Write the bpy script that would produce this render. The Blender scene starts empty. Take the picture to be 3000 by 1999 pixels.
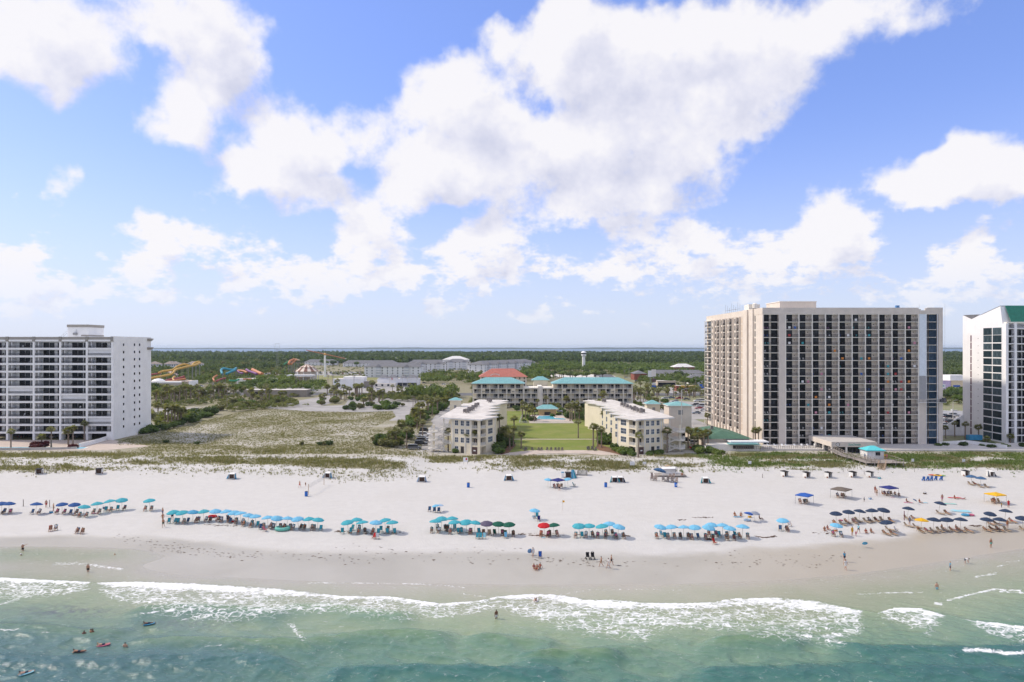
# ---- helpers, camera, sky, sun, exposure
import bpy,bmesh,math,random
import numpy as np
from mathutils import Vector,Matrix
S=bpy.context.scene
COL=S.collection
H=37.5
F=2000.0
HY=1017.0
cam=bpy.data.cameras.new("camera")
cam.sensor_width=36.0
cam.lens=24.0
cam.shift_y=(HY-999.5)/3000.0
cam.clip_start=1.0
cam.clip_end=60000.0
cam_o=bpy.data.objects.new("camera",cam)
cam_o.location=(0,0,H)
cam_o.rotation_euler=(math.pi/2,0,0)
COL.objects.link(cam_o)
S.camera=cam_o
SUN_EL=math.radians(44)
SUN_AZ=(-0.965,0.262)
SV=Vector((SUN_AZ[0]*math.cos(SUN_EL),SUN_AZ[1]*math.cos(SUN_EL),math.sin(SUN_EL))).normalized()
sl=bpy.data.lights.new("sun",'SUN')
sl.energy=2.3
sl.angle=math.radians(3.5)
sl.color=(1.0,0.90,0.76)
so=bpy.data.objects.new("sun",sl)
so.rotation_euler=(-SV).to_track_quat('-Z','Y').to_euler()
so.location=(0,0,400)
COL.objects.link(so)
S.view_settings.view_transform='Standard'
S.view_settings.look='None'
S.view_settings.gamma=1.0
S.view_settings.exposure=0.62
S.view_settings.use_curve_mapping=False
S.cycles.max_bounces=6
S.cycles.diffuse_bounces=2
S.cycles.glossy_bounces=2
S.cycles.transmission_bounces=3
S.cycles.transparent_max_bounces=8
S.cycles.volume_bounces=0
S.cycles.caustics_reflective=False
S.cycles.caustics_refractive=False
S.cycles.use_denoising=True
S.cycles.use_adaptive_sampling=True
S.cycles.adaptive_threshold=0.02
S.cycles.sample_clamp_indirect=4.0
class NG:
 def __init__(s,tree):
  s.t=tree;s.n=tree.nodes;s.l=tree.links
 def node(s,typ,**kw):
  n=s.n.new(typ)
  for k,v in kw.items():
   setattr(n,k,v)
  return n
 def put(s,sock,v):
  if isinstance(v,bpy.types.NodeSocket):
   s.l.new(v,sock)
  elif v is not None:
   if hasattr(sock,'default_value'):
    try:
     sock.default_value=v
    except Exception:
     sock.default_value=(*v,1.0)
 def math(s,op,a,b=None,c=None,clamp=False):
  n=s.node('ShaderNodeMath',operation=op,use_clamp=clamp)
  s.put(n.inputs[0],a)
  if b is not None:s.put(n.inputs[1],b)
  if c is not None:s.put(n.inputs[2],c)
  return n.outputs[0]
 def vmath(s,op,a,b=None,out=0):
  n=s.node('ShaderNodeVectorMath',operation=op)
  s.put(n.inputs[0],a)
  if b is not None:s.put(n.inputs[1],b)
  return n.outputs[out]
 def noise(s,vec,scale,detail=4,rough=.55,dist=0.0,typ=None,lac=2.0):
  n=s.node('ShaderNodeTexNoise')
  if typ:n.noise_type=typ
  s.put(n.inputs['Vector'],vec)
  n.inputs['Scale'].default_value=scale
  n.inputs['Detail'].default_value=detail
  n.inputs['Roughness'].default_value=rough
  n.inputs['Lacunarity'].default_value=lac
  n.inputs['Distortion'].default_value=dist
  return n.outputs['Fac']
 def smooth(s,v,a,b,lo=0.0,hi=1.0,interp='SMOOTHSTEP'):
  n=s.node('ShaderNodeMapRange',interpolation_type=interp)
  s.put(n.inputs[0],v)
  for i,q in enumerate((a,b,lo,hi)):
   s.put(n.inputs[i+1],q)
  return n.outputs[0]
 def mix(s,f,a,b,blend='MIX'):
  n=s.node('ShaderNodeMix',data_type='RGBA',blend_type=blend)
  s.put(n.inputs[0],f)
  s.put(n.inputs[6],a if isinstance(a,bpy.types.NodeSocket)else(*a[:3],1))
  s.put(n.inputs[7],b if isinstance(b,bpy.types.NodeSocket)else(*b[:3],1))
  return n.outputs[2]
 def ramp(s,f,stops):
  n=s.node('ShaderNodeValToRGB')
  s.put(n.inputs[0],f)
  e=n.color_ramp.elements
  while len(e)<len(stops):e.new(0.5)
  for el,(p,c)in zip(e,stops):
   el.position=p;el.color=(*c,1)if len(c)==3 else c
  return n.outputs[0]
 def mapping(s,vec,scale=(1,1,1),loc=(0,0,0),rot=(0,0,0)):
  n=s.node('ShaderNodeMapping')
  s.put(n.inputs[0],vec)
  n.inputs['Scale'].default_value=scale
  n.inputs['Location'].default_value=loc
  n.inputs['Rotation'].default_value=rot
  return n.outputs[0]
 def xyz(s,v):
  n=s.node('ShaderNodeSeparateXYZ');s.put(n.inputs[0],v)
  return n.outputs
 def attr(s,name):
  return s.node('ShaderNodeAttribute',attribute_name=name)
def sky_dir(px,py):
 return Vector(((px-1500)/F,1.0,(HY-py)/F)).normalized()
def build_world():
 w=bpy.data.worlds.new("World");S.world=w;w.use_nodes=True
 g=NG(w.node_tree);g.n.clear()
 out=g.node('ShaderNodeOutputWorld');bg=g.node('ShaderNodeBackground')
 g.l.new(bg.outputs[0],out.inputs[0])
 sky=g.node('ShaderNodeTexSky',sky_type='NISHITA')
 sky.sun_disc=False
 sky.sun_elevation=SUN_EL
 sky.sun_rotation=math.atan2(SUN_AZ[0],SUN_AZ[1])
 sky.altitude=0;sky.air_density=1.0;sky.dust_density=0.7;sky.ozone_density=2.0
 d=g.node('ShaderNodeTexCoord').outputs['Generated']
 lobes=[(90,90,330,150,1.0),(200,200,220,90,.95),(60,215,200,60,.9),(330,230,150,60,.75),(360,120,60,120,.35),(560,60,150,120,1.05),(650,170,130,130,1.0),(560,260,120,100,.95),(560,350,110,90,1.0),(470,390,100,40,.8),(720,280,60,60,.5),(830,350,90,60,.8),(860,430,160,120,1.0),(1000,410,110,90,.95),(740,520,120,70,.95),(620,580,70,40,.8),(900,540,130,70,.8),(930,620,110,50,.8),(1100,610,110,70,.8),(1120,700,120,80,.85),(1010,660,80,50,.7),(1660,70,110,130,1.05),(1500,120,90,70,1.0),(1580,170,130,90,1.0),(1340,230,130,80,.95),(1250,330,120,100,.95),(1370,330,160,110,1.05),(1330,480,190,100,1.05),(1210,540,110,60,.85),(1800,200,250,150,1.1),(1980,90,240,110,1.05),(2200,100,260,120,1.0),(2420,60,220,100,.95),(2620,10,220,70,.85),(2150,230,250,110,1.0),(2330,200,130,80,.8),(2020,350,220,110,1.0),(2230,330,140,70,.85),(1750,400,220,130,1.05),(1560,440,180,110,1.0),(1950,470,190,90,.95),(1700,540,200,80,.95),(1830,600,200,80,.95),(2060,560,100,60,.7),(1620,620,110,60,.8),(1520,560,90,40,.7),(2420,660,120,90,1.05),(2500,690,90,70,.95),(2310,720,130,80,.85),(2190,770,110,70,.85),(2410,760,160,50,.85),(2400,500,60,70,.45),(1860,770,130,60,.95),(1960,740,120,70,.9),(2050,700,90,70,.85),(1760,800,90,50,.8),(2080,800,130,50,.8),(2700,520,140,60,.9),(2860,470,130,70,.95),(2960,520,140,80,.95),(2800,570,170,50,.85),(2740,430,60,40,.35),(2980,370,60,50,.55),(2830,760,90,60,.95),(2760,790,70,50,.8),(2960,790,100,70,.85),(2960,660,60,60,.55),(2700,720,100,40,.45),(2680,880,100,50,.9),(2560,830,150,40,.75),(2840,850,160,40,.75),(420,690,80,60,.95),(520,700,80,60,.95),(450,760,150,60,.9),(580,760,70,40,.75),(190,540,50,60,.7),(230,620,60,80,.6),(190,690,50,50,.45),(20,600,70,40,.5),(40,750,90,50,.95),(20,810,110,40,.9),(720,720,90,60,.85),(800,730,70,40,.75),(700,790,130,50,.85),(830,810,100,50,.85),(960,770,110,50,.8),(1060,790,130,70,.9),(1180,790,80,60,.8),(930,840,120,30,.75),(1340,740,80,50,.95),(1430,640,60,60,.8),(1400,700,120,60,.9),(1500,680,90,60,.85),(1430,800,140,60,.85),(1580,770,120,70,.8),(1300,800,70,40,.7),(1690,910,60,30,.95),(1560,925,50,26,.85),(1390,900,50,22,.8),(1260,895,50,24,.8),(940,910,50,20,.7),(300,840,240,36,.85),(90,880,220,36,.8),(480,880,200,30,.75),(700,880,150,26,.7),(1150,850,180,30,.75),(2240,850,200,40,.8),(2010,860,150,36,.75),(1880,920,90,20,.6),(2120,910,60,24,.7),]
 NA,NE,EL1=32,32,.62
 AZ1=.72
 azs=np.linspace(-AZ1,AZ1,NA);els=np.linspace(0.0,EL1,NE)
 A,E=np.meshgrid(azs,els,indexing='ij')
 tpx=1500+F*np.tan(A);tpy=HY-F*np.tan(E)/np.cos(A)
 T=np.zeros_like(A)
 for(px,py,rx,ry,k)in lobes:
  r=np.sqrt(((tpx-px)/rx)**2+((tpy-py)/ry)**2)
  b=k*np.clip(1.30-.70*r,0,1)
  T=np.maximum(T,b)+.05*np.minimum(T,b)*(b>0)
 T=np.minimum(T,1.15)-.07*np.clip((tpy-560)/200,0,1)*(tpy<930)
 T=np.where(tpy<-60,T*.0+.74,T)  # extra cloud cover above the view, added for whiter, stronger fill light
 U,SG,VT=np.linalg.svd(T,full_matrices=False)
 RK=12
 def curve_node(q,fac,tab):
  lo,hi=float(tab.min()),float(tab.max())
  n=q.node('ShaderNodeValToRGB');q.put(n.inputs[0],fac)
  cr=n.color_ramp;cr.interpolation='CARDINAL'
  m=len(tab)
  while len(cr.elements)<m:cr.elements.new(.5)
  for i in range(m):cr.elements[i].position=i/(m-1)
  for i in range(m):
   c=(tab[i]-lo)/(hi-lo)
   cr.elements[i].color=(float(c[0]),float(c[1]),float(c[2]),1)
  ma=q.node('ShaderNodeVectorMath',operation='MULTIPLY_ADD')
  q.put(ma.inputs[0],n.outputs[0]);ma.inputs[1].default_value=(hi-lo,)*3;ma.inputs[2].default_value=(lo,)*3
  return ma.outputs[0]
 gr=bpy.data.node_groups.new("cloud_density",'ShaderNodeTree')
 gr.interface.new_socket("Vector",in_out='INPUT',socket_type='NodeSocketVector')
 gr.interface.new_socket("Density",in_out='OUTPUT',socket_type='NodeSocketFloat')
 q=NG(gr)
 gi=q.node('NodeGroupInput');go=q.node('NodeGroupOutput')
 v0=gi.outputs[0]
 wn=q.node('ShaderNodeTexNoise');q.put(wn.inputs['Vector'],v0)
 wn.inputs['Scale'].default_value=11;wn.inputs['Detail'].default_value=3;wn.inputs['Roughness'].default_value=.6
 ws=q.node('ShaderNodeVectorMath',operation='MULTIPLY_ADD');q.put(ws.inputs[0],wn.outputs['Color'])
 ws.inputs[1].default_value=(.085,)*3;q.put(ws.inputs[2],q.vmath('ADD',v0,(-.0425,)*3))
 z=q.xyz(ws.outputs[0])
 az=q.math('ARCTAN2',z[0],z[1])
 fa=q.math('DIVIDE',q.math('PINGPONG',q.math('ADD',az,AZ1),2*AZ1),2*AZ1)
 fe=q.math('DIVIDE',q.math('ARCSINE',z[2]),EL1,clamp=True)
 acc=None
 for k in range(0,RK,3):
  a_=curve_node(q,fa,U[:,k:k+3]*SG[k:k+3])
  e_=curve_node(q,fe,VT[k:k+3,:].T)
  dt=q.vmath('DOT_PRODUCT',a_,e_,out=1)
  acc=dt if acc is None else q.math('ADD',acc,dt)
 fine=q.noise(v0,17.0,9,.63)
 bil=q.math('MULTIPLY',q.math('SUBTRACT',fine,.5),1.1)
 low=q.smooth(q.xyz(v0)[2],.26,.06)
 puff=q.noise(q.mapping(v0,(1,1,2.1)),34.0,6,.62)
 bil=q.math('ADD',bil,q.math('MULTIPLY',low,q.math('MULTIPLY',q.math('SUBTRACT',puff,.53),1.5)))
 q.l.new(q.math('ADD',acc,bil),go.inputs[0])
 def dens_at(vec):
  n=g.node('ShaderNodeGroup');n.node_tree=gr
  g.put(n.inputs[0],vec);return n.outputs[0]
 D0=dens_at(d)
 D1=dens_at(g.vmath('NORMALIZE',g.vmath('ADD',d,(-.03,.0,.05))))
 zz=g.xyz(d)[2]
 soft=g.smooth(zz,.05,.45,.30,.48)
 cover=g.smooth(D0,.44,g.math('ADD',.44,soft))
 shade=g.math('SUBTRACT',g.math('ADD',.86,g.math('MULTIPLY',g.math('SUBTRACT',D0,D1),.55)),g.math('MULTIPLY',g.smooth(D1,.55,1.45),.52))
 shade=g.math('ADD',shade,g.math('MULTIPLY',g.math('SUBTRACT',g.noise(d,15,7,.6),.54),.75))
 ccol=g.ramp(shade,[(0.12,(3.75,3.85,4.65)),(.5,(4.65,4.65,5.2)),(.85,(5.45,5.35,5.5))])
 veil=g.smooth(zz,.40,-.02)
 skyc=g.mix(g.math('MULTIPLY',g.math('POWER',veil,1.8),.80),g.mix(.35,g.mix(1.0,sky.outputs[0],(.93,.91,1.28),'MULTIPLY'),(1.4,2.35,5.2)),(4.1,4.5,5.2))
 dist=g.smooth(zz,.01,.12,.35,1.0)
 col=g.mix(g.math('MULTIPLY',cover,g.math('MULTIPLY',dist,.97)),skyc,ccol)
 g.l.new(col,bg.inputs[0])
 bg.inputs[1].default_value=0.115
 w.cycles.sampling_method='MANUAL'
 w.cycles.sample_map_resolution=512
build_world()
# ---- ground and sea
def hash2(ix,iy,seed):
 h=(ix.astype(np.int64)*374761393+iy.astype(np.int64)*668265263+seed*1442695041)&0xffffffff
 h=((h^(h>>13))*1274126177)&0xffffffff
 return((h^(h>>16))&0xffff)/65535.0
def vnoise(x,y,seed=0):
 x=np.asarray(x,float);y=np.asarray(y,float)
 ix=np.floor(x);iy=np.floor(y);fx=x-ix;fy=y-iy
 fx=fx*fx*(3-2*fx);fy=fy*fy*(3-2*fy)
 a=hash2(ix,iy,seed);b=hash2(ix+1,iy,seed);c=hash2(ix,iy+1,seed);d=hash2(ix+1,iy+1,seed)
 return(a+(b-a)*fx)*(1-fy)+(c+(d-c)*fx)*fy
def fbm(x,y,octaves=4,seed=0):
 s=0;a=.5;t=0
 for o in range(octaves):
  s=s+a*vnoise(np.asarray(x)*2**o+17.3*o,np.asarray(y)*2**o-9.1*o,seed+o);t+=a;a*=.5
 return s/t
def sstep(v,a,b):
 t=np.clip((np.asarray(v,float)-a)/(b-a),0,1)
 return t*t*(3-2*t)
SHORE_PX=np.array([(-900,1660),(-300,1655),(0,1652),(300,1655),(520,1690),(1000,1712),(1500,1718),(2000,1716),(2300,1704),(2500,1688),(2700,1660),(2850,1636),(3000,1612),(3400,1585),(4200,1560)],float)
SHORE_W=[(((p[0]-1500)/F)*(F*H/(p[1]-HY)),F*H/(p[1]-HY))for p in SHORE_PX]
SX=np.array([p[0]for p in SHORE_W]);SY=np.array([p[1]for p in SHORE_W])
def shore_y(x):
 return np.interp(x,SX,SY)
def to_px(x,y,z):
 return 1500+F*x/y,HY+F*(H-z)/y
def gz(x,y):
 x=np.asarray(x,float);y=np.asarray(y,float)
 t=y-shore_y(x)
 z=np.where(t<0,np.maximum(t*.055,-3.5-.0*t),0)
 z=np.where((t>=0),np.interp(t,[0,8,22,34,60,80,95,110],[0,.22,.85,1.35,1.75,2.05,2.5,2.5]),z)
 wx,wy=-90.0,123.5
 e=((x-wx)/26)**2+((y-wy)/5.2)**2
 z=z-.75*np.exp(-e*1.1)*(t>-8)
 z=z+.10*(fbm(x/9,y/6,3,5)-.5)*sstep(t,12,26)*(1-sstep(y,205,226))
 dune=sstep(y,182,196)*(1-sstep(y,210,224))
 left=sstep(-x,22,34)
 right=sstep(x,58,70)
 mid=(1-left)*(1-right)*sstep(x,-16,-4)
 amp=.25+1.7*left+1.5*right+.9*mid
 z=z+dune*amp*(.25+.9*fbm(x/16,y/9,4,21))*.8
 z=z+dune*.5*(fbm(x/3.5,y/2.6,3,33)-.5)*(left+right+mid)
 lot=sstep(y,214,226)*(1-sstep(y,300,330))*sstep(-x,34,44)*(1-sstep(-x,92,104))
 z=z+lot*(.9*fbm(x/22,y/24,3,41)+.35*(fbm(x/3,y/3,3,43)-.5))*1.2
 return z
def gz1(x,y):
 return float(gz(np.array([x]),np.array([y]))[0])
def at(px,py,up=0.0):
 z=2.0
 for _ in range(7):
  y=F*(H-z-up)/max(py-HY,.5)
  x=(px-1500)/F*y
  z=gz1(x,y)
 return x,y,z
def flat(px,py,z=2.5):
 y=F*(H-z)/(py-HY)
 return(px-1500)/F*y,y
MATS={}
def mat(name,col=(.5,.5,.5),rough=.7,var=.12,scale=1.2,bump=0.0,bscale=8.0,metal=0.0,spec=.4,streak=0.0,col2=None,stretch=(1,1,1),subs=0):
 if name in MATS:return MATS[name]
 m=bpy.data.materials.new(name);m.use_nodes=True
 g=NG(m.node_tree);b=g.n['Principled BSDF']
 co=g.node('ShaderNodeTexCoord').outputs['Object']
 if stretch!=(1,1,1):co=g.mapping(co,stretch)
 n=g.noise(co,scale,5,.6)
 lo=tuple(max(0,c*(1-var))for c in col);hi=tuple(min(1,c*(1+var))for c in(col2 or col))
 c=g.mix(g.smooth(n,.3,.7),lo,hi)
 if streak:
  sn=g.noise(g.mapping(co,(1.3,1.3,.06)),1.6,4,.6)
  c=g.mix(g.math('MULTIPLY',g.smooth(sn,.5,.75),streak),c,tuple(x*.55 for x in col))
 g.put(b.inputs['Base Color'],c)
 b.inputs['Roughness'].default_value=rough
 b.inputs['Metallic'].default_value=metal
 b.inputs['Specular IOR Level'].default_value=spec
 if bump:
  bn=g.node('ShaderNodeBump');bn.inputs['Strength'].default_value=bump;bn.inputs['Distance'].default_value=.1
  g.put(bn.inputs['Height'],g.noise(co,bscale,4,.6));g.l.new(bn.outputs[0],b.inputs['Normal'])
 MATS[name]=m
 return m
def leafmat(name,col,col2,rough=.55,scale=.35):
 if name in MATS:return MATS[name]
 m=bpy.data.materials.new(name);m.use_nodes=True
 g=NG(m.node_tree);b=g.n['Principled BSDF']
 co=g.node('ShaderNodeTexCoord').outputs['Object']
 oi=g.node('ShaderNodeObjectInfo').outputs['Random']
 n=g.noise(co,scale,3,.6)
 f=g.math('ADD',g.math('MULTIPLY',g.smooth(n,.3,.7),.7),g.math('MULTIPLY',oi,.35),clamp=True)
 c=g.mix(f,col,col2)
 g.put(b.inputs['Base Color'],c)
 b.inputs['Roughness'].default_value=rough
 b.inputs['Specular IOR Level'].default_value=.3
 tr=g.node('ShaderNodeBsdfTranslucent');g.put(tr.inputs[0],g.mix(1.0,c,(1.3,1.35,.6),'MULTIPLY'))
 ms=g.node('ShaderNodeMixShader');ms.inputs[0].default_value=.38
 g.l.new(b.outputs[0],ms.inputs[1]);g.l.new(tr.outputs[0],ms.inputs[2])
 g.l.new(ms.outputs[0],g.n['Material Output'].inputs[0])
 MATS[name]=m
 return m
def add(name,data,parent=None,loc=(0,0,0),rz=0.0,scale=None,rot=None):
 o=bpy.data.objects.new(name,data)
 COL.objects.link(o)
 o.location=loc
 if rot:o.rotation_euler=rot
 elif rz:o.rotation_euler=(0,0,rz)
 if scale is not None:o.scale=scale if hasattr(scale,'__len__')else(scale,)*3
 if parent:o.parent=parent
 return o
def tag(o,label=None,cat=None,group=None,kind=None):
 if label:o['label']=label
 if cat:o['category']=cat
 if group:o['group']=group
 if kind:o['kind']=kind
 return o
def empty(name,loc=(0,0,0),rz=0.0,scale=None):
 o=add(name,None,None,loc,rz,scale)
 o.empty_display_size=.5
 return o
class MB:
 def __init__(s):
  s.v=[];s.f=[];s.m=[];s.smooth=False
 def quad(s,a,b,c,d,mi=0):
  i=len(s.v);s.v+=[a,b,c,d];s.f.append((i,i+1,i+2,i+3));s.m.append(mi);return s
 def poly(s,pts,mi=0):
  i=len(s.v);s.v+=list(pts);s.f.append(tuple(range(i,i+len(pts))));s.m.append(mi);return s
 def box(s,x0,x1,y0,y1,z0,z1,mi=0):
  i=len(s.v)
  s.v+=[(x0,y0,z0),(x1,y0,z0),(x1,y1,z0),(x0,y1,z0),(x0,y0,z1),(x1,y0,z1),(x1,y1,z1),(x0,y1,z1)]
  for q in((0,3,2,1),(4,5,6,7),(0,1,5,4),(1,2,6,5),(2,3,7,6),(3,0,4,7)):
   s.f.append(tuple(i+k for k in q));s.m.append(mi)
  return s
 def obox(s,c,ax,ay,az,mi=0):
  c=Vector(c);ax=Vector(ax);ay=Vector(ay);az=Vector(az);i=len(s.v)
  for k in(-1,1):
   for(p,q)in((-1,-1),(1,-1),(1,1),(-1,1)):
    s.v.append(tuple(c+ax*p+ay*q+az*k))
  for q in((0,3,2,1),(4,5,6,7),(0,1,5,4),(1,2,6,5),(2,3,7,6),(3,0,4,7)):
   s.f.append(tuple(i+k for k in q));s.m.append(mi)
  return s
 def bar(s,a,b,r=.05,n=5,mi=0,r2=None):
  a=Vector(a);b=Vector(b);d=(b-a)
  if d.length<1e-6:return s
  d.normalize()
  u=d.cross(Vector((0,0,1)));
  u=u.normalized()if u.length>1e-3 else Vector((1,0,0))
  w=d.cross(u);i=len(s.v);r2=r if r2 is None else r2
  for k in range(n):
   t=2*math.pi*k/n;e=u*math.cos(t)+w*math.sin(t)
   s.v.append(tuple(a+e*r));s.v.append(tuple(b+e*r2))
  for k in range(n):
   j=(k+1)%n
   s.f.append((i+2*k,i+2*j,i+2*j+1,i+2*k+1));s.m.append(mi)
  s.f.append(tuple(i+2*k for k in range(n)));s.m.append(mi)
  s.f.append(tuple(i+2*k+1 for k in reversed(range(n))));s.m.append(mi)
  return s
 def tube(s,pts,rs,n=6,mi=0,cap=True):
  P=[Vector(p)for p in pts];i0=len(s.v)
  for k,p in enumerate(P):
   d=(P[min(k+1,len(P)-1)]-P[max(k-1,0)]).normalized()
   u=d.cross(Vector((0,1,0.01)));u=u.normalized()if u.length>1e-3 else Vector((1,0,0));w=d.cross(u)
   r=rs[k]if hasattr(rs,'__len__')else rs
   for j in range(n):
    t=2*math.pi*j/n
    s.v.append(tuple(p+(u*math.cos(t)+w*math.sin(t))*r))
  for k in range(len(P)-1):
   for j in range(n):
    a=i0+k*n+j;b=i0+k*n+(j+1)%n
    s.f.append((a,b,b+n,a+n));s.m.append(mi)
  if cap:
   s.f.append(tuple(i0+j for j in reversed(range(n))));s.m.append(mi)
   e=i0+(len(P)-1)*n
   s.f.append(tuple(e+j for j in range(n)));s.m.append(mi)
  return s
 def lathe(s,prof,n=12,c=(0,0,0),mi=0,sx=1,sy=1):
  i=len(s.v)
  for(r,z)in prof:
   for k in range(n):
    t=2*math.pi*k/n
    s.v.append((c[0]+r*math.cos(t)*sx,c[1]+r*math.sin(t)*sy,c[2]+z))
  for a in range(len(prof)-1):
   for k in range(n):
    j=(k+1)%n
    s.f.append((i+a*n+k,i+a*n+j,i+(a+1)*n+j,i+(a+1)*n+k));s.m.append(mi)
  s.f.append(tuple(i+k for k in reversed(range(n))));s.m.append(mi)
  e=i+(len(prof)-1)*n
  s.f.append(tuple(e+k for k in range(n)));s.m.append(mi)
  return s
 def prism(s,pts,z0,z1,mi=0,top=True,bottom=True,mtop=None):
  n=len(pts);i=len(s.v)
  ar=sum(pts[k][0]*pts[(k+1)%n][1]-pts[(k+1)%n][0]*pts[k][1]for k in range(n))
  if ar<0:pts=pts[::-1]
  s.v+=[(p[0],p[1],z0)for p in pts]+[(p[0],p[1],z1)for p in pts]
  for k in range(n):
   j=(k+1)%n;s.f.append((i+k,i+j,i+n+j,i+n+k));s.m.append(mi)
  if top:s.f.append(tuple(i+n+k for k in range(n)));s.m.append(mi if mtop is None else mtop)
  if bottom:s.f.append(tuple(i+k for k in reversed(range(n))));s.m.append(mi)
  return s
 def hip(s,x0,x1,y0,y1,z0,z1,ridge,mi=0,axis='x',over=0.0):
  x0-=over;x1+=over;y0-=over;y1+=over
  if axis=='x':
   ym=(y0+y1)/2;a=(x0+ridge,ym,z1);b=(x1-ridge,ym,z1)
   A,B,C,D=(x0,y0,z0),(x1,y0,z0),(x1,y1,z0),(x0,y1,z0)
   s.poly([A,B,b,a],mi);s.poly([B,C,b],mi);s.poly([C,D,a,b],mi);s.poly([D,A,a],mi)
  else:
   xm=(x0+x1)/2;a=(xm,y0+ridge,z1);b=(xm,y1-ridge,z1)
   A,B,C,D=(x0,y0,z0),(x1,y0,z0),(x1,y1,z0),(x0,y1,z0)
   s.poly([A,B,a],mi);s.poly([B,C,b,a],mi);s.poly([C,D,b],mi);s.poly([D,A,a,b],mi)
  s.poly([D,C,B,A],mi)
  return s
 def mesh(s,name,mats):
  me=bpy.data.meshes.new(name)
  me.from_pydata(s.v,[],s.f)
  if not isinstance(mats,(list,tuple)):mats=[mats]
  for m in mats:me.materials.append(m)
  if len(mats)>1:me.polygons.foreach_set('material_index',s.m)
  if s.smooth:me.polygons.foreach_set('use_smooth',[True]*len(s.f))
  me.update()
  return me
 def build(s,name,mats,parent=None,loc=(0,0,0),rz=0.0,**kw):
  return add(name,s.mesh(name,mats),parent,loc,rz,**kw)
def grid_mesh(name,xs,ys,zf):
 X,Y=np.meshgrid(xs,ys)
 Z=zf(X,Y)
 nx,ny=len(xs),len(ys)
 co=np.stack([X,Y,Z],-1).reshape(-1,3).astype(np.float32)
 i=np.arange(nx*ny).reshape(ny,nx)
 q=np.stack([i[:-1,:-1],i[:-1,1:],i[1:,1:],i[1:,:-1]],-1).reshape(-1,4)
 me=bpy.data.meshes.new(name)
 me.vertices.add(len(co));me.vertices.foreach_set('co',co.ravel())
 me.loops.add(q.size);me.loops.foreach_set('vertex_index',q.ravel().astype(np.int32))
 me.polygons.add(len(q));me.polygons.foreach_set('loop_start',np.arange(0,q.size,4,dtype=np.int32))
 me.polygons.foreach_set('use_smooth',np.ones(len(q),bool))
 me.update();me.validate()
 return me,X.ravel(),Y.ravel(),Z.ravel()
def set_attr(me,name,vals):
 a=me.attributes.new(name,'FLOAT','POINT')
 a.data.foreach_set('value',np.asarray(vals,np.float32).ravel())
def tri_mesh(name,V,T,mats):
 V=np.asarray(V,np.float32);T=np.asarray(T,np.int32)
 me=bpy.data.meshes.new(name)
 me.vertices.add(len(V));me.vertices.foreach_set('co',V.ravel())
 me.loops.add(T.size);me.loops.foreach_set('vertex_index',T.ravel())
 me.polygons.add(len(T));me.polygons.foreach_set('loop_start',np.arange(0,T.size,3,dtype=np.int32))
 me.update()
 for m in(mats if isinstance(mats,(list,tuple))else[mats]):me.materials.append(m)
 return me
VEG=[(60,1332,330,9,1.0),(330,1338,60,12,.8),(150,1352,180,7,.30),(380,1350,130,6,.35),(60,1374,110,11,1.0),(190,1378,60,7,.6),(240,1373,70,7,.9),(330,1376,70,6,.5),(360,1290,130,14,.9),(450,1300,90,18,.8),(620,1312,120,9,.7),(760,1316,180,9,1.0),(900,1312,170,9,1.0),(1060,1314,140,10,.95),(560,1306,130,9,.85),(480,1318,90,6,.7),(540,1344,150,6,.8),(650,1350,130,9,1.0),(800,1352,150,12,1.0),(950,1354,150,14,1.0),(1080,1356,90,14,1.0),(1150,1366,80,14,.9),(1110,1385,70,10,.55),(1200,1358,50,10,.6),(420,1352,90,8,.75),(1190,1330,70,10,.5),(480,1376,60,9,.5),(620,1378,110,8,.38),(800,1384,160,9,.36),(950,1384,120,10,.40),(1050,1390,110,12,.42),(1210,1380,60,14,.40),(1330,1348,60,6,.9),(1400,1340,70,6,.9),(1420,1362,30,5,.7),(1300,1344,50,9,.9),(1500,1352,50,7,.8),(1590,1346,110,9,1.0),(1580,1362,90,10,1.0),(1700,1334,130,5,.8),(1750,1358,100,12,1.0),(1830,1364,70,10,1.0),(1500,1370,70,6,.5),(1700,1373,160,6,.75),(1900,1356,60,6,.7),(1480,1376,60,6,.4),(1840,1378,40,8,.5),(1980,1338,60,6,.9),(2060,1340,90,9,.9),(2000,1362,70,7,.8),(2130,1352,110,9,.9),(2080,1378,90,7,.45),(2250,1336,140,12,1.1),(2250,1358,160,9,1.0),(2400,1338,90,11,1.0),(2420,1362,110,8,.9),(2350,1374,80,4,.7),(2520,1350,100,9,.8),(2700,1342,170,13,1.05),(2680,1360,130,8,.95),(2850,1330,190,10,1.05),(2900,1356,170,11,1.0),(2800,1366,160,5,.8),(2970,1368,60,6,.9),(3150,1350,200,22,1.0),(-150,1350,200,26,.8),]
BARE=[(200,1343,200,5,.5),(600,1334,120,6,.9),(820,1332,130,4,.55),(1040,1330,110,5,.8),(470,1336,80,5,.5),(1130,1341,70,5,.8),(1250,1365,32,40,.9),(1640,1350,55,9,.8),(1690,1368,40,4,.5),(2300,1326,30,5,.8),(2350,1366,40,4,.6),(2860,1343,50,5,.8),(2640,1350,30,3,.5),(1345,1366,60,7,1.0),(2020,1351,70,5,.7)]
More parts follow.
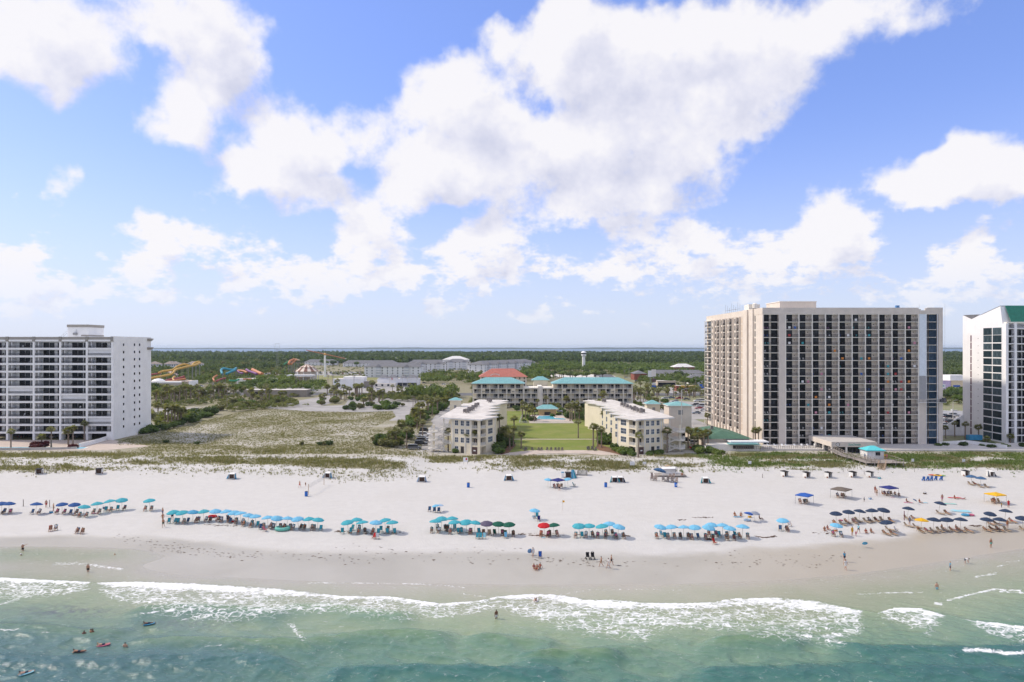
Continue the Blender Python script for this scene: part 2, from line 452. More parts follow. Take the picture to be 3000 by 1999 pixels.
def veg_at(x,y,z):
 y=np.maximum(y,1.0)
 px,py=to_px(x,y,z)
 w=np.zeros_like(px)
 px0=px
 px=px+130*(fbm(x/14,y/10,3,91)-.5);py=py+22*(fbm(x/11,y/7,3,92)-.5)
 for(cx,cy,rx,ry,k)in VEG:
  w=np.maximum(w,k*np.exp(-(((px-cx)/rx)**2+((py-cy)/ry)**2)*.75))
 for(cx,cy,rx,ry,k)in BARE:
  w=w*(1-k*np.exp(-(((px-cx)/rx)**2+((py-cy)/ry)**2)))
 px=px0
 lot=sstep(y,214,222)*(1-sstep(y,392,400))*(px>340)*(px<1250)
 lv=.44+.6*(fbm(x/11,y/16,3,61)-.35)+.1*sstep(y,300,325)
 w=np.maximum(w,lot*lv)
 inland=sstep(y,226,236)*((px<340)|(px>1225))
 w=np.maximum(w,inland*.95)
 w=np.maximum(w,sstep(y,390,410)*.9)
 return np.clip(w,0,1.1)
def ground_coords(lo,hi,dense_lo,dense_hi,step,growth=1.12):
 c=list(np.arange(dense_lo,dense_hi+1e-6,step))
 s=step
 while c[-1]<hi:s*=growth;c.append(c[-1]+s)
 c[-1]=hi;s=step
 while c[0]>lo:s*=growth;c.insert(0,c[0]-s)
 c[0]=lo
 return np.array(c)
gx=ground_coords(-14000,14000,-175,185,.8)
gy=ground_coords(-600,15000,84,232,.42,1.09)
def ground_z(X,Y):
 z=gz(X,Y)
 far=sstep(Y,3300,3500)
 far2=sstep(Y,11000,11300)
 return z-8*far*(1-far2)
gme,GX,GY,GZ=grid_mesh("beach_and_ground",gx,gy,ground_z)
set_attr(gme,'veg',veg_at(GX,GY,GZ))
tt=GY-shore_y(GX)
gpx,gpy=to_px(GX,np.maximum(GY,1),GZ)
wet=1-sstep(GZ+.22*(fbm(GX/9,GY/5,4,3)-.5),.30,.78)
wet=np.maximum(wet,.9*np.exp(-(((gpx-2500)/520)**2+((gpy-1655)/33)**2)*.8))
set_attr(gme,'wet',np.clip(wet,0,1))
set_attr(gme,'lot',sstep(GY,205,216))
def ground_material():
 m=bpy.data.materials.new("sand_and_dune");m.use_nodes=True
 g=NG(m.node_tree);b=g.n['Principled BSDF']
 pos=g.node('ShaderNodeNewGeometry').outputs['Position']
 veg=g.attr('veg').outputs['Fac'];wet=g.attr('wet').outputs['Fac'];lot=g.attr('lot').outputs['Fac']
 n_big=g.noise(pos,.06,4,.55);n_mid=g.noise(pos,.55,5,.6);n_fine=g.noise(pos,2.6,5,.65)
 sand=g.mix(g.smooth(n_mid,.3,.7),(.515,.50,.475),(.55,.535,.51))
 sand=g.mix(g.math('MULTIPLY',g.smooth(n_big,.45,.7),.35),sand,(.495,.475,.44))
 sand=g.mix(g.math('MULTIPLY',g.smooth(g.noise(g.mapping(pos,(.04,1.1,1)),1.3,4,.65),.5,.68),.22),sand,(.44,.42,.39))
 sand=g.mix(g.math('MULTIPLY',g.smooth(g.noise(pos,3.4,3,.7),.55,.75),.25),sand,(.41,.39,.37))
 wets=g.mix(g.smooth(n_big,.35,.65),(.365,.345,.30),(.41,.39,.345))
 px=g.xyz(pos)[0]
 wets=g.mix(g.math('MULTIPLY',g.smooth(px,20,60),.55),wets,(.40,.345,.265))
 wm=g.smooth(g.math('ADD',wet,g.math('MULTIPLY',g.math('SUBTRACT',n_mid,.5),.35)),.25,.85)
 ground=g.mix(wm,sand,wets)
 nv=g.noise(g.mapping(pos,(.8,1.6,1)),1.5,6,.7)
 vm=g.smooth(g.math('ADD',veg,g.math('MULTIPLY',g.math('SUBTRACT',nv,.5),1.35)),.44,.60)
 green=g.mix(g.smooth(g.noise(pos,.13,4,.6),.38,.62),(.225,.20,.125),(.185,.185,.095))
 green=g.mix(g.math('MULTIPLY',g.smooth(px,52,72),g.smooth(g.noise(pos,.09,3,.6),.35,.6)),green,(.14,.19,.06))
 green=g.mix(g.smooth(n_fine,.35,.7),green,(.27,.235,.135))
 green=g.mix(g.math('MULTIPLY',g.smooth(g.noise(pos,.9,3,.6),.55,.7),.5),green,(.13,.14,.06))
 lotsand=g.mix(g.math('MULTIPLY',lot,.65),ground,(.36,.325,.25))
 g.put(b.inputs['Base Color'],g.mix(g.math('MULTIPLY',vm,.93),lotsand,green))
 rg=g.smooth(wm,0,1,.85,.42,'LINEAR')
 g.put(b.inputs['Roughness'],rg)
 b.inputs['Specular IOR Level'].default_value=.32
 vo=g.node('ShaderNodeTexVoronoi');g.put(vo.inputs['Vector'],g.mapping(pos,(1,1,0)));vo.inputs['Scale'].default_value=1.9
 tr=g.noise(g.mapping(pos,(.05,1.5,1)),1.0,4,.65)
 hgt=g.math('ADD',g.math('MULTIPLY',vo.outputs['Distance'],.22),g.math('ADD',g.math('MULTIPLY',n_fine,.5),g.math('MULTIPLY',tr,.55)))
 hgt=g.math('MULTIPLY',hgt,g.math('SUBTRACT',1.0,g.math('MULTIPLY',wm,.88)))
 bm=g.node('ShaderNodeBump');bm.inputs['Strength'].default_value=.55;bm.inputs['Distance'].default_value=.22
 g.put(bm.inputs['Height'],hgt);g.l.new(bm.outputs[0],b.inputs['Normal'])
 return m
gme.materials.append(ground_material())
ground=add("ground",gme)
tag(ground,"white sand beach rising through grassy dunes to green land behind",kind='structure')
FOAM_TOP=np.array([(-600,1686),(0,1692),(130,1698),(262,1705),(290,1707),(420,1704),(600,1711),(800,1723),(1000,1746),(1150,1747),(1290,1768),(1400,1760),(1460,1747),(1550,1740),(1640,1742),(1720,1757),(1800,1757),(1900,1766),(2000,1767),(2080,1764),(2150,1753),(2280,1750),(2400,1762),(2530,1790),(2570,1796),(2620,1780),(2700,1782),(2760,1800),(2830,1815),(3000,1834),(3500,1860)],float)
FOAM_BOT=np.array([(-600,1740),(0,1752),(130,1745),(262,1730),(290,1728),(350,1745),(500,1790),(650,1806),(800,1790),(1000,1778),(1100,1800),(1290,1800),(1420,1782),(1460,1770),(1600,1815),(1750,1845),(1900,1858),(2000,1822),(2150,1836),(2300,1852),(2420,1878),(2520,1850),(2570,1805),(2650,1830),(2720,1852),(2780,1830),(2830,1822),(2900,1855),(3000,1885),(3500,1900)],float)
LINES=[([(160,1652),(230,1651),(300,1660),(360,1668)],5,.62),([(900,1709),(1000,1707),(1150,1709),(1290,1714),(1360,1722)],3.5,.55),([(2510,1742),(2600,1737),(2705,1736)],3,.6),([(2775,1760),(2830,1745),(2910,1727),(2990,1731)],4,.8),([(2740,1768),(2758,1770)],5,.9),([(2930,1733),(3010,1738)],3,.8),([(2860,1690),(2920,1680)],4,.7),([(2940,1648),(3000,1642)],2.5,.6),([(2925,1660),(2936,1657)],3,.8),([(2826,1903),(2880,1904),(2950,1914),(3010,1912)],7,.95),([(0,1845),(60,1844)],4,.75),([(120,1854),(145,1852)],3,.7),([(1340,1738),(1400,1746),(1450,1751)],2.5,.55),([(1640,1742),(1730,1728),(1830,1727),(2000,1729)],2.2,.45),([(855,1834),(885,1868)],14,.62),([(410,1799),(480,1790),(560,1786)],4,.72),([(2360,1820),(2420,1810),(2520,1799)],4,.7),([(2700,1802),(2720,1860)],12,.45),([(600,1892),(645,1890)],4,.6),([(2350,1860),(2420,1874),(2470,1884)],10,.66),([(0,1770),(60,1752),(110,1742)],6,.6),]
def foam_field(px,py):
 top=np.interp(px,FOAM_TOP[:,0],FOAM_TOP[:,1]);bot=np.interp(px,FOAM_BOT[:,0],FOAM_BOT[:,1])
 bot=bot+11*(px>280)*(px<2540);t=(py-top)/np.maximum(bot-top,4)
 f=sstep(t,-.03,.04)*(1-.42*sstep(t,.06,.30))*(1-sstep(t,.75,1.45))
 gapl=np.exp(-((px-276)/12.0)**2)*(py>1700)+np.exp(-((px-2552)/22.0)**2)+np.exp(-((px-2790)/30.0)**2)
 f=f*(1-np.clip(gapl,0,1))
 f=f*(.55+.85*(fbm(px/70,py/20,3,77)))
 for pts,w,k in LINES:
  P=np.array(pts,float)
  for(a,b)in zip(P[:-1],P[1:]):
   ab=b-a;L=(ab**2).sum()
   u=np.clip(((px-a[0])*ab[0]+(py-a[1])*ab[1])/L,0,1)
   dd=np.hypot(px-a[0]-u*ab[0],(py-a[1]-u*ab[1]))
   f=np.maximum(f,k*np.exp(-(dd/w)**2))
 return np.clip(f,0,1.15)
CRESTS=[([(-400,1850),(0,1846),(150,1852),(260,1866),(420,1860)],.34,3.2,1.2),([(330,1815),(440,1795),(560,1786),(660,1792),(800,1800),(860,1784),(960,1780),(1100,1802),(1250,1812)],.55,4.0,1.5),([(350,1900),(470,1890),(650,1890),(760,1896),(900,1896),(1060,1872),(1200,1868),(1360,1884)],.45,3.6,1.3),([(1330,1888),(1420,1876),(1520,1888),(1660,1896)],.35,3.0,1.3),([(1500,1945),(1640,1928),(1760,1932),(1860,1950)],.5,3.0,1.3),([(1720,1918),(1840,1910),(1950,1922)],.3,2.4,1.1),([(2020,1905),(2160,1888),(2300,1885),(2400,1902)],.45,3.2,1.3),([(2400,1900),(2560,1918),(2800,1922),(3100,1912)],.4,3.4,1.4),([(-300,1935),(200,1950),(600,1945),(900,1960)],.35,3.0,1.5),([(900,1990),(1300,1972),(1700,1990)],.35,2.8,1.3),([(2000,1985),(2500,1975),(3100,1990)],.35,2.8,1.3),]
def sea_z(X,Y):
 base=gz(X,Y);dep=np.clip(-base,0,3)
 off=sstep(dep,.15,1.2)
 z=.03+0*X
 ph=(Y+2.2*fbm(X/23,Y/23,2,8)*2)/11.0*2*math.pi+.07*X
 z=z+.16*np.sin(ph)*off*sstep(-Y,-78,-60)
 for k,(sx,sy,a,s)in enumerate(((4.2,2.2,.24,11),(1.6,.9,.11,12),(.7,.45,.045,13))):
  c,sn=math.cos(.28),math.sin(.28)
  u=X*c-Y*sn;v=X*sn+Y*c
  nn=fbm(u/sx,v/sy,2,s)
  z=z+a*(1-2.6*np.abs(nn-.5))*(.12+.88*off)*(.5+.8*sstep(-Y,-104,-78))
 Yc=np.maximum(Y,20);px,py=to_px(X,Yc,0.1)
 for pts,hgt,w1,w2 in CRESTS:
  P=np.array(pts,float)
  cy=np.interp(px,P[:,0],P[:,1]);yc=F*H/(cy-HY)
  end=sstep(px,P[0,0],P[0,0]+90)*(1-sstep(px,P[-1,0]-90,P[-1,0]))
  d=Y-yc+.5*(fbm(X/4,Y/9,2,99)-.5)
  z=z+1.6*hgt*end*np.where(d>0,np.exp(-(d/w2)**2),np.exp(-(d/w1)**2))*np.clip(off*1.5,0,1)
 ff=foam_field(px,py)
 top=np.interp(px,FOAM_TOP[:,0],FOAM_TOP[:,1]);yt=F*H/(top-HY)
 d=yt-Y
 z=z+.22*sstep(d,0,.8)*np.exp(-np.clip(d,0,99)/3.0)*(np.abs(px-1500)<1900)
 z=z+.16*ff*(fbm(X/.7,Y/.5,3,55)-.35)
 z=np.where(dep>.02,z,np.minimum(z,.02))
 return z
sxs=ground_coords(-2500,2500,-78,80,.21,1.25)
sys_=ground_coords(-2500,142,66,128,.17,1.3)
sme,WX,WY,WZ=grid_mesh("sea_surface",sxs,sys_,sea_z)
wpx,wpy=to_px(WX,np.maximum(WY,20),WZ)
set_attr(sme,'depth',np.clip(WZ-gz(WX,WY),0,5))
set_attr(sme,'foam',foam_field(wpx,wpy)*(WY>55))
dark=.9*np.exp(-(((wpx-200)/150)**2+((wpy-1792)/20)**2))+.6*np.exp(-(((wpx-560)/150)**2+((wpy-1828)/18)**2))
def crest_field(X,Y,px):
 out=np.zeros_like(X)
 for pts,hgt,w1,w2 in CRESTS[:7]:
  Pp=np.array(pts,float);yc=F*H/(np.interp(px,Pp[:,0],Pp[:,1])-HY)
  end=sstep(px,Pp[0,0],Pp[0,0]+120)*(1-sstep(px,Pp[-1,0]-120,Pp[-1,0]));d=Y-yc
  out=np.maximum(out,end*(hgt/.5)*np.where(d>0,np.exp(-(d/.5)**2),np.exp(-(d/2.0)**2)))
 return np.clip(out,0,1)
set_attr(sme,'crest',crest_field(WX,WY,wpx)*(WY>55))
set_attr(sme,'weed',dark*(WY>50))
def sea_material():
 m=bpy.data.materials.new("sea_water");m.use_nodes=True
 g=NG(m.node_tree);b=g.n['Principled BSDF']
 pos=g.node('ShaderNodeNewGeometry').outputs['Position']
 dep=g.attr('depth').outputs['Fac'];foam=g.attr('foam').outputs['Fac'];weed=g.attr('weed').outputs['Fac']
 f=g.math('DIVIDE',g.math('ADD',dep,g.math('MULTIPLY',g.math('SUBTRACT',g.noise(pos,.12,4,.6),.5),.7)),3.4)
 c=g.ramp(f,[(0,(.39,.365,.31)),(.05,(.37,.36,.285)),(.14,(.315,.33,.235)),(.30,(.25,.31,.195)),(.5,(.145,.24,.165)),(.72,(.05,.148,.125)),(1,(.02,.090,.100))])
 px=g.xyz(pos)[0]
 c=g.mix(g.math('MULTIPLY',g.smooth(px,-10,-45),g.math('MULTIPLY',g.smooth(f,.25,.6),.55)),c,(.065,.125,.14))
 c=g.mix(g.math('MULTIPLY',weed,g.math('MULTIPLY',g.smooth(g.noise(pos,.8,5,.65,1.0),.42,.62),.8)),c,(.095,.10,.13))
 c=g.mix(g.math('MULTIPLY',g.attr('crest').outputs['Fac'],.6),c,(.19,.27,.12))  # light coming through thin crests painted in as a green tint
 wv=g.node('ShaderNodeTexNoise');g.put(wv.inputs['Vector'],pos);wv.inputs['Scale'].default_value=.9;wv.inputs['Detail'].default_value=3
 wp=g.vmath('ADD',pos,g.vmath('MULTIPLY',wv.outputs['Color'],(1.6,1.6,0)))
 fn=g.noise(g.mapping(wp,(.8,1.5,1)),.85,7,.66)
 vo=g.node('ShaderNodeTexVoronoi',feature='DISTANCE_TO_EDGE');g.put(vo.inputs['Vector'],g.mapping(wp,(1,1.4,0)));vo.inputs['Scale'].default_value=.95
 lace=g.smooth(vo.outputs['Distance'],.16,.0)
 fv=g.math('ADD',foam,g.math('ADD',g.math('MULTIPLY',g.math('SUBTRACT',fn,.5),1.7),g.math('MULTIPLY',lace,.34)))
 fm=g.smooth(fv,.52,1.12)
 fm=g.math('MULTIPLY',fm,g.smooth(foam,.05,.3))
 st=g.noise(g.mapping(g.vmath('ADD',pos,g.vmath('MULTIPLY',wv.outputs['Color'],(2.2,2.2,0))),(.5,2.4,1),rot=(0,0,.3)),1.9,6,.7)
 fm=g.math('MAXIMUM',fm,g.math('MULTIPLY',g.smooth(st,.57,.70),.30))
 col=g.mix(fm,c,(.80,.81,.82))
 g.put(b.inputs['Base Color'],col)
 g.put(b.inputs['Roughness'],g.smooth(fm,0,1,.12,.8,'LINEAR'))
 b.inputs['IOR'].default_value=1.33
 b.inputs['Specular IOR Level'].default_value=.5
 bm=g.node('ShaderNodeBump');bm.inputs['Strength'].default_value=.6;bm.inputs['Distance'].default_value=.15
 rip=g.math('ADD',g.math('MULTIPLY',g.noise(g.mapping(pos,(1.2,2.3,1),rot=(0,0,.25)),1.6,5,.62),1.0),g.math('MULTIPLY',fm,.7))
 g.put(bm.inputs['Height'],rip);g.l.new(bm.outputs[0],b.inputs['Normal'])
 return m
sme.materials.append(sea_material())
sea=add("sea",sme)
tag(sea,"green sea with breaking foam running up the wet sand",kind='structure')
# ---- the three tall buildings
def glassmat(name,col=(.018,.028,.04),rough=.06):
 if name in MATS:return MATS[name]
 m=bpy.data.materials.new(name);m.use_nodes=True
 g=NG(m.node_tree);b=g.n['Principled BSDF']
 oi=g.node('ShaderNodeObjectInfo').outputs['Random']
 co=g.node('ShaderNodeTexCoord').outputs['Object']
 n=g.noise(g.mapping(co,(2.5,2.5,.5)),1.0,2,.5)
 f=g.math('ADD',g.math('MULTIPLY',oi,.9),g.math('MULTIPLY',g.smooth(n,.45,.6),.3),clamp=True)
 c=g.mix(g.math('POWER',f,4.0),col,tuple(min(1,x*2.2+.05)for x in col))
 g.put(b.inputs['Base Color'],c)
 b.inputs['Roughness'].default_value=rough
 b.inputs['Specular IOR Level'].default_value=.22
 MATS[name]=m
 return m
M_glass=glassmat('window_glass',(.004,.006,.009))
M_glassb=glassmat('blue_glass',(.012,.032,.06))
M_glasst=glassmat('teal_glass',(.012,.028,.036))
M_white=mat('white_stucco',(.86,.85,.83),.8,.05,.25,bump=.1,streak=.10)
M_white2=mat('bright_white_stucco',(.85,.84,.84),.8,.04,.2,bump=.1,streak=.12)
M_beige=mat('beige_stucco',(.72,.63,.54),.85,.05,.3,bump=.1,streak=.12)
M_beiged=mat('sand_beige_stucco',(.66,.59,.52),.85,.06,.3,bump=.1,streak=.12)
M_cream=mat('cream_stucco',(.78,.70,.54),.85,.05,.25,bump=.1,streak=.10)
M_creamw=mat('cream_white_trim',(.82,.77,.69),.8,.04)
M_rail=mat('dark_metal_rail',(.02,.018,.018),.6,spec=.2)
M_railw=mat('white_rail',(.74,.72,.68),.6,.04)
M_roofw=mat('white_flat_roof',(.56,.52,.48),.9,.10,.4,streak=0,col2=(.62,.59,.55))
M_teal=mat('teal_metal_roof',(.18,.40,.40),.45,.10,.5)
M_greenroof=mat('green_tile_roof',(.03,.22,.15),.55,.16,1.5)
M_greyroof=mat('grey_shingle_roof',(.17,.17,.18),.9,.15,.6)
M_redroof=mat('red_metal_roof',(.42,.14,.10),.6,.12,.5)
M_brick=mat('red_brick',(.27,.09,.06),.85,.15,1.5)
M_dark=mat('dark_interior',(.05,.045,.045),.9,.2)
M_taupe=mat('taupe_band',(.36,.33,.29),.85,.06)
M_grey=mat('grey_metal',(.28,.28,.28),.5,.12,2)
M_conc=mat('concrete',(.48,.46,.43),.9,.10,.5,bump=.1)
M_asph=mat('asphalt',(.115,.115,.12),.9,.16,.15,bump=.1)
M_asphl=mat('worn_pale_asphalt',(.34,.325,.31),.92,.16,.12,bump=.1)
M_paver=mat('pink_beige_pavers',(.50,.42,.36),.9,.10,.4,bump=.15)
M_wood=mat('grey_weathered_wood',(.30,.265,.235),.9,.18,1.2)
M_woodn=mat('new_tan_timber',(.48,.34,.22),.85,.12,1.2)
M_wrap=mat('pale_house_wrap',(.70,.76,.82),.6,.05)
M_wallin=mat('balcony_back_wall',(.62,.54,.46),.9,.05)
M_panelw=mat('white_shutter',(.76,.76,.76),.6,.03)
M_tan=mat('tan_stone_roof',(.50,.47,.44),.9,.06)
class Bld:
 def __init__(s,name,label,cat,loc,rz=0.0,group=None):
  s.e=tag(empty(name,loc,rz),label,cat,group)
 def part(s,name,mb,mats,loc=(0,0,0),rz=0.0,under=None,label=None):
  o=mb.build(name,mats,under or s.e,loc,rz)
  if label:o['label']=label
  return o
 def put(s,name,me,loc=(0,0,0),rz=0.0,under=None,scale=None):
  return add(name,me,under or s.e,loc,rz,scale)
def rail_mesh(name,w,h=1.05,mt=None,step=.14,depth=0.0,n=None,solid=False,bt=.022):
 m=MB()
 m.box(0,w,-.03,.03,h-.06,h);m.box(0,w,-.02,.02,.06,.11)
 k=max(2,int(w/step))
 for i in range(k+1):
  x=i*w/k;m.box(x-bt,x+bt,-.016,.016,.1,h-.05)
 return m.mesh(name,mt or M_rail)
def window_mesh(name,w,h,mf,mg,cols=1,rows=2,fr=.09,depth=.08):
 m=MB()
 m.box(-w/2,w/2,-.01,depth,0,h,1)
 m.box(-w/2-fr,w/2+fr,-.05,.02,-fr,0);m.box(-w/2-fr,w/2+fr,-.05,.02,h,h+fr)
 m.box(-w/2-fr,-w/2,-.05,.02,0,h);m.box(w/2,w/2+fr,-.05,.02,0,h)
 for c in range(1,cols):x=-w/2+w*c/cols;m.box(x-.035,x+.035,-.04,-.012,0,h)
 for r in range(1,rows):z=h*r/rows;m.box(-w/2,w/2,-.038,-.012,z-.03,z+.03)
 return m.mesh(name,[mf,mg])
def door_mesh(name,w,h,mf,mg,panes=2):
 m=MB()
 m.box(0,w,0,.06,0,h,1)
 for i in range(panes+1):x=w*i/panes;m.box(x-.04,x+.04,-.03,.0,0,h)
 m.box(0,w,-.025,.0,h-.07,h)
 return m.mesh(name,[mf,mg])
ORD=['ground','first','second','third','fourth','fifth','sixth','seventh','eighth','ninth','tenth','eleventh','twelfth','thirteenth','fourteenth','fifteenth','sixteenth','seventeenth','eighteenth','nineteenth','twentieth','twenty-first','twenty-second','twenty-third','twenty-fourth','twenty-fifth']
def nth(i):
 return ORD[i]if i<len(ORD)else '%d%s'%(i,'th' if 10<=i%100<=20 else{1:'st',2:'nd',3:'rd'}.get(i%10,'th'))
RND=random.Random(11)
def plastic_chair(name,m):
 b=MB()
 b.box(-.24,.24,-.24,.24,.40,.45);b.obox((0,.25,.68),(.23,0,0),(0,.02,0),(0,.06,.26))
 for sx in(-1,1):
  for sy in(-1,1):b.box(sx*.2-.025,sx*.2+.025,sy*.2-.025,sy*.2+.025,0,.4)
  b.box(sx*.24-.02,sx*.24+.02,-.2,.24,.6,.64)
 return b.mesh(name,m)
PL={k:plastic_chair('balcony_chair',mat('plastic_'+k,c,.5,.03))for k,c in{'white':(.78,.78,.78),'teal':(.08,.42,.46),'blue':(.05,.12,.38),'dark':(.06,.055,.06),'purple':(.30,.16,.34),'orange':(.72,.16,.04)}.items()}
TOWEL={k:mat('towel_'+k,c,.9,.05)for k,c in{'teal':(.05,.30,.34),'blue':(.05,.12,.36),'red':(.42,.06,.06),'white':(.7,.7,.7),'orange':(.6,.22,.05),'pink':(.55,.25,.32)}.items()}
seen=set()
def tower():
 X0,Y0,Z0=89.2,243.0,2.5
 W,D,FH=64.1,70.0,2.75
 ZT=46.75;TOP=49.0
 B=Bld('beach_tower','tall beige seventeen storey balcony tower with scaffolding at its end','tower',(X0,Y0,Z0))
 BD=1.35
 core=MB();core.box(0,W-1.7,BD,D,0,ZT-.02)
 core.box(0.0,.42,0,BD-.005,0,ZT-.02)
 B.part('wall',core,M_beige)
 cols=[(.42,5.7)]+[(8.2+4.73*k,8.2+4.73*(k+1))for k in range(10)]
 blank=MB();blank.box(5.7,8.2,-.05,BD-.005,0,ZT-.02)
 B.part('blank_pier',blank,M_beiged)
 pa=MB();pa.box(-.06,55.5,-.08,.5,ZT,TOP);pa.box(58.6,W,-.08,.5,ZT,TOP+.02);pa.box(55.5,58.6,-.05,.4,ZT,ZT+1.3)
 pa.box(55.5,56.3,-.06,.42,ZT+1.3,TOP-.5);pa.box(57.9,58.6,-.06,.42,ZT+1.3,TOP-.2)
 B.part('front_parapet',pa,M_beiged)
 ps=MB();ps.box(-.06,.4,.5,D,ZT,TOP-.003);ps.box(.4,W,D-.4,D,ZT,TOP-.01);ps.box(W-.4,W,.5,D-.4,ZT,TOP-.5)
 B.part('side_parapet',ps,M_beige)
 rf=MB();rf.box(.4,W-.4,.5,D-.4,ZT-.02,ZT+.6);B.part('roof',rf,M_roofw)
 slab=MB();slab.box(.42,5.7,-.02,BD-.004,-.2,0);s1=slab.mesh('floor_slab',M_creamw)
 slab=MB();slab.box(8.2,55.5,-.02,BD-.004,-.2,0);s2=slab.mesh('floor_slab',M_creamw)
 for f in range(1,18):
  z=f*FH
  B.put('floor_slab',s1,(0,0,z));B.put('floor_slab',s2,(0,0,z))
 fin=MB();fin.box(-.16,.16,-.1,BD-.006,0,ZT-.03);fm=fin.mesh('dividing_wall',M_creamw)
 for k in range(11):B.put('dividing_wall',fm,(8.2+4.73*k,0,0))
 dm=door_mesh('glass_door',2.6,2.52,M_rail,M_glass,2)
 dm0=door_mesh('glass_door',2.1,2.5,M_rail,M_glass,2)
 rm=rail_mesh('balcony_rail',4.4,1.05,M_rail,.16);rm0=rail_mesh('balcony_rail',5.2,1.05,M_rail,.16)
 lamp=MB().box(-.1,.1,-.12,0,0,.35).mesh('wall_lamp',M_rail)
 pick=['white','dark','dark','white','teal','dark','blue','white','purple','dark']
 for f in range(17):
  z=f*FH
  for c,(a,b)in enumerate(cols):
   if f<1 and 4<=c<=7:continue
   if f==0 and c in(2,3):pass
   if c==0:
    B.put('glass_door',dm0,(a+.15,BD-.07,z+.02));B.put('glass_door',dm0,(a+3.1,BD-.07,z+.02))
   else:
    B.put('glass_door',dm,(a+.2,BD-.07,z+.02))
    if(f+c)%2==0:B.put('wall_lamp',lamp,(a+3.6,BD-.01,z+1.6))
   B.put('balcony_rail',rm0 if c==0 else rm,(a+(.05 if c==0 else.17),.04,z))
   n=RND.choice([0,1,1,2,2])
   colr=RND.choice(pick)
   if f==0:n=0
   for i in range(n):
    x=a+.6+i*1.15+RND.uniform(-.2,.2)
    if x>b-.4:continue
    o=add('balcony_chair',PL[colr],None,(X0+x,Y0+RND.uniform(.4,.85),Z0+z+.01),RND.uniform(-.6,.6))
    tag(o,'%s plastic chair, %s on the %s floor balcony, %s bay of the beige tower'%(colr,nth(i+1),nth(f),nth(c+1)),'chair','chairs on the tower balconies')
 tw=MB().box(-.4,.4,-.09,-.04,.30,1.08)
 for q in range(46):
  f=RND.randrange(1,17);c=RND.randrange(1,11);k=RND.choice(list(TOWEL));sd=RND.choice(('left','right'))
  if(f,c,sd)in seen:continue
  seen.add((f,c,sd));a=cols[c][0]+(1.3 if sd=='left' else 3.3)
  o=add('hanging_towel',tw.mesh('hanging_towel',TOWEL[k]),None,(X0+a,Y0,Z0+f*FH))
  tag(o,'%s towel on the rail, %s side, %s floor, %s bay of the beige tower'%(k,sd,nth(f),nth(c+1)),'towel','towels on the tower rails')
 wm=window_mesh('window',2.0,2.0,M_creamw,M_glass,2,1,.06)
 wn=window_mesh('window',.9,2.2,M_creamw,M_glass,1,1,.06)
 sr=rail_mesh('balcony_rail',2.2,1.0,M_rail,.2)
 rec=MB();rec.box(-1.2,1.2,-.06,.1,0,2.5,0);rec.box(-1.2,1.2,-.5,.1,-.2,0,1);rme=rec.mesh('painted_recess',[M_dark,M_creamw])  # dark panel on the flat wall stands in for recess shade
 for f in range(1,17):
  z=f*FH
  for yy in(7.4,13.2):
   B.put('window',wn,(-.0,yy,z+.25),-math.pi/2)
  for yy in(29.5,38.2,46.7,55.5):
   B.put('window',wm,(0,yy+0.2,z+.35),-math.pi/2)
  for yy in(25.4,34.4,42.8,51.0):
   B.put('painted_recess',rme,(-.06,yy,z),-math.pi/2)
   B.put('balcony_rail',sr,(-.55,yy+1.1,z),-math.pi/2)
  fe=MB()
 pier=MB();pier.box(-.55,-.004,8.6,12.2,0,TOP+.02);pier.box(-.6,-.004,14.6,19.4,0,TOP+.03)
 B.part('stair_pier',pier,M_beige)
 bf=MB()
 for yy in(23.6,27.4,32.0,36.3,40.6,44.8,48.9,53.2,57.6):bf.box(-.6,-.004,yy-.22,yy+.22,0,ZT)
 bf.box(-.62,-.004,57.82,58.2,0,ZT)
 B.part('side_fin',bf,M_beige)
 en=MB()
 for f in range(1,18):en.box(-.9,-.004,59.5,69.9,f*FH-.2,f*FH)
 en.box(-.9,-.6,69.6,69.9,0,ZT);en.box(-.9,-.6,59.5,59.8,0,ZT)
 B.part('end_balcony',en,M_creamw)
 for f in range(1,17):
  B.put('balcony_rail',rail_E,(-.85,69.5,f*FH),-math.pi/2)
  B.put('window',wm,(0,64.5,f*FH+.2),-math.pi/2,scale=(2.6,1,1.1))
 pn=MB()
 for f in range(1,17):pn.box(-.08,-.003,20.2,22.6,f*FH+.25,(f+1)*FH-.25)
 B.part('tan_panel',pn,mat('tan_panel',(.60,.48,.37),.85,.05))
 wr=MB();wr.box(55.5,58.2,-.06,BD-.004,9*FH,ZT-.03)
 B.part('house_wrap',wr,M_wrap,label='pale blue house wrap on the bare corner')
 wr=MB();wr.box(55.5,58.2,-.06,BD-.004,6*FH,9*FH-.05);B.part('sheathing_board',wr,mat('grey_sheathing',(.36,.36,.37),.9,.08))
 wr=MB();wr.box(55.5,58.2,-.06,BD-.004,0,6*FH-.05);B.part('primed_panel',wr,M_beiged)
 gl=MB();gl.box(58.2,58.9,.3,.4,0,ZT-.1);B.part('side_glazing',gl,M_glassb)
 gm=MB().box(0,2.6,.5,.6,.1,2.55).mesh('corner_glass',M_glassb)
 for f in range(17):B.put('corner_glass',gm,(59.5,0,f*FH))
 sb=MB().box(58.2,W-.02,-.03,BD,-.14,0).mesh('open_slab',M_creamw)
 for f in range(1,18):B.put('open_slab',sb,(0,0,f*FH))
 cl=MB();cl.box(W-1.5,W,-.1,1.4,0,ZT);B.part('corner_column',cl,M_beiged)
 cl=MB();cl.box(62.2,62.42,-.02,.3,0,ZT);cl.box(58.2,58.4,-.02,.3,0,ZT);B.part('steel_post',cl,M_panelw)
 rp=MB();rp.box(14,28,20,34,ZT+.6,ZT+5.6);B.part('plant_room',rp,M_beige)
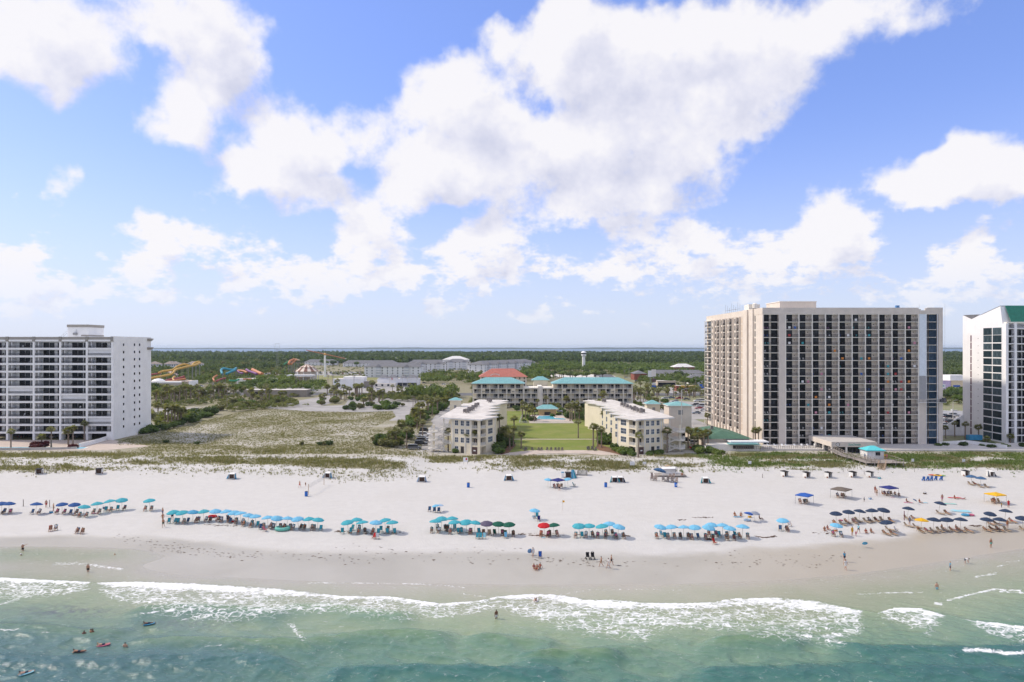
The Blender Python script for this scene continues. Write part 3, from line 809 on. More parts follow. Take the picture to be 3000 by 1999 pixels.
 rp=MB();rp.box(13.8,28.2,19.8,34.2,ZT+5.6,ZT+5.9);B.part('plant_room_cap',rp,M_creamw)
 rp=MB();rp.box(.3,4.5,15,20,ZT+.6,ZT+4.4);rp.lathe([(.9,0),(.9,1.5),(.6,1.8)],10,(2.2,14,ZT+2.9));B.part('stair_head',rp,M_creamw)
 an=MB()
 for i in range(9):an.bar((.8,24+i*2.6,ZT+.6),(.8,24+i*2.6,TOP+2.2+.8*(i%3)),.04,4)
 for i in range(4):an.bar((.8,26+i*4,TOP+1.1),(.8,33+i*4,TOP+1.2),.05,4)
 B.part('antenna_array',an,M_grey)
 rp=MB();rp.box(48.5,49.6,1.5,2.5,TOP-1,TOP+.9);B.part('roof_box',rp,mat('blue_box',(.1,.25,.5),.5))
 e=Bld('swing_stage','long metal swing stage scaffold hung on the corner of the beige tower','scaffold',(X0+54.8,Y0-1.1,Z0+5.55*FH))
 st=MB();st.box(0,9.9,-.35,.35,0,.12);e.part('platform',st,M_panelw)
 st=MB()
 for y in(-.35,.35):
  for z in(.55,1.05):st.bar((0,y,z),(9.9,y,z),.04,4)
  for i in range(7):st.bar((i*1.65,y,.1),(i*1.65,y,1.05),.035,4)
 e.part('guard_rail',st,M_grey)
 st=MB();st.box(8.6,9.5,-.5,.5,.12,1.7);st.box(7.8,8.4,-.4,.4,.12,1.3);e.part('hoist',st,mat('hoist_dark',(.10,.10,.11),.6))
 st=MB();st.bar((.3,0,.1),(.3,0,35),.03,4);st.bar((9.4,0,.1),(9.4,0,35),.03,4);e.part('cable',st,M_grey)
rail_E=rail_mesh('balcony_rail',9.8,1.0,M_rail,.3)
tower()
def text_part(name,cu,parent,loc,rz=0.0):
 t=bpy.data.objects.new('tmp',cu);COL.objects.link(t)
 me=bpy.data.meshes.new_from_object(t)
 bpy.data.objects.remove(t)
 return add(name,me,parent,loc,rot=(math.pi/2,0,rz))
def pavilion():
 z=2.5
 y0=225.0
 x0=(2437-1500)/F*y0;x1=(2565-1500)/F*y0
 B=Bld('beach_restaurant','low beige restaurant with a broad flat roof before the tall tower','restaurant',(x0,y0,z))
 W=x1-x0;D=17.0
 b=MB();b.box(-.3,W+.3,-.4,D,2.1,3.65,0);B.part('fascia',b,M_beiged)
 b=MB();b.box(-.2,W+.2,-.3,D,3.65,3.75);B.part('roof',b,M_tan)
 b=MB();b.box(.3,W-.3,.5,D-.5,-.6,2.1);B.part('dark_glazing',b,M_glass)
 pst=MB().box(-.28,.28,-.28,.28,-.6,2.1).mesh('post',M_creamw)
 for x in(0.1,W*.33,W*.66,W-.1):B.put('post',pst,(x,.05,0))
 for y in(6,12,D-.5):B.put('post',pst,(.05,y,0))
 mul=MB().box(-.04,.04,-.04,.04,-.6,2.1).mesh('mullion',M_rail)
 for i in range(10):B.put('mullion',mul,(.8+i*(W-1.6)/9,.45,0))
 lo=MB();lo.smooth=False
 for k in range(20):
  t0=2*math.pi*k/20;t1=2*math.pi*(k+1)/20
  for(r0,r1,mi)in((.52,.66,1),(.3,.5,0)):
   p=lambda r,t:(r*math.cos(t),-.43,r*math.sin(t))
   lo.quad(p(r0,t0),p(r0,t1),p(r1,t1),p(r1,t0),mi)
 B.part('round_emblem',lo,[M_panelw,M_rail],(1.75,0,2.9))
 cu=bpy.data.curves.new('sign_lettering','FONT');cu.body='SunDestin';cu.size=1.05;cu.extrude=.03;cu.align_x='CENTER';cu.space_character=.95;cu.shear=.25
 cu.materials.append(mat('sign_green',(.10,.36,.31),.5))
 text_part('sign_lettering',cu,B.e,(W*.5,-.43,2.55))
pavilion()
def left_condo():
 X1,Y0,Z0=-150.0,257.0,2.5
 W,D,FH=50.0,26.7,2.87
 B=Bld('white_condominium','white twelve storey condominium block with deep shaded balconies beside the empty lot','apartment block',(X1,Y0,Z0))
 BD=2.4
 ZT=13*FH
 c=MB();c.box(-W,-.0,BD,D,FH+.02,ZT);c.box(-.9,0,-.12,BD-.004,FH+.02,ZT);B.part('wall',c,M_white)
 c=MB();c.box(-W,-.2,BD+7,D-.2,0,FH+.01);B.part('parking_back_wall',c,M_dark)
 c=MB();c.box(-2.6,0,-.12,D,0,FH+.01);B.part('end_wall_base',c,M_white)
 c=MB();c.box(-W,-.9,-.05,.35,ZT-.05,ZT+1.5);B.part('parapet_band',c,M_taupe)
 c=MB();c.box(-.9,.02,-.13,D+.02,ZT,ZT+1.7);c.box(-W,-.9,.35,D,ZT,ZT+1.0);B.part('roof',c,M_white)
 fin=MB().box(-.38,.38,-.18,BD-.004,0,ZT+1.2).mesh('dividing_wall',M_white)
 for k in range(1,6):B.put('dividing_wall',fin,(-10.0*k+.0,0,0))
 cap=MB().box(-.5,.5,-.3,.1,ZT-.25,ZT+1.6).mesh('cap_block',mat('cap_taupe',(.30,.28,.25),.85))
 for k in range(0,6):B.put('cap_block',cap,(-10.0*k-(.5 if k==0 else 0),0,0))
 band=MB().box(-9.62,-.38,-.1,BD-.004,-.45,.25).mesh('balcony_slab',M_white)
 rail=rail_mesh('balcony_rail',9.2,.95,M_rail,.18)
 d1=door_mesh('glass_door',1.95,2.0,M_panelw,M_glass,1)
 d2=door_mesh('glass_door',2.0,2.0,M_rail,M_glass,2)
 sh=MB().box(-9.55,-.42,.25,.33,.25,2.42).mesh('storm_shutter',M_panelw)
 shut={(4,11),(1,6),(3,5),(4,2),(1,7)}
 shut={(0,11),(0,2),(1,5),(3,6)}
 ret=MB().box(-.12,.12,.3,BD-.01,.25,2.42).mesh('privacy_screen',M_panelw)
 for k in range(5):
  for f in range(1,13):
   z=f*FH;ox=-10.0*k
   B.put('balcony_slab',band,(ox,0,z))
   if f==12 or True:pass
   B.put('balcony_rail',rail,(ox-9.6,.02,z+.12))
   if(k,f)in shut:
    B.put('storm_shutter',sh,(ox,0,z));continue
   B.put('glass_door',d2,(ox-(7.9 if k%2==0 else 7.0),BD-.08,z+.26));B.put('glass_door',d1,(ox-(5.7 if k%2==0 else 4.9),BD-.08,z+.26));B.put('glass_door',d1,(ox-2.6,BD-.08,z+.26))
   B.put('privacy_screen',ret,(ox-8.6,0,z))
   if RND.random()<.6:
    for i in range(1):
     kk=RND.choice(['dark','white','dark'])
     o=add('balcony_chair',PL[kk],None,(X1+ox-8.2+RND.uniform(0,7),Y0+RND.uniform(.9,1.7),Z0+z+.26),RND.uniform(-.5,.5))
     tag(o,'%s chair on the %s floor balcony, %s bay from the white condominium end wall'%(kk,nth(f),nth(k+1)),'chair','chairs on the white condominium balconies')
 B.put('balcony_slab',band,(0,0,ZT+.2))
 for k in range(1,5):B.put('balcony_slab',band,(-10.0*k,0,ZT+.2))
 wm=window_mesh('window',1.0,1.0,M_white,M_glass,1,1,.05)
 for f in range(1,13):
  for yy in(6.6,14.2,17.9):B.put('window',wm,(.0,yy,f*FH+.95),math.pi/2)
 for zz in(ZT+.2,ZT-3.4):
  c=MB();c.box(.0,.4,D-3.0,D+.4,zz,zz+.5);c.box(.0,.7,D-3.1,D+.7,zz+.5,zz+1.0)
  B.part('corner_cornice',c,M_taupe)
 c=MB();c.box(-22.5,-14.5,8,18,ZT+1.0,ZT+6.2);B.part('penthouse',c,M_white)
 c=MB();c.box(-22.7,-14.3,7.8,18.2,ZT+5.4,ZT+6.4);c.box(-17.2,-14.4,7.85,18.1,ZT+1.9,ZT+2.4);B.part('penthouse_cornice',c,M_taupe)
 c=MB();c.box(-20,-18.6,7.2,7.95,ZT+2.4,ZT+3.2);c.bar((-18.9,7.6,ZT+2),(-18.9,7.6,ZT+4.6),.05,4);B.part('dish_mount',c,M_grey)
 c=MB();c.bar((-25,8,ZT+1),(-22.6,8,ZT+3.2),.05,4);c.bar((-25,8,ZT+1.9),(-22.6,8,ZT+4.1),.04,4);c.bar((-24,8,ZT+1.9),(-24,8,ZT+2.9),.04,4);B.part('roof_stair',c,M_grey)
left_condo()
def right_tower():
 X0,Y0,Z0=179.6,248.5,2.5
 B=Bld('white_green_roof_tower','white condominium tower with steep green roof at the beach end','apartment block',(X0,Y0,Z0))
 W,D,FH=40.0,23.5,2.78
 prof=[(1.6,0),(1.6,44.1),(2.6,50.0),(13.3,47.1),(23.5,47.4),(23.5,0)]
 m=MB()
 n=len(prof);a=[(0,y,z)for(y,z)in prof];b=[(W,y,z)for(y,z)in prof]
 m.poly(a[::-1]);m.poly(b)
 for k in range(n):
  j=(k+1)%n;m.quad(a[k],a[j],b[j],b[k])
 B.part('wall',m,M_white2)
 for i in range(12):
  t0=i/12;t1=(i+1)/12+.02
  y0,z0=.2+(2.35-.2)*t0,44.2+5.9*t0;y1,z1=.2+(2.35-.2)*t1,44.2+5.9*t1
  c=MB();c.obox((W/2+1.2,(y0+y1)/2-.06,(z0+z1)/2),(W/2-1.0+.6*t0,0,0),(0,.07,-.02),(0,(y1-y0)/2,(z1-z0)/2))
  B.part('roof_course',c,M_greenroof)
 c=MB();c.box(.5,W,.0,2.5,43.6,44.15);B.part('eave',c,M_creamw)
 c=MB();c.poly([(-.02,2.6,50.1),(-.02,13.3,47.2),(W,13.3,47.2),(W,2.6,50.1)]);c.poly([(-.02,2.6,50.2),(W,2.6,50.2),(W,13.3,47.3),(-.02,13.3,47.3)]);B.part('roof',c,M_tan)
 c=MB();c.poly([(-.05,13.0,47.5),(-.05,18.2,45.9),(-.05,23.3,47.7)][::-1]);B.part('roof_valley',c,M_greyroof)
 g1=MB().box(-.04,.2,0,4.6,0,2.35).mesh('flank_glass',M_glasst)
 for f in range(15):
  z=f*FH+.9 if f<14 else 14*FH+1.6
  for y in(1.95,7.0):B.put('flank_glass',g1,(0,y,f*FH+.6),scale=(1,1,1.12 if f>12 else 1))
 s=MB().box(-.05,.1,-.35,.35,0,2.5).mesh('slit_window',mat('slit_dark',(.16,.08,.10),.6))
 for f in range(14):B.put('slit_window',s,(0,18.6,f*FH+.9))
 v=MB().box(-.06,.05,-.25,.25,0,.18).mesh('vent',M_grey)
 for f in range(14):B.put('vent',v,(0,14.5,f*FH+2.0))
 slab=MB().box(.4,W,-.1,1.6,-.3,0).mesh('floor_slab',M_white2)
 rl=rail_mesh('balcony_rail',W-.6,1.0,M_rail,.35)
 for f in range(1,16):B.put('floor_slab',slab,(0,0,f*FH+.2));B.put('balcony_rail',rl,(.5,-.02,f*FH+.2))
 col=MB().box(-.45,.45,-.25,1.6,0,43.6).mesh('white_column',M_white2)
 for x in(.5,3.6,9.8,16,22,28,34):B.put('white_column',col,(x,0,0))
 gd=door_mesh('glass_door',2.5,2.3,M_panelw,M_glass,2)
 for f in range(15):
  for x in(1.0,4.4,7.2,10.4,13.0,16.8):B.put('glass_door',gd,(x,1.5,f*FH+.22))
 w=MB();w.poly([(-9.5,23.4,2.2),(-.0,23.4,8.2),(-.0,23.4,0),(-9.5,23.4,0)]);w.poly([(-9.5,23.0,2.2),(-.0,23.0,8.2),(-.0,23.0,0),(-9.5,23.0,0)][::-1])
 w.quad((-9.5,23.0,2.2),(-.0,23.0,8.2),(-.0,23.4,8.2),(-9.5,23.4,2.2));w.quad((-9.5,23.0,0),(-9.5,23.0,2.2),(-9.5,23.4,2.2),(-9.5,23.4,0))
 B.part('sloping_wing_wall',w,M_white2)
 w=MB();w.box(-2.9,-1.5,22.9,22.99,3.2,6.2);B.part('wing_window',w,M_glass)
right_tower()
# ---- cream blocks, hotel, pool, paved ground
def offset_poly(pts,d):
 n=len(pts);out=[]
 ar=sum(pts[k][0]*pts[(k+1)%n][1]-pts[(k+1)%n][0]*pts[k][1]for k in range(n))
 sg=1 if ar>0 else-1
 for i in range(n):
  p0,p1,p2=Vector(pts[i-1]),Vector(pts[i]),Vector(pts[(i+1)%n])
  a=(p1-p0).normalized();b=(p2-p1).normalized()
  na=Vector((a.y,-a.x))*sg;nb=Vector((b.y,-b.x))*sg
  m=(na+nb);L=m.length
  if L<.3:out.append(tuple(p1+na*d));continue
  m/=L
  out.append(tuple(p1+m*(d/max(m.dot(na),.5))))
 return out
WIN_S=window_mesh('window',1.15,1.55,M_panelw,M_glassb,2,2,.09)
WIN_T=window_mesh('window',2.9,1.75,M_panelw,M_glassb,4,2,.09)
WIN_M=window_mesh('window',1.6,1.5,M_panelw,M_glassb,2,2,.09)
LDOOR=door_mesh('glass_door',2.0,2.15,M_panelw,M_glass,3)
LRAIL=rail_mesh('balcony_rail',2.0,1.0,M_railw,.16,bt=.035)
RAIL3=rail_mesh('balcony_rail',3.2,1.0,M_railw,.16,bt=.035)
def ac_mesh():
 m=MB();m.box(-.45,.45,-.45,.45,.35,1.35);m.lathe([(.36,1.35),(.36,1.45),(.1,1.47)],10)
 for x in(-.4,.4):
  for y in(-.4,.4):m.box(x-.04,x+.04,y-.04,y+.04,0,.35)
 return m.mesh('air_conditioner',mat('ac_grey',(.20,.18,.17),.6,.2,3))
AC=ac_mesh()
def low_block(sg,label,cx=15.0):
 Z0,FH,RT=2.5,2.78,11.2
 def mx(p):
  return p if sg>0 else(2*cx-p[0],p[1])
 O=mx((-10.4,222.0))
 B=Bld('cream_beach_block',label,'apartment block',(O[0],O[1],Z0),group='cream blocks either side of the lawn')
 u=Vector((.889,-.458));w=Vector((.458,.889))
 P1=Vector((-10.4,222.0));P2=P1+w*10.4
 L=lambda p:((mx(tuple(p))[0]-O[0]),(mx(tuple(p))[1]-O[1]))
 P0=P1-u*11.2
 foot=[P0,P1-u*3.1,P1-u*3.1+w*1.6,P1-u*1.5+w*1.6,P1-u*1.5+w*3.9,P1+w*3.9,P2]
 roof=[P1-u*14.8,P1,P2]
 for k in range(1,5):
  q1=P1+Vector((0,12.0*k));q2=P2+Vector((0,12.0*k))
  foot+=[q1,q2];roof+=[q1,q2]
 foot+=[Vector((-17.6,283.2)),Vector((-19.2,236))]
 roof+=[Vector((-19.6,283.2)),]
 b=MB();b.prism([L(p)for p in foot],0,RT);B.part('wall',b,M_cream)
 b=MB();b.prism(offset_poly([L(p)for p in roof],.75),RT,RT+.32);B.part('roof',b,M_roofw)
 b=MB();b.prism(offset_poly([L(p)for p in roof],.80),RT-.06,RT+.2,top=False,bottom=False);B.part('gutter',b,M_panelw)
 rear=[Vector(p)for p in((-17.5,284.6),(-6.4,284.0),(-2.4,291.5),(-6.0,294),(-2.2,302),(-5,306),(-14.5,307.5))]
 b=MB();b.prism([L(p)for p in rear],0,RT-.3);B.part('rear_wing',b,M_cream)
 b=MB();b.prism(offset_poly([L(p)for p in rear],.7),RT-.3,RT+.1);B.part('rear_roof',b,M_roofw)
 def seg(A,C,t,name,me,z,off=0.0,cen=True,wdt=0.0):
  a=Vector(L(A));c=Vector(L(C))
  if sg<0:a,c=c,a;t=1-t
  d=(c-a);ang=math.atan2(d.y,d.x);d.normalize();n=Vector((d.y,-d.x))
  p=a+(c-a)*t+n*off
  if not cen:p=p-d*(wdt/2)
  return B.put(name,me,(p.x,p.y,z),ang)
 cc=[P1-u*1.0,P1-u*.0,P1+w*.35,P1-u*1.0+w*.35]
 b=MB();b.prism([L(p)for p in cc],0,RT);B.part('corner_column',b,M_cream)
 ls=[P1-u*3.1,P1,P1+w*3.9,P1+w*3.9-u*1.55,P1-u*1.55+w*1.65,P1-u*3.1+w*1.65]
 for f in range(4):
  if f:
   b=MB();b.prism(offset_poly([L(p)for p in ls],-.006),f*FH-.28,f*FH);B.part('loggia_slab',b,M_cream)
   bl=MB();bl.prism(offset_poly([L(p)for p in[P0,P1,P2]],.05),f*FH-.06,f*FH+.06,top=True);
  z=f*FH
  if f:
   for t in(.20,.40,.59):seg(P0,P1,t,'window',WIN_S,z+.75)
   seg(P0+w*1.6,P1+w*1.6,.81,'glass_door',LDOOR,z+.02,.06,False,2.0)
   seg(P0,P1,.80,'balcony_rail',LRAIL,z,-.05,False,2.0)
   seg(P1,P2,.20,'balcony_rail',RAIL3,z,-.05,False,3.2)
   seg(P1-u*1.5,P2-u*1.5,.26,'glass_door',LDOOR,z+.02,.06,False,2.0)
   seg(P1,P2,.66,'window',WIN_T,z+.55)
   for k in range(1,5):
    o=Vector((0,12.0*k))
    seg(P1+o,P2+o,.66,'window',WIN_T,z+.55);seg(P1+o,P2+o,.2,'glass_door',LDOOR,z+.03,.06,False,2.0)
    seg(P1+o,P2+o,.2,'balcony_rail',LRAIL,z+.02,.35,False,2.0)
  else:
   seg(P0,P1,.20,'window',WIN_S,.6)
   d=MB().box(-.62,.62,-.06,.05,0,2.2).mesh('door',M_dark);seg(P0,P1,.40,'door',d,0)
   d=MB().box(-.95,.95,-.05,.06,0,2.3).mesh('gate_panel',mat('brown_gate',(.085,.05,.045),.7));seg(P0,P1,.82,'gate_panel',d,0)
   d=MB().box(-.4,.4,-.07,-.05,1.0,1.35).mesh('notice',M_panelw);seg(P0,P1,.82,'notice',d,0,.03)
 for f in(1,):
  for(A,C)in((P0,P1),(P1,P2)):
   a=Vector(L(A));c=Vector(L(C));ln=(c-a).length
   m=MB().box(-ln/2,ln/2,-.05,.03,-.12,.06).mesh('belt_course',M_cream);seg(A,C,.5,'belt_course',m,f*FH-.3)
 pipe=MB().box(-.07,.07,-.14,.0,0,RT).mesh('downpipe',M_panelw)
 for t in(.08,.50,.70):seg(P0,P1,t,'downpipe',pipe,0)
 seg(P1,P2,.97,'downpipe',pipe,0)
 col=MB().box(-.2,.2,-.2,.2,0,RT-.02).mesh('roof_post',M_creamw)
 q=P1-u*14.3+w*.5;B.put('roof_post',col,(*L(q),0))
 for f in(1,2,3):
  gal=[P0-u*3.0+w*.6,P0-u*.02+w*.6,P0-u*.02+w*6,P0-u*3.0+w*6]
  b=MB();b.prism([L(p)for p in gal],f*FH-.2,f*FH);B.part('gallery_floor',b,M_creamw)
  seg(P0-u*3.0+w*.6,P0+w*.6,.5,'balcony_rail',RAIL3,f*FH,0,False,3.0)
 S0=P0-u*6.0-w*1.2
 c=L(S0)
 b=MB();b.box(c[0]-.35,c[0]+.35,c[1]-.35,c[1]+.35,-.2,3*FH+.5);B.part('stair_column',b,M_cream)
 land=MB();land.lathe([(1.75,-.42),(1.8,-.3),(1.8,0)],14);lm=land.mesh('stair_landing',M_creamw)
 rl=MB()
 for k in range(15):
  t=2*math.pi*k/20+(math.pi*.72 if sg>0 else math.pi*.78)
  x,y=1.72*math.cos(t),1.72*math.sin(t)
  rl.box(x-.05,x+.05,y-.05,y+.05,0,1.0)
  t2=t+2*math.pi/20
  if k<14:rl.bar((x,y,1.0),(1.72*math.cos(t2),1.72*math.sin(t2),1.0),.06,4);rl.bar((x,y,.15),(1.72*math.cos(t2),1.72*math.sin(t2),.15),.05,4);rl.bar((x,y,.55),(1.72*math.cos(t2),1.72*math.sin(t2),.55),.05,4)
 rlm=rl.mesh('landing_rail',M_railw)
 for f in range(3):
  z=f*FH+1.3
  B.put('stair_landing',lm,(c[0],c[1],z));B.put('landing_rail',rlm,(c[0],c[1],z))
  for(zA,zB,off)in((f*FH,z,0.6),(z,(f+1)*FH,1.9)):
   a=Vector(L(P0-u*1.6+w*off));e=Vector(L(S0+u*1.4+w*(off-.6)*.6))
   m=MB();st=8
   lo,hi=(a,e)if zA<z-.01 and zB==z else(e,a)
   for i in range(st):
    p=lo+(hi-lo)*((i+.5)/st);zz=zA+(zB-zA)*(i+.5)/st
    d=(hi-lo)/st
    nrm=Vector((-d.y,d.x)).normalized()*.55
    m.obox((p.x,p.y,zz),(d.x*.55,d.y*.55,0),(nrm.x,nrm.y,0),(0,0,.1))
   B.part('stair_flight',m,M_creamw)
   m=MB()
   d=(hi-lo);nrm=Vector((-d.y,d.x)).normalized()*.55
   for s_ in(-1,1):
    m.bar((lo.x+nrm.x*s_,lo.y+nrm.y*s_,zA+.95),(hi.x+nrm.x*s_,hi.y+nrm.y*s_,zB+.95),.05,4)
    m.bar((lo.x+nrm.x*s_,lo.y+nrm.y*s_,zA+.4),(hi.x+nrm.x*s_,hi.y+nrm.y*s_,zB+.4),.04,4)
   B.part('stair_rail',m,M_railw)
 i=0
 for(x,y)in((-16.9,243),(-15.7,242),(-16.4,245.2),(-15.2,244.6),(-15.9,250.5),(-14.8,250),(-15.5,253),(-14.4,252.5),(-14.9,259),(-14.0,261),(-13.9,266),(-14.3,268),(-13.4,270),(-9.5,290),(-9.0,292.5),(-10.4,296),(-9.8,298)):
  p=mx((x,y));B.put('air_conditioner',AC,(p[0]-O[0],p[1]-O[1],RT+(.3 if y<284 else.08)),RND.uniform(-.3,.3),scale=1.0+RND.uniform(-.08,.2))
 return B
low_block(1,'cream four storey block with white roof left of the lawn, by the parking strip')
low_block(-1,'cream four storey block with white roof right of the lawn, by the stucco shed')
def lift_tower(px0,px1,py_eave,py_top,y,z_base,label,mwall=None,doors=True):
 x0=(px0-1500)/F*y;x1=(px1-1500)/F*y
 ze=H-y*(py_eave-HY)/F;zt=H-y*(py_top-HY)/F
 w=x1-x0
 B=Bld('teal_capped_tower',label,'building',(x0,y,2.5))
 b=MB();b.box(.5,w-.5,.5,w-.5,0,ze-2.5);B.part('wall',b,mwall or M_cream)
 b=MB();b.hip(0,w,0,w,ze-2.5,zt-2.5,w*.5-.4,axis='x');B.part('roof',b,M_teal)
 b=MB();b.box(-.05,w+.05,-.05,w+.05,ze-2.75,ze-2.51);B.part('fascia',b,M_creamw)
 b=MB();b.box(w*.42,w*.6,.44,.52,(ze-2.5)*.72,(ze-2.5)*.86);B.part('vent_grille',b,M_grey)
 return B
lift_tower(1314,1352,1173,1166,268,2.5,'small cream lift tower with teal cap behind the left cream block')
lift_tower(1893,1938,1184,1174,290,2.5,'small cream lift tower with teal cap behind the right cream block')
lift_tower(1957,2031,1189,1179,262,2.5,'square beige stucco shed with teal hipped roof beside the right cream block',M_beige)
def hotel():
 Y0,Z0,FH=395.0,2.5,2.75
 B=Bld('teal_roof_hotel','long cream hotel with two teal hipped roofs behind the pool','hotel',(0,Y0,Z0))
 DEP=15.0;BD=2.0
 rail=None
 def section(x0,x1,nb,nf,roof,solid):
  W=x1-x0;bw=W/nb
  c=MB();c.box(x0,x1,BD,DEP,0,nf*FH);B.part('wall',c,M_cream)
  slab=MB().box(x0,x1,-.05,BD-.005,-.22,0).mesh('floor_slab',M_creamw)
  for f in range(1,nf+1):B.put('floor_slab',slab,(0,0,f*FH))
  post=MB().box(-.2,.2,-.12,.28,0,nf*FH-.23).mesh('post',M_creamw)
  for k in range(nb+1):B.put('post',post,(x0+bw*k,0,0))
  rm=rail_mesh('balcony_rail',bw-.4,1.0,mat('pale_grey_rail',(.60,.60,.60),.6),.22,bt=.03)
  gm=door_mesh('glass_door',bw*.5,2.2,M_panelw,M_glass,2)
  pan=MB().box(.2,bw-.2,.02,BD-.01,.0,FH-.23).mesh('solid_bay',M_cream)
  pan.name='solid_bay'
  vent=MB().box(-.35,.35,-.05,.02,0,.9).mesh('vent',M_taupe)
  sw=MB().box(-.1,.1,.3,BD-.01,0,FH-.23).mesh('party_wall',M_creamw)
  for f in range(nf):
   for k in range(nb):
    x=x0+bw*k
    B.put('balcony_rail',rm,(x+.2,.05,f*FH))if f else None
    B.put('glass_door',gm,(x+(.6 if(k+f)%2 else bw*.42),BD-.07,f*FH+.02))
    if(f,k)in solid:
     half=MB().box(.2 if k%2 else bw*.55,bw*.45 if k%2 else bw-.2,.02,BD-.01,0,FH-.23)
     B.part('solid_bay',half,M_cream,(x,0,f*FH))
     for q in(.15,.32):B.put('vent',vent,(x+(bw*q if k%2 else bw*(.55+q)),.0,f*FH+.5))
    B.put('party_wall',sw,(x+bw*.5,0,f*FH))if f and k%2==0 else None
  if roof:
   c=MB();c.hip(x0,x1,0,DEP,nf*FH+.05,nf*FH+3.4,8.0,over=1.0);r=B.part('roof',c,M_teal)
   n=int(W/1.1)
   sm=MB()
   for i in range(n+1):
    x=x0+i*W/n;t=min(1,max(0,(x-(x0-1))/8.0));t2=min(1,max(0,((x1+1)-x)/8.0));t=min(t,t2)
    sm.bar((x,-1.0,nf*FH+.10),(x,-1.0+(DEP/2+1)*t,nf*FH+.10+3.3*t),.05,3)
   B.part('roof_seam',sm,mat('teal_seam',(.30,.58,.58),.4),under=r)['kind']='stuff'
   c=MB();c.box(x0-1.02,x1+1.02,-1.03,-.9,nf*FH-.15,nf*FH+.12);B.part('fascia',c,M_taupe)
  else:
   c=MB();c.box(x0,x1,-.1,DEP,nf*FH+.01,nf*FH+.5);B.part('parapet',c,M_creamw)
 section(-22.6,6.6,6,5,True,{(3,1),(3,4)})
 section(24.0,69.6,9,5,True,{(3,1),(3,4),(3,6)})
 section(6.9,15.0,2,4,False,{})
 section(17.5,23.7,2,4,False,{})
 c=MB();c.box(15.1,17.4,.4,DEP-.2,0,12.3);B.part('lift_core',c,M_creamw)
 c=MB();c.box(13.0,21.5,17,24,0,15.0);B.part('rear_tower',c,M_cream)
 c=MB();c.hip(12,22.5,16,25,15.0,17.2,4,over=.3);B.part('rear_tower_roof',c,M_teal)
hotel()
def pool_house():
 y=350.0
 B=Bld('pool_house','tan pool house with teal hipped roof at the head of the pool','pool house',(18.2,y,2.5))
 b=MB();b.box(-4.4,4.4,0,7,0,3.3);B.part('wall',b,mat('tan_stucco',(.55,.38,.19),.85,.06))
 b=MB();b.hip(-4.9,4.9,-.4,7.4,3.3,5.2,3.4,over=.7);B.part('roof',b,M_teal)
 b=MB();b.box(-1.6,1.6,-.08,.02,0,1.7);B.part('service_hatch',b,M_dark)
 b=MB();b.box(-5.65,5.65,-1.15,-1.05,3.12,3.36);B.part('fascia',b,M_creamw)
 for s_ in(-1,1):
  b=MB();b.box(s_*5.0 if s_>0 else-8,8 if s_>0 else-5.0,1,6,1.6,2.0);B.part('side_canopy',b,M_greyroof)
  pm=MB().box(-.1,.1,-.1,.1,0,1.6).mesh('canopy_post',M_creamw)
  for xx in(5.4,7.6):B.put('canopy_post',pm,(s_*xx,1.4,0))
pool_house()
def sheet(name,pts_px,m,lift,label=None,z=2.5,kind='structure',world=False,thick=None):
 pts=[p if world else flat(p[0],p[1],z)for p in pts_px]
 b=MB()
 if thick:b.prism(pts,z-.3,z+lift)
 else:
  ar=sum(pts[k][0]*pts[(k+1)%len(pts)][1]-pts[(k+1)%len(pts)][0]*pts[k][1]for k in range(len(pts)))
  if ar<0:pts=pts[::-1]
  b.poly([(p[0],p[1],z+lift)for p in pts])
 o=b.build(name,m)
 tag(o,label,kind=kind)
 return o
def lawnmat():
 m=bpy.data.materials.new('mown_grass');m.use_nodes=True
 g=NG(m.node_tree);b=g.n['Principled BSDF']
 pos=g.node('ShaderNodeNewGeometry').outputs['Position']
 c=g.mix(g.smooth(g.noise(pos,.10,4,.6),.35,.65),(.17,.215,.045),(.235,.245,.075))
 c=g.mix(g.math('MULTIPLY',g.smooth(g.noise(pos,1.2,5,.6),.4,.7),.4),c,(.13,.175,.04))
 c=g.mix(g.math('MULTIPLY',g.smooth(g.noise(g.mapping(pos,(.05,.25,1)),1.0,3,.6),.55,.7),.5),c,(.24,.22,.10))
 g.put(b.inputs['Base Color'],c);b.inputs['Roughness'].default_value=.9;b.inputs['Specular IOR Level'].default_value=.1
 bm=g.node('ShaderNodeBump');bm.inputs['Strength'].default_value=.5;g.put(bm.inputs['Height'],g.noise(pos,6,4,.7));g.l.new(bm.outputs[0],b.inputs['Normal'])
 return m
M_lawn=lawnmat()
sheet('lawn',[(-6.5,233),(-4,227),(8,225.5),(24,225.5),(33,229),(36.5,236),(35.5,330),(34,372),(-3,372),(-4,330)],M_lawn,.03,'mown green lawn between the two cream blocks',world=True)
sheet('lawn_path',[(-5,258.0),(36,258.0),(36,259.6),(-5,259.6)],M_paver,.05,'thin pale path across the lawn',world=True)
sheet('beach_promenade',[flat(1447,1346),flat(1520,1336),flat(1590,1329),flat(1720,1329.5),flat(1780,1336),flat(1829,1344),flat(1838,1338),flat(1790,1327),flat(1755,1320.5),flat(1690,1319.5),flat(1560,1319.5),flat(1500,1326),flat(1445,1337)],M_paver,.06,'curved beige paved promenade along the lawn end',world=True)
sheet('pool_terrace',[(8.0,313),(28.5,313),(28.5,351),(8.0,351)],M_paver,.06,'pale paved terrace round the blue swimming pool',world=True)
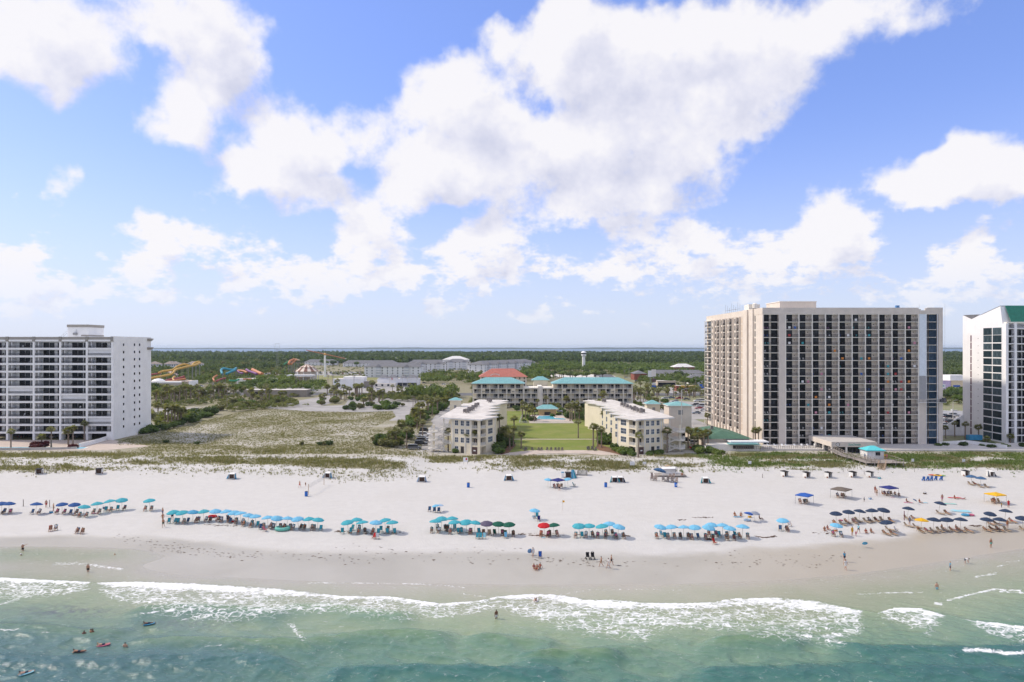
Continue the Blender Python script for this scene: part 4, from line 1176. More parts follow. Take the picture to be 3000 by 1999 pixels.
def watermat(name,col):
 m=bpy.data.materials.new(name);m.use_nodes=True
 g=NG(m.node_tree);b=g.n['Principled BSDF']
 pos=g.node('ShaderNodeNewGeometry').outputs['Position']
 g.put(b.inputs['Base Color'],g.mix(g.noise(pos,.7,3,.6),col,tuple(min(1,c*1.25)for c in col)))
 b.inputs['Roughness'].default_value=.08;b.inputs['IOR'].default_value=1.33
 bm=g.node('ShaderNodeBump');bm.inputs['Strength'].default_value=.2;g.put(bm.inputs['Height'],g.noise(pos,3,3,.6));g.l.new(bm.outputs[0],b.inputs['Normal'])
 return m
M_pool=watermat('pool_water',(.12,.50,.66))
def pool_thing(name,label,outline,parent_loc):
 e=tag(empty(name,parent_loc),label,'swimming pool')
 b=MB();b.prism(outline,.0,.10);b.build('coping',M_creamw,e)
 b=MB();b.prism(offset_poly(outline,-.45),.02,.115);b.build('water',M_pool,e)
 return e
pool_thing('swimming_pool','bright blue swimming pool with curved edge before the tan pool house',[(-5.5,-8),(-2,-10.5),(3,-10.3),(7,-12),(9.6,-9.5),(8.4,-5.5),(4.4,-4.4),(3.6,7),(-4.0,7),(-5.0,0)],(17.2,339,2.56))
pool_thing('swimming_pool','blue swimming pool before the white condominium, behind a low wall',[(-22,0),(14.5,0),(15.6,1.2),(15,4.6),(-22,4.6)],(-162.5,233.4,2.53))
sheet('pool_terrace',[(-200,231.5),(-137,231.5),(-128,241),(-150,256.8),(-200,256.8)],M_paver,.02,'paved pool terrace before the white condominium',world=True)
sheet('mulch_bed',[flat(1470,1310),flat(1500,1290),flat(1512,1305),flat(1490,1328),flat(1465,1335)],mat('brown_mulch',(.17,.09,.05),.95,.2,1),.04,'brown mulch bed beside the left cream block',world=True)
sheet('mulch_bed',[flat(1770,1330),flat(1745,1312),flat(1752,1300),flat(1800,1318),flat(1850,1341),flat(1832,1343)],MATS['brown_mulch'],.04,'brown mulch bed beside the right cream block',world=True)
sheet('mulch_bed',[flat(1183,1314),flat(1226,1272),flat(1236,1274),flat(1208,1312)],mat('pine_straw',(.30,.15,.08),.95,.2,1),.05,'reddish pine straw bed beside the parked cars',world=True)
sheet('parking_strip',[flat(1208,1318),flat(1290,1330),flat(1300,1290),flat(1330,1186),flat(1300,1186),flat(1243,1260)],M_asphl,.04,'grey parking strip beside the left cream block',world=True)
sheet('service_drive',[(-34,226),(-30.5,231),(-28,223),(-30,219)],M_conc,.045,'concrete drive end at the dune path',world=True)
sheet('old_parking_lot',[flat(880,1205),flat(925,1191),flat(1010,1187),flat(1020,1172),flat(1140,1160),flat(1250,1164),flat(1290,1170),flat(1215,1205),flat(1180,1240),flat(1120,1262),flat(1080,1262),flat(1160,1222),flat(1150,1205),flat(1060,1208)],M_asphl,.04,'cracked pale old parking lot behind the empty lot',world=True)
sheet('old_parking_lot',[flat(770,1196),flat(850,1178),flat(960,1160),flat(1010,1166),flat(960,1185),flat(880,1204)],M_asphl,.045,'cracked pale old parking lot among the palm clumps',world=True)
sheet('condominium_parking',[flat(440,1222),flat(560,1214),flat(610,1204),flat(600,1196),flat(500,1194),flat(440,1196)],M_asphl,.04,'pale parking court behind the white condominium',world=True)
sheet('road',[(-900,505),(900,478),(900,505),(-900,533)],M_asph,.05,'dark coastal highway crossing behind the hotels',world=True)
sheet('shop_forecourt',[(-250,530),(-60,518),(-70,598),(-240,606)],M_asphl,.045,'pale paved shop forecourts along the highway',world=True)
sheet('shop_forecourt',[(120,507),(420,490),(420,620),(120,590)],M_asphl,.047,'pale paved forecourts right of the highway junction',world=True)
sheet('side_road',[(84,500),(97,500),(128,900),(108,900)],M_asph,.06,'side road running inland past the diner',world=True)
sheet('hotel_parking',[(64,250),(88.5,250),(88.5,330),(150,330),(150,400),(80,470),(64,470)],M_asphl,.04,'parking lot between the right cream block and the tower',world=True)
sheet('tower_parking',[(154,268),(178,268),(185,272),(260,300),(260,370),(154,370)],M_asphl,.042,'parking lot between the beige tower and the white tower',world=True)
sheet('sand_clearing',[(42,800),(80,770),(122,800),(126,900),(60,930),(40,880)],mat('white_sand_fill',(.62,.58,.53),.95,.12,.1),.05,'white sand clearing among the trees behind the hotel',world=True)
sheet('meadow',[(-330,760),(-120,720),(-100,800),(-300,860)],mat('pale_meadow',(.22,.22,.08),.95,.2,.05),.05,'pale green meadow by the car park',world=True)
sheet('car_park',[(-330,862),(-180,830),(-170,940),(-330,980)],M_asphl,.055,'large crowded car park by the water park',world=True)
sheet('tower_terrace',[(84,231),(104,230.5),(121,230),(186,228),(214,226),(214,247),(89,242.5)],mat('pale_terrace',(.55,.52,.49),.9,.06),.45,'raised pale terrace before the beige tower',world=True,thick=True)
# ---- the town behind, cars, bay
def pt3(px,py,y):
 return((px-1500)/F*y,y,H-y*(py-HY)/F)
FWIN=MB().box(-.55,.55,-.06,.05,0,1.5).mesh('window',M_glass)
FWINB=window_mesh('window',1.7,1.7,M_panelw,M_glass,1,1,.15)
def house(name,label,x,y,W,D,floors,fh=3.0,rz=0.0,wall=None,roof=None,rh=4.0,roof_kind='hip',cols=0,side_cols=0,side='left',over=.8,cat='building',z=2.5,band=None,group=None,win=None,ridge=None):
 B=Bld(name,label,cat,(x,y,z),rz,group)
 h=floors*fh
 b=MB();b.box(0,W,0,D,0,h);B.part('wall',b,wall or M_white)
 if roof_kind=='hip':
  b=MB();b.hip(0,W,0,D,h+.01,h+rh,min(W,D)*.48 if ridge is None else ridge,over=over,axis='x' if W>=D else 'y');B.part('roof',b,roof or M_greyroof)
 else:
  b=MB();b.box(-.15,W+.15,-.15,D+.15,h,h+.7);B.part('parapet',b,wall or M_white)
  b=MB();b.box(.2,W-.2,.2,D-.2,h+.7,h+.75);B.part('roof',b,roof or M_roofw)
 wm=win or FWIN
 for f in range(floors):
  for c in range(cols):B.put('window',wm,((c+.5)*W/cols,-.02,f*fh+.9))
  for c in range(side_cols):
   yy=(c+.5)*D/side_cols
   if side=='left':B.put('window',wm,(-.02,yy,f*fh+.9),-math.pi/2)
   else:B.put('window',wm,(W+.02,yy,f*fh+.9),math.pi/2)
 return B
M_aptwall=mat('white_apartment_siding',(.78,.78,.80),.85,.04,.2)
M_aptblue=mat('pale_blue_grey_siding',(.56,.58,.62),.85,.06,.3)
def apartment(label,x,y,W,D,rz,n,group='white apartment blocks with grey roofs'):
 B=house('apartment_block',label,x,y,W,D,4,3.05,rz,M_aptwall,M_greyroof,4.6,'hip',n,3,'left',1.0,'apartment block',group=group)
 k=max(2,int(W/26))
 bay=MB();bay.box(-2.6,2.6,-1.6,-.01,0,11.6);bm=bay.mesh('balcony_bay',M_aptblue)
 slab=MB().box(-2.9,2.9,-2.3,-1.61,-.2,.9).mesh('balcony',M_aptwall)
 hat=MB();hat.hip(-2.9,2.9,-2.2,4,12.25,15.2,2.4,over=.3,axis='y');hm=hat.mesh('bay_roof',M_greyroof)
 for i in range(k):
  xx=(i+.5)*W/k
  B.put('balcony_bay',bm,(xx,0,0));B.put('bay_roof',hm,(xx,0,0))
  for f in range(1,4):B.put('balcony',slab,(xx,0,f*3.05))
 return B
apartment('white four storey apartments with grey hipped roof directly behind the strip shops',-170,786,65,19,0,11)
apartment('white four storey apartments standing second in the row, behind the strip shops block',-132,930,42,20,.12,7)
apartment('white four storey apartments third in the row with the tallest looking roof',-103,1040,40,30,.1,6)
apartment('very long white apartments with grey roof running inland past the red roof',-36,882,179,24,math.radians(66.4),26)
house('grey_roof_block','low grey roofed block beyond the swing ride',-300,1210,95,18,2,3.2,0,M_aptwall,M_greyroof,5,cols=14)
house('grey_roof_block','low grey roofed block beyond the first white apartments',-190,1260,70,18,2,3.2,0,M_aptwall,M_greyroof,5,cols=10)
house('grey_roof_block','low grey roofed block half hidden behind the second white apartments',-395,1300,60,18,2,3.2,0,M_aptwall,M_greyroof,5,cols=9)
house('pale_roof_hall','broad pale roofed hall in front of the pine wood',-270,1500,90,40,2,4.0,0,M_aptwall,mat('pale_metal_roof',(.66,.64,.62),.6),5)
house('pale_roof_hall','pale domed hall roof rising behind the second apartments',-120,1180,44,34,3,4.4,0,M_aptwall,MATS['pale_metal_roof'],6)
M_brownroof=mat('brown_shingle_roof',(.30,.25,.22),.9,.1,.5)
for i,(px,w)in enumerate(((446,30),(478,24),(508,26),(545,24),(572,28))):
 x=(px-1500)/F*900
 house('brown_roof_house','white house with brown hipped roof, %s from the condominium end wall'%nth(i+1),x-6,900+(i%2)*14,w*.45,14,4,3.1,.15*(-1)**i,M_aptwall,M_brownroof,3.6,cols=4,group='brown roofed houses by the water park')
B=house('red_roof_inn','red hipped roof inn directly behind the teal roof hotel',-28,600,41,24,3,2.9,.05,mat('pale_yellow_wall',(.70,.62,.50),.85),M_redroof,7.0,cols=10,over=1.2,cat='inn')
g=MB();g.hip(6,20,-5,12,8.8,13.2,6.5,over=.6,axis='y');B.part('gable_roof',g,M_redroof)
g=MB()
for k in range(9):
 t=math.pi*(.15+.7*k/8);g.box(13-4.2*math.cos(t)-.35,13-4.2*math.cos(t)+.35,-5.75,-5.68,9.2+1.9*math.sin(t),9.9+1.9*math.sin(t))
B.part('white_emblem',g,M_panelw)['kind']='stuff'
B=house('strip_shops','white strip of shops with small grey roofs and a red emblem',-119,603,36,16,1,6.2,.0,M_aptwall,M_roofw,roof_kind='flat',cat='shops')
for(a,b,y0)in((1,9,.4),(9.5,17,-.6),(20,25,.4),(27,35,-.6)):
 r=MB();r.hip(a,b,y0,y0+9,8.0,10.2,3.2,over=.5);B.part('turret_roof',r,M_greyroof)
 r=MB();r.box(a,b,y0,y0+9,6.2,8.0);B.part('turret',r,M_aptwall)
r=MB();r.box(18,35,-.25,-.02,.2,3.4);B.part('shop_glazing',r,M_glass)
r=MB();r.box(-7,17,-5,-.05,0,3.2);B.part('front_wing',r,M_creamw)
for k in range(4):B.put('window',FWINB,(-5+k*5.2,-5.03,.7))
def emblem(B,x,y,z,s,m):
 e=MB()
 for(a,b,c,d)in((-1,1,.7,1),(-1,-.6,0,.7),(-1,.9,-.1,.2),(.55,.9,-.8,-.1),(-1,.9,-1,-.7)):e.box(x+a*s,x+b*s,y-.08,y,z+c*s,z+d*s)
 B.part('emblem',e,m)
emblem(B,13.2,-.7,7.0,.75,mat('emblem_red',(.55,.04,.08),.5))
B=house('white_store','plain white box store with a small round sign by the highway',-153,583,26,14,1,7.0,0,M_white,M_roofw,roof_kind='flat',cat='store')
r=MB();r.box(8,26.2,4,14.2,7.7,9.4);B.part('upper_wall',r,M_white)
r=MB();r.lathe([(.9,0),(.9,.06)],14);o=B.part('round_sign',r,mat('sign_dark_green',(.03,.12,.08),.5),(2.0,-.08,5.0));o.rotation_euler=(math.pi/2,0,0)
r=MB();r.box(26.2,31,2,9,0,5.4);B.part('service_yard',r,M_wood)
B=Bld('fuel_canopy','long white fuel station canopy on columns by the oak trees','canopy',(-229,693,2.5))
b=MB();b.box(0,26,0,12,5.0,6.6);B.part('roof',b,M_panelw)
pm=MB().box(-.35,.35,-.35,.35,0,5.0).mesh('column',M_panelw)
for i in range(4):
 for yy in(2,10):B.put('column',pm,(2+i*7.3,yy,0))
b=MB();b.box(3,22,13,18,0,4);B.part('kiosk',b,M_beige)
B=house('orange_trim_diner','low white diner with orange roof band beside the water park',-258,640,38,14,1,4.6,0,M_white,M_roofw,roof_kind='flat',cat='diner')
for(a,b)in((6,14),(24,37)):
 r=MB();r.box(a,b,-.4,-.16,4.4,5.6);B.part('orange_band',r,mat('orange_paint',(.62,.22,.08),.6))
r=MB();r.box(16,36,-.2,-.02,.3,3.2);B.part('glazing',r,M_glass)
B=house('beige_store','windowless beige store with white parapet and a mural end wall',-292,547,27,16,1,6.3,0,mat('greige_wall',(.48,.43,.37),.9,.05),M_roofw,roof_kind='flat',cat='store')
r=MB();r.box(27.02,33,.2,14,0,7.6);B.part('mural_block',r,mat('mural',(.42,.26,.22),.8,.35,.35,col2=(.62,.52,.46)))
r=MB();r.box(33,34,-.2,14,0,7.8);B.part('white_pylon',r,M_white)
r=MB();r.lathe([(5,0),(5,.5),(3,1.8),(.4,2.3)],12,(4,9,7.05));B.part('tent_roof',r,M_white)
r=MB();r.box(-.3,27.3,-.3,-.16,6.0,7.05);B.part('white_band',r,M_white)
B=house('low_grey_store','long low grey brick store with flat white roof across the vacant lots',-187,478,43,11,1,4.2,0,mat('grey_brown_brick',(.33,.29,.25),.9,.1),M_roofw,roof_kind='flat',cat='store')
r=MB();r.box(4,11,-.1,-.02,0,3.4);B.part('dark_opening',r,M_dark)
house('brick_motel','red brick motel wing with grey roof by the junction',129,720,13,22,2,3.4,0,M_brick,M_greyroof,3.0,cols=1,cat='motel')
house('grey_roof_motel','long grey roofed white motel wing behind the pylon sign',149,745,62,14,2,3.1,-.02,M_white,M_greyroof,3.6,cols=14,cat='motel')
house('grey_roof_motel','white balcony motel wing with grey roof nearest the beige tower',166,640,38,13,2,3.1,-.04,M_white,M_greyroof,3.2,cols=9,cat='motel',win=FWINB)
house('brick_motel','red brick block with pale hipped roof among the trees',205,860,26,18,3,3.2,.1,M_brick,MATS['pale_metal_roof'],4.2,cols=0,cat='motel')
house('brown_roof_house','small brown house under a pale roof among the right hand trees',262,830,20,14,2,3.2,0,mat('brown_boards',(.20,.12,.08),.9),MATS['pale_metal_roof'],3,cat='house')
B=house('flat_roof_diner','low flat roofed diner with dark lower wall beside the junction',128,600,16,10,1,4.6,0,mat('diner_tan',(.55,.46,.36),.8),M_roofw,roof_kind='flat',cat='diner')
r=MB();r.box(-.1,16.1,-.12,-.02,0,1.6);B.part('dark_plinth',r,M_dark);r=MB();r.box(.5,15.5,-.08,-.02,1.7,3.6);B.part('glazing',r,M_glass)
B=house('waffle_diner','small brick diner with yellow lettered sign band by the highway',130,540,15,8,1,3.6,0,M_brick,M_roofw,roof_kind='flat',cat='diner')
r=MB();r.box(3.5,15.2,-.5,-.17,3.2,4.6);B.part('sign_band',r,mat('sign_yellow',(.85,.50,.05),.5))
cu=bpy.data.curves.new('sign_lettering','FONT');cu.body='WAFFLE HOUSE';cu.size=1.35;cu.extrude=.02;cu.align_x='CENTER';cu.materials.append(M_rail)
text_part('sign_lettering',cu,B.e,(9.3,-.53,3.45))
r=MB();r.box(.4,14.6,-.1,-.02,.6,2.6);B.part('glazing',r,M_glass)
def sign_post(label,px,py_base,y,ptop,w,h,m,name='road_sign'):
 x=(px-1500)/F*y;zt=H-y*(ptop-HY)/F
 B=Bld(name,label,'sign',(x,y,2.5))
 b=MB();b.box(-.3,.3,-.3,.3,0,zt-2.5);B.part('post',b,M_grey)
 b=MB();b.box(-w/2,w/2,-.5,-.31,zt-2.5-h,zt-2.5);B.part('board',b,m)
 return B
B=sign_post('blue rounded road sign board beside the yellow diner',2057,1150,540,1126,4.2,3.0,mat('sign_blue',(.03,.12,.45),.5))
B=sign_post('tall dark pylon with stacked sign boards before the motels',1915,1152,520,1083,3.4,5.2,M_creamw)
for(z0,z1,m)in((4.0,5.8,MATS['sign_blue']),(6.4,7.6,M_panelw),(8.4,11.0,mat('board_brown',(.14,.08,.07),.6))):
 b=MB();b.box(-1.5,1.7,-.55,-.3,z0,z1);B.part('board',b,m)
sign_post('white double sided hoarding on a pylon above the junction',1905,1150,640,1086,4.4,6.0,M_panelw)
sign_post('small pink banner sign by the white store',1071,1135,600,1103,1.6,6.0,mat('banner_pink',(.60,.30,.32),.6))
B=house('lilac_shop','lilac painted shop front between the two right hand towers',326,526,12,14,1,8.4,0,mat('lilac_paint',(.60,.48,.66),.8),M_roofw,roof_kind='flat',cat='shop')
r=MB();r.box(2,8,-.1,-.02,3.4,6.4);B.part('sign_panel',r,M_white);r=MB();r.box(3,7,-.16,-.1,4.6,5.4);B.part('sign_letters',r,mat('sign_teal',(.05,.3,.35),.5))
B=house('yellow_shop','pale yellow shop front with white tower behind, between the towers',338.4,526,14,14,1,8.4,0,mat('pale_yellow_paint',(.75,.62,.42),.8),M_roofw,roof_kind='flat',cat='shop')
r=MB();r.box(1.5,6.8,-.1,-.02,4.2,5.6);B.part('sign_letters',r,MATS['sign_blue']);r=MB();r.box(.5,14,2,13,9.2,13.2);B.part('white_upper_storey',r,M_white)
house('grey_hall','wide grey hipped roof hall seen between the two right hand towers',330,660,46,24,1,4.5,0,M_beige,M_greyroof,4.5,cols=10,cat='hall',win=FWINB)
house('white_house','little white gabled house above the grey hall between the towers',420,700,22,14,2,3.2,0,M_white,M_brownroof,4,cols=3,cat='house')
house('wide_roof_hall','far grey roofed hall at the tree line between the towers',330,900,60,20,1,5,0,M_aptwall,M_greyroof,4)
B=Bld('lookout_tower','white round lookout tower with dark band rising from the wood','tower',(105,1000,2.5))
b=MB();b.lathe([(2.2,0),(2.2,21)],12);B.part('shaft',b,M_white)
b=MB();b.lathe([(2.4,21),(3.6,22.5),(3.6,24.5)],12);B.part('gallery',b,M_white)
b=MB();b.lathe([(3.7,24.5),(3.9,26.2)],12);B.part('dark_windows',b,M_glass)
b=MB();b.lathe([(4.0,26.2),(4.0,26.8),(2.6,28.4),(.5,29)],12);B.part('cap',b,M_white)
B=Bld('lattice_mast','thin lattice mast with a splayed crown behind the water park','mast',((812-1500)/F*900,900,2.5))
b=MB()
for s_ in(-1,1):
 b.bar((s_*1.6,0,0),(s_*1.0,0,33),.12,4)
 b.bar((s_*3.6,0,31),(s_*2.4,0,39.4),.16,4)
for i in range(11):z=i*3.0;b.bar((-1.6+z*.018,0,z),(1.6-z*.018,0,z+3),.07,4);b.bar((1.6-z*.018,0,z),(-1.6+z*.018,0,z+3),.07,4)
B.part('lattice',b,M_grey)
b=MB();b.bar((-2.6,0,39.4),(2.6,0,39.4),.16,4);b.bar((0,0,33),(0,0,36),.12,4);b.bar((-3.6,0,31),(3.6,0,31),.12,4);B.part('crown_bar',b,M_grey)
B=Bld('swing_arm_ride','thrill ride with long orange tilted arm on a white column','ride',((952-1500)/F*800,800,2.5))
b=MB();b.lathe([(1.6,0),(1.25,5),(1.1,26)],10);B.part('column',b,M_white)
b=MB();b.bar((-22,0,31.4),(24,0,21.4),.5,6);B.part('arm',b,mat('ride_orange',(.52,.20,.13),.6))
b=MB();b.lathe([(.9,25),(1.5,26),(1.5,27.4),(.6,28)],10);B.part('hub',b,mat('ride_gold',(.7,.4,.15),.5))
b=MB();b.box(-23,-21.8,-.5,.5,31.2,31.9);b.box(23.6,25,-.5,.5,20.9,21.6);B.part('seat_pod',b,M_panelw)
B=Bld('striped_pavilion','round pavilion with tan and brown striped tent roof','pavilion',((900-1500)/F*720,720,2.5))
M_st=[mat('stripe_tan',(.72,.62,.52),.8),mat('stripe_brown',(.22,.11,.08),.8)]
N=20
for(r0,r1,z0,z1)in((12.5,7.5,9.5,13.2),(8.0,1.0,13.6,16.8)):
 for k in range(N):
  t0,t1=2*math.pi*k/N,2*math.pi*(k+1)/N
  p=lambda r,t,z:(r*math.cos(t),r*math.sin(t),z)
  b=MB();b.quad(p(r0,t0,z0),p(r0,t1,z0),p(r1,t1,z1),p(r1,t0,z1));b.quad(p(r0,t0,z0-.15),p(r1,t0,z1-.15),p(r1,t1,z1-.15),p(r0,t1,z0-.15))
  B.part('roof_panel',b,M_st[k%2])
pm=MB().box(-.25,.25,-.25,.25,0,9.6).mesh('post',M_panelw)
for k in range(10):B.put('post',pm,(11.5*math.cos(.3+k*.628),11.5*math.sin(.3+k*.628),0))
b=MB();b.lathe([(9,0),(9,9.5)],14);B.part('inner_wall',b,M_beige)
def slide(label,pts,m,r=1.1,posts=True):
 r=r*.78
 P=[pt3(*p)for p in pts]
 Q=[]
 for i in range(len(P)-1):
  for k in range(5):
   t=k/5;p0=P[max(i-1,0)];p1=P[i];p2=P[i+1];p3=P[min(i+2,len(P)-1)]
   Q.append(tuple(.5*((2*p1[a])+(-p0[a]+p2[a])*t+(2*p0[a]-5*p1[a]+4*p2[a]-p3[a])*t*t+(-p0[a]+3*p1[a]-3*p2[a]+p3[a])*t**3)for a in range(3)))
 Q.append(P[-1])
 o=Q[0]
 B=Bld('water_slide',label,'water slide',(o[0],o[1],2.5),group='slides of the water park')
 L=[(q[0]-o[0],q[1]-o[1],q[2]-2.5)for q in Q]
 b=MB();b.tube(L,r,8);b.smooth=True;B.part('chute',b,m)
 if posts:
  pm=M_grey
  for q in L[::4]:
   if q[2]>1:b=MB();b.bar((q[0],q[1],0),(q[0],q[1],q[2]-r*.8),.2,5);B.part('post',b,pm)
SLY=mat('slide_yellow',(.62,.38,.09),.5,.06);SR=mat('slide_red',(.34,.07,.07),.4,.06);SO=mat('slide_orange',(.52,.20,.08),.5,.06);SP=mat('slide_purple',(.20,.06,.20),.4,.06);ST=mat('slide_teal',(.04,.28,.36),.4,.06);SG=mat('slide_green',(.04,.30,.14),.4,.06)
slide('long yellow tube slide winding down furthest behind the condominium',[(584,1060,680),(570,1064,676),(560,1072,668),(540,1068,660),(520,1074,655),(505,1084,650),(478,1088,646),(466,1092,640)],SLY,1.3)
slide('second yellow tube slide curving below the longest one',[(586,1063,670),(572,1070,660),(556,1073,652),(535,1078,645),(515,1084,640),(503,1096,634),(478,1102,628),(455,1106,622),(440,1109,618)],SLY,1.3)
slide('red tube slide running low beneath the yellow slides',[(470,1094,650),(455,1096,640),(440,1098,632)],SR,1.2)
slide('red and low slide lane near the beige store',[(540,1104,610),(520,1110,605),(498,1113,600),(485,1117,596)],SR,1.4)
slide('short yellow flume splashing down near the beige store',[(512,1103,606),(506,1110,602),(512,1116,598)],SLY,1.0)
slide('orange flume beside the yellow splash down',[(545,1110,600),(520,1114,597),(490,1119,594)],SO,1.1)
slide('orange flume in the middle of the park',[(636,1100,610),(625,1108,604),(628,1117,598)],SO,1.0)
slide('dark red flume beside the middle orange one',[(660,1108,612),(645,1112,606),(634,1117,600)],SR,1.0)
slide('teal pipe slide crossing behind the palms',[(692,1079,700),(680,1084,690),(655,1080,684),(648,1086,676),(652,1096,668)],ST,1.5)
slide('blue green bowl run beside the teal pipe slide',[(690,1084,690),(676,1090,682),(662,1096,676)],ST,1.6)
slide('purple slide dropping to the right in the park centre',[(722,1083,700),(730,1088,690),(742,1092,680),(752,1096,672)],SP,1.5)
slide('small purple slide beside an orange one',[(694,1086,690),(702,1092,684),(712,1094,676)],SP,1.0)
slide('wide orange mat racer slide in the park centre',[(740,1084,700),(752,1090,690),(768,1097,680)],SO,2.4)
slide('orange mat racer slide with pale lanes',[(698,1086,706),(712,1087,700),(724,1092,690)],SO,1.4)
slide('tall orange drop slide by the striped pavilion',[(862,1053,760),(850,1058,752),(846,1067,745)],SO,1.6)
slide('second tall orange drop slide by the striped pavilion',[(868,1054,765),(860,1060,757),(852,1068,748)],SO,1.4)
slide('pale green slide descending left of the orange drop slides',[(853,1055,765),(842,1061,757),(832,1068,750)],SG,.9)
slide('green flume low behind the diner',[(700,1112,612),(688,1116,606),(672,1115,600)],SG,1.0)
B=Bld('slide_tower','dark timber start tower of the orange drop slides','tower',((868-1500)/F*770,770,2.5))
b=MB()
for s_ in(-3,3):
 for t_ in(-3,3):b.box(s_-.3,s_+.3,t_-.3,t_+.3,0,18)
b.box(-3.6,3.6,-3.6,3.6,17,17.5);b.box(-3.4,3.4,-3.4,3.4,9,9.4);B.part('frame',b,M_wood)
b=MB();b.hip(-4,4,-4,4,20,22,3.5);B.part('roof',b,mat('thatch',(.42,.30,.2),.9));
pm=MB().box(-.2,.2,-.2,.2,17.5,20).mesh('roof_post',M_wood)
for s_ in(-3,3):
 for t_ in(-3,3):B.put('roof_post',pm,(s_,t_,0))
B=house('tiled_canteen','pink tiled roof canteen left of the yellow slides',(452-1500)/F*740,740,20,12,1,4.5,0,M_beige,mat('pink_tile',(.62,.46,.42),.8),4.0,cat='building')
def utility_pole(label,px,py,h,arms=1,lamp=False):
 x,y=flat(px,py)
 B=Bld('street_lamp' if lamp else 'utility_pole',label,'street lamp' if lamp else 'pole',(x,y,2.5))
 b=MB();b.bar((0,0,0),(0,0,h),.19,6,r2=.12);B.part('pole',b,M_conc if lamp else mat('pole_wood',(.26,.20,.16),.9,.15))
 for i in range(arms):
  b=MB();b.box(-1.2,1.2,-.08,.08,h-.7-i*1.0,h-.5-i*1.0)
  if not lamp:B.part('crossarm',b,MATS.get('pole_wood')or M_wood)
 if lamp:
  b=MB();b.bar((0,0,h),(1.8,0,h+.5),.09,5);b.box(1.4,2.4,-.2,.2,h+.38,h+.52);B.part('lamp_arm',b,M_grey)
 else:
  b=MB();b.lathe([(.25,h-2.4),(.25,h-1.5)],8,(.35,0,0));B.part('transformer',b,M_grey)
for i,(px,py,h,lamp)in enumerate([(665,1205,13,0),(623,1172,12,0),(583,1186,9,0),(654,1132,12,0),(787,1128,12,0),(867,1140,11,0),(961,1140,12,0),(975,1141,12,0),(1037,1141,12,0),(1052,1116,11,0),(1210,1224,11,0),(1216,1226,10,0),(1142,1137,12,1),(1179,1140,12,1),(1221,1138,10,1),(1193,1141,9,1),(733,1090,14,1),(1843,1113,12,1),(2007,1165,11,0),(2038,1150,12,0),(1997,1310,20,1),(700,1175,8,0),(1829,1116,12,0),(2792,1230,9,1),(470,1130,8,1)]):
 utility_pole('%s %s from the left along the streets, about %s metres tall'%(nth(i+1).capitalize(),'grey lamp post' if lamp else 'brown wooden utility pole',{8:'eight',9:'nine',10:'ten',11:'eleven',12:'twelve',13:'thirteen',14:'fourteen',20:'twenty'}[h])if False else('%s standing %s'%('grey lamp post' if lamp else 'brown utility pole',['at the hedge corner of the empty lot','before the palm thicket','among palms behind the condominium','beyond the beige store','beside the round oak','left of the fuel canopy','before the white store, first of a pair','before the white store, second of a pair','at the front of the white store','behind the white store','in the cracked lot, taller of two','in the cracked lot, shorter of two','before the strip shops, tallest','before the strip shops entrance','right of the strip shops','among the cars by the strip shops','in the water park','at the junction by the clearing','before the yellow diner','beside the blue sign','beside the stucco shed','by the pale lot among palms','at the sand clearing edge','in the car park between the towers','before the beige store wall'][i])),px,py,h,2 if not lamp else 0,bool(lamp))
CARPAINT={k:mat('car_'+k,c,.25,.02,metal=.0,spec=.5)for k,c in{'white':(.78,.78,.78),'silver':(.42,.43,.45),'black':(.02,.02,.022),'grey':(.13,.135,.14),'red':(.40,.03,.03),'blue':(.06,.11,.22),'slate':(.18,.22,.27)}.items()}
M_tyre=mat('tyre',(.02,.02,.02),.9);M_rim=mat('wheel_rim',(.45,.45,.46),.4);M_carglass=glassmat('car_glass',(.015,.018,.02));M_lamp=mat('headlight',(.75,.75,.72),.2);M_tail=mat('tail_lamp',(.35,.01,.01),.3)
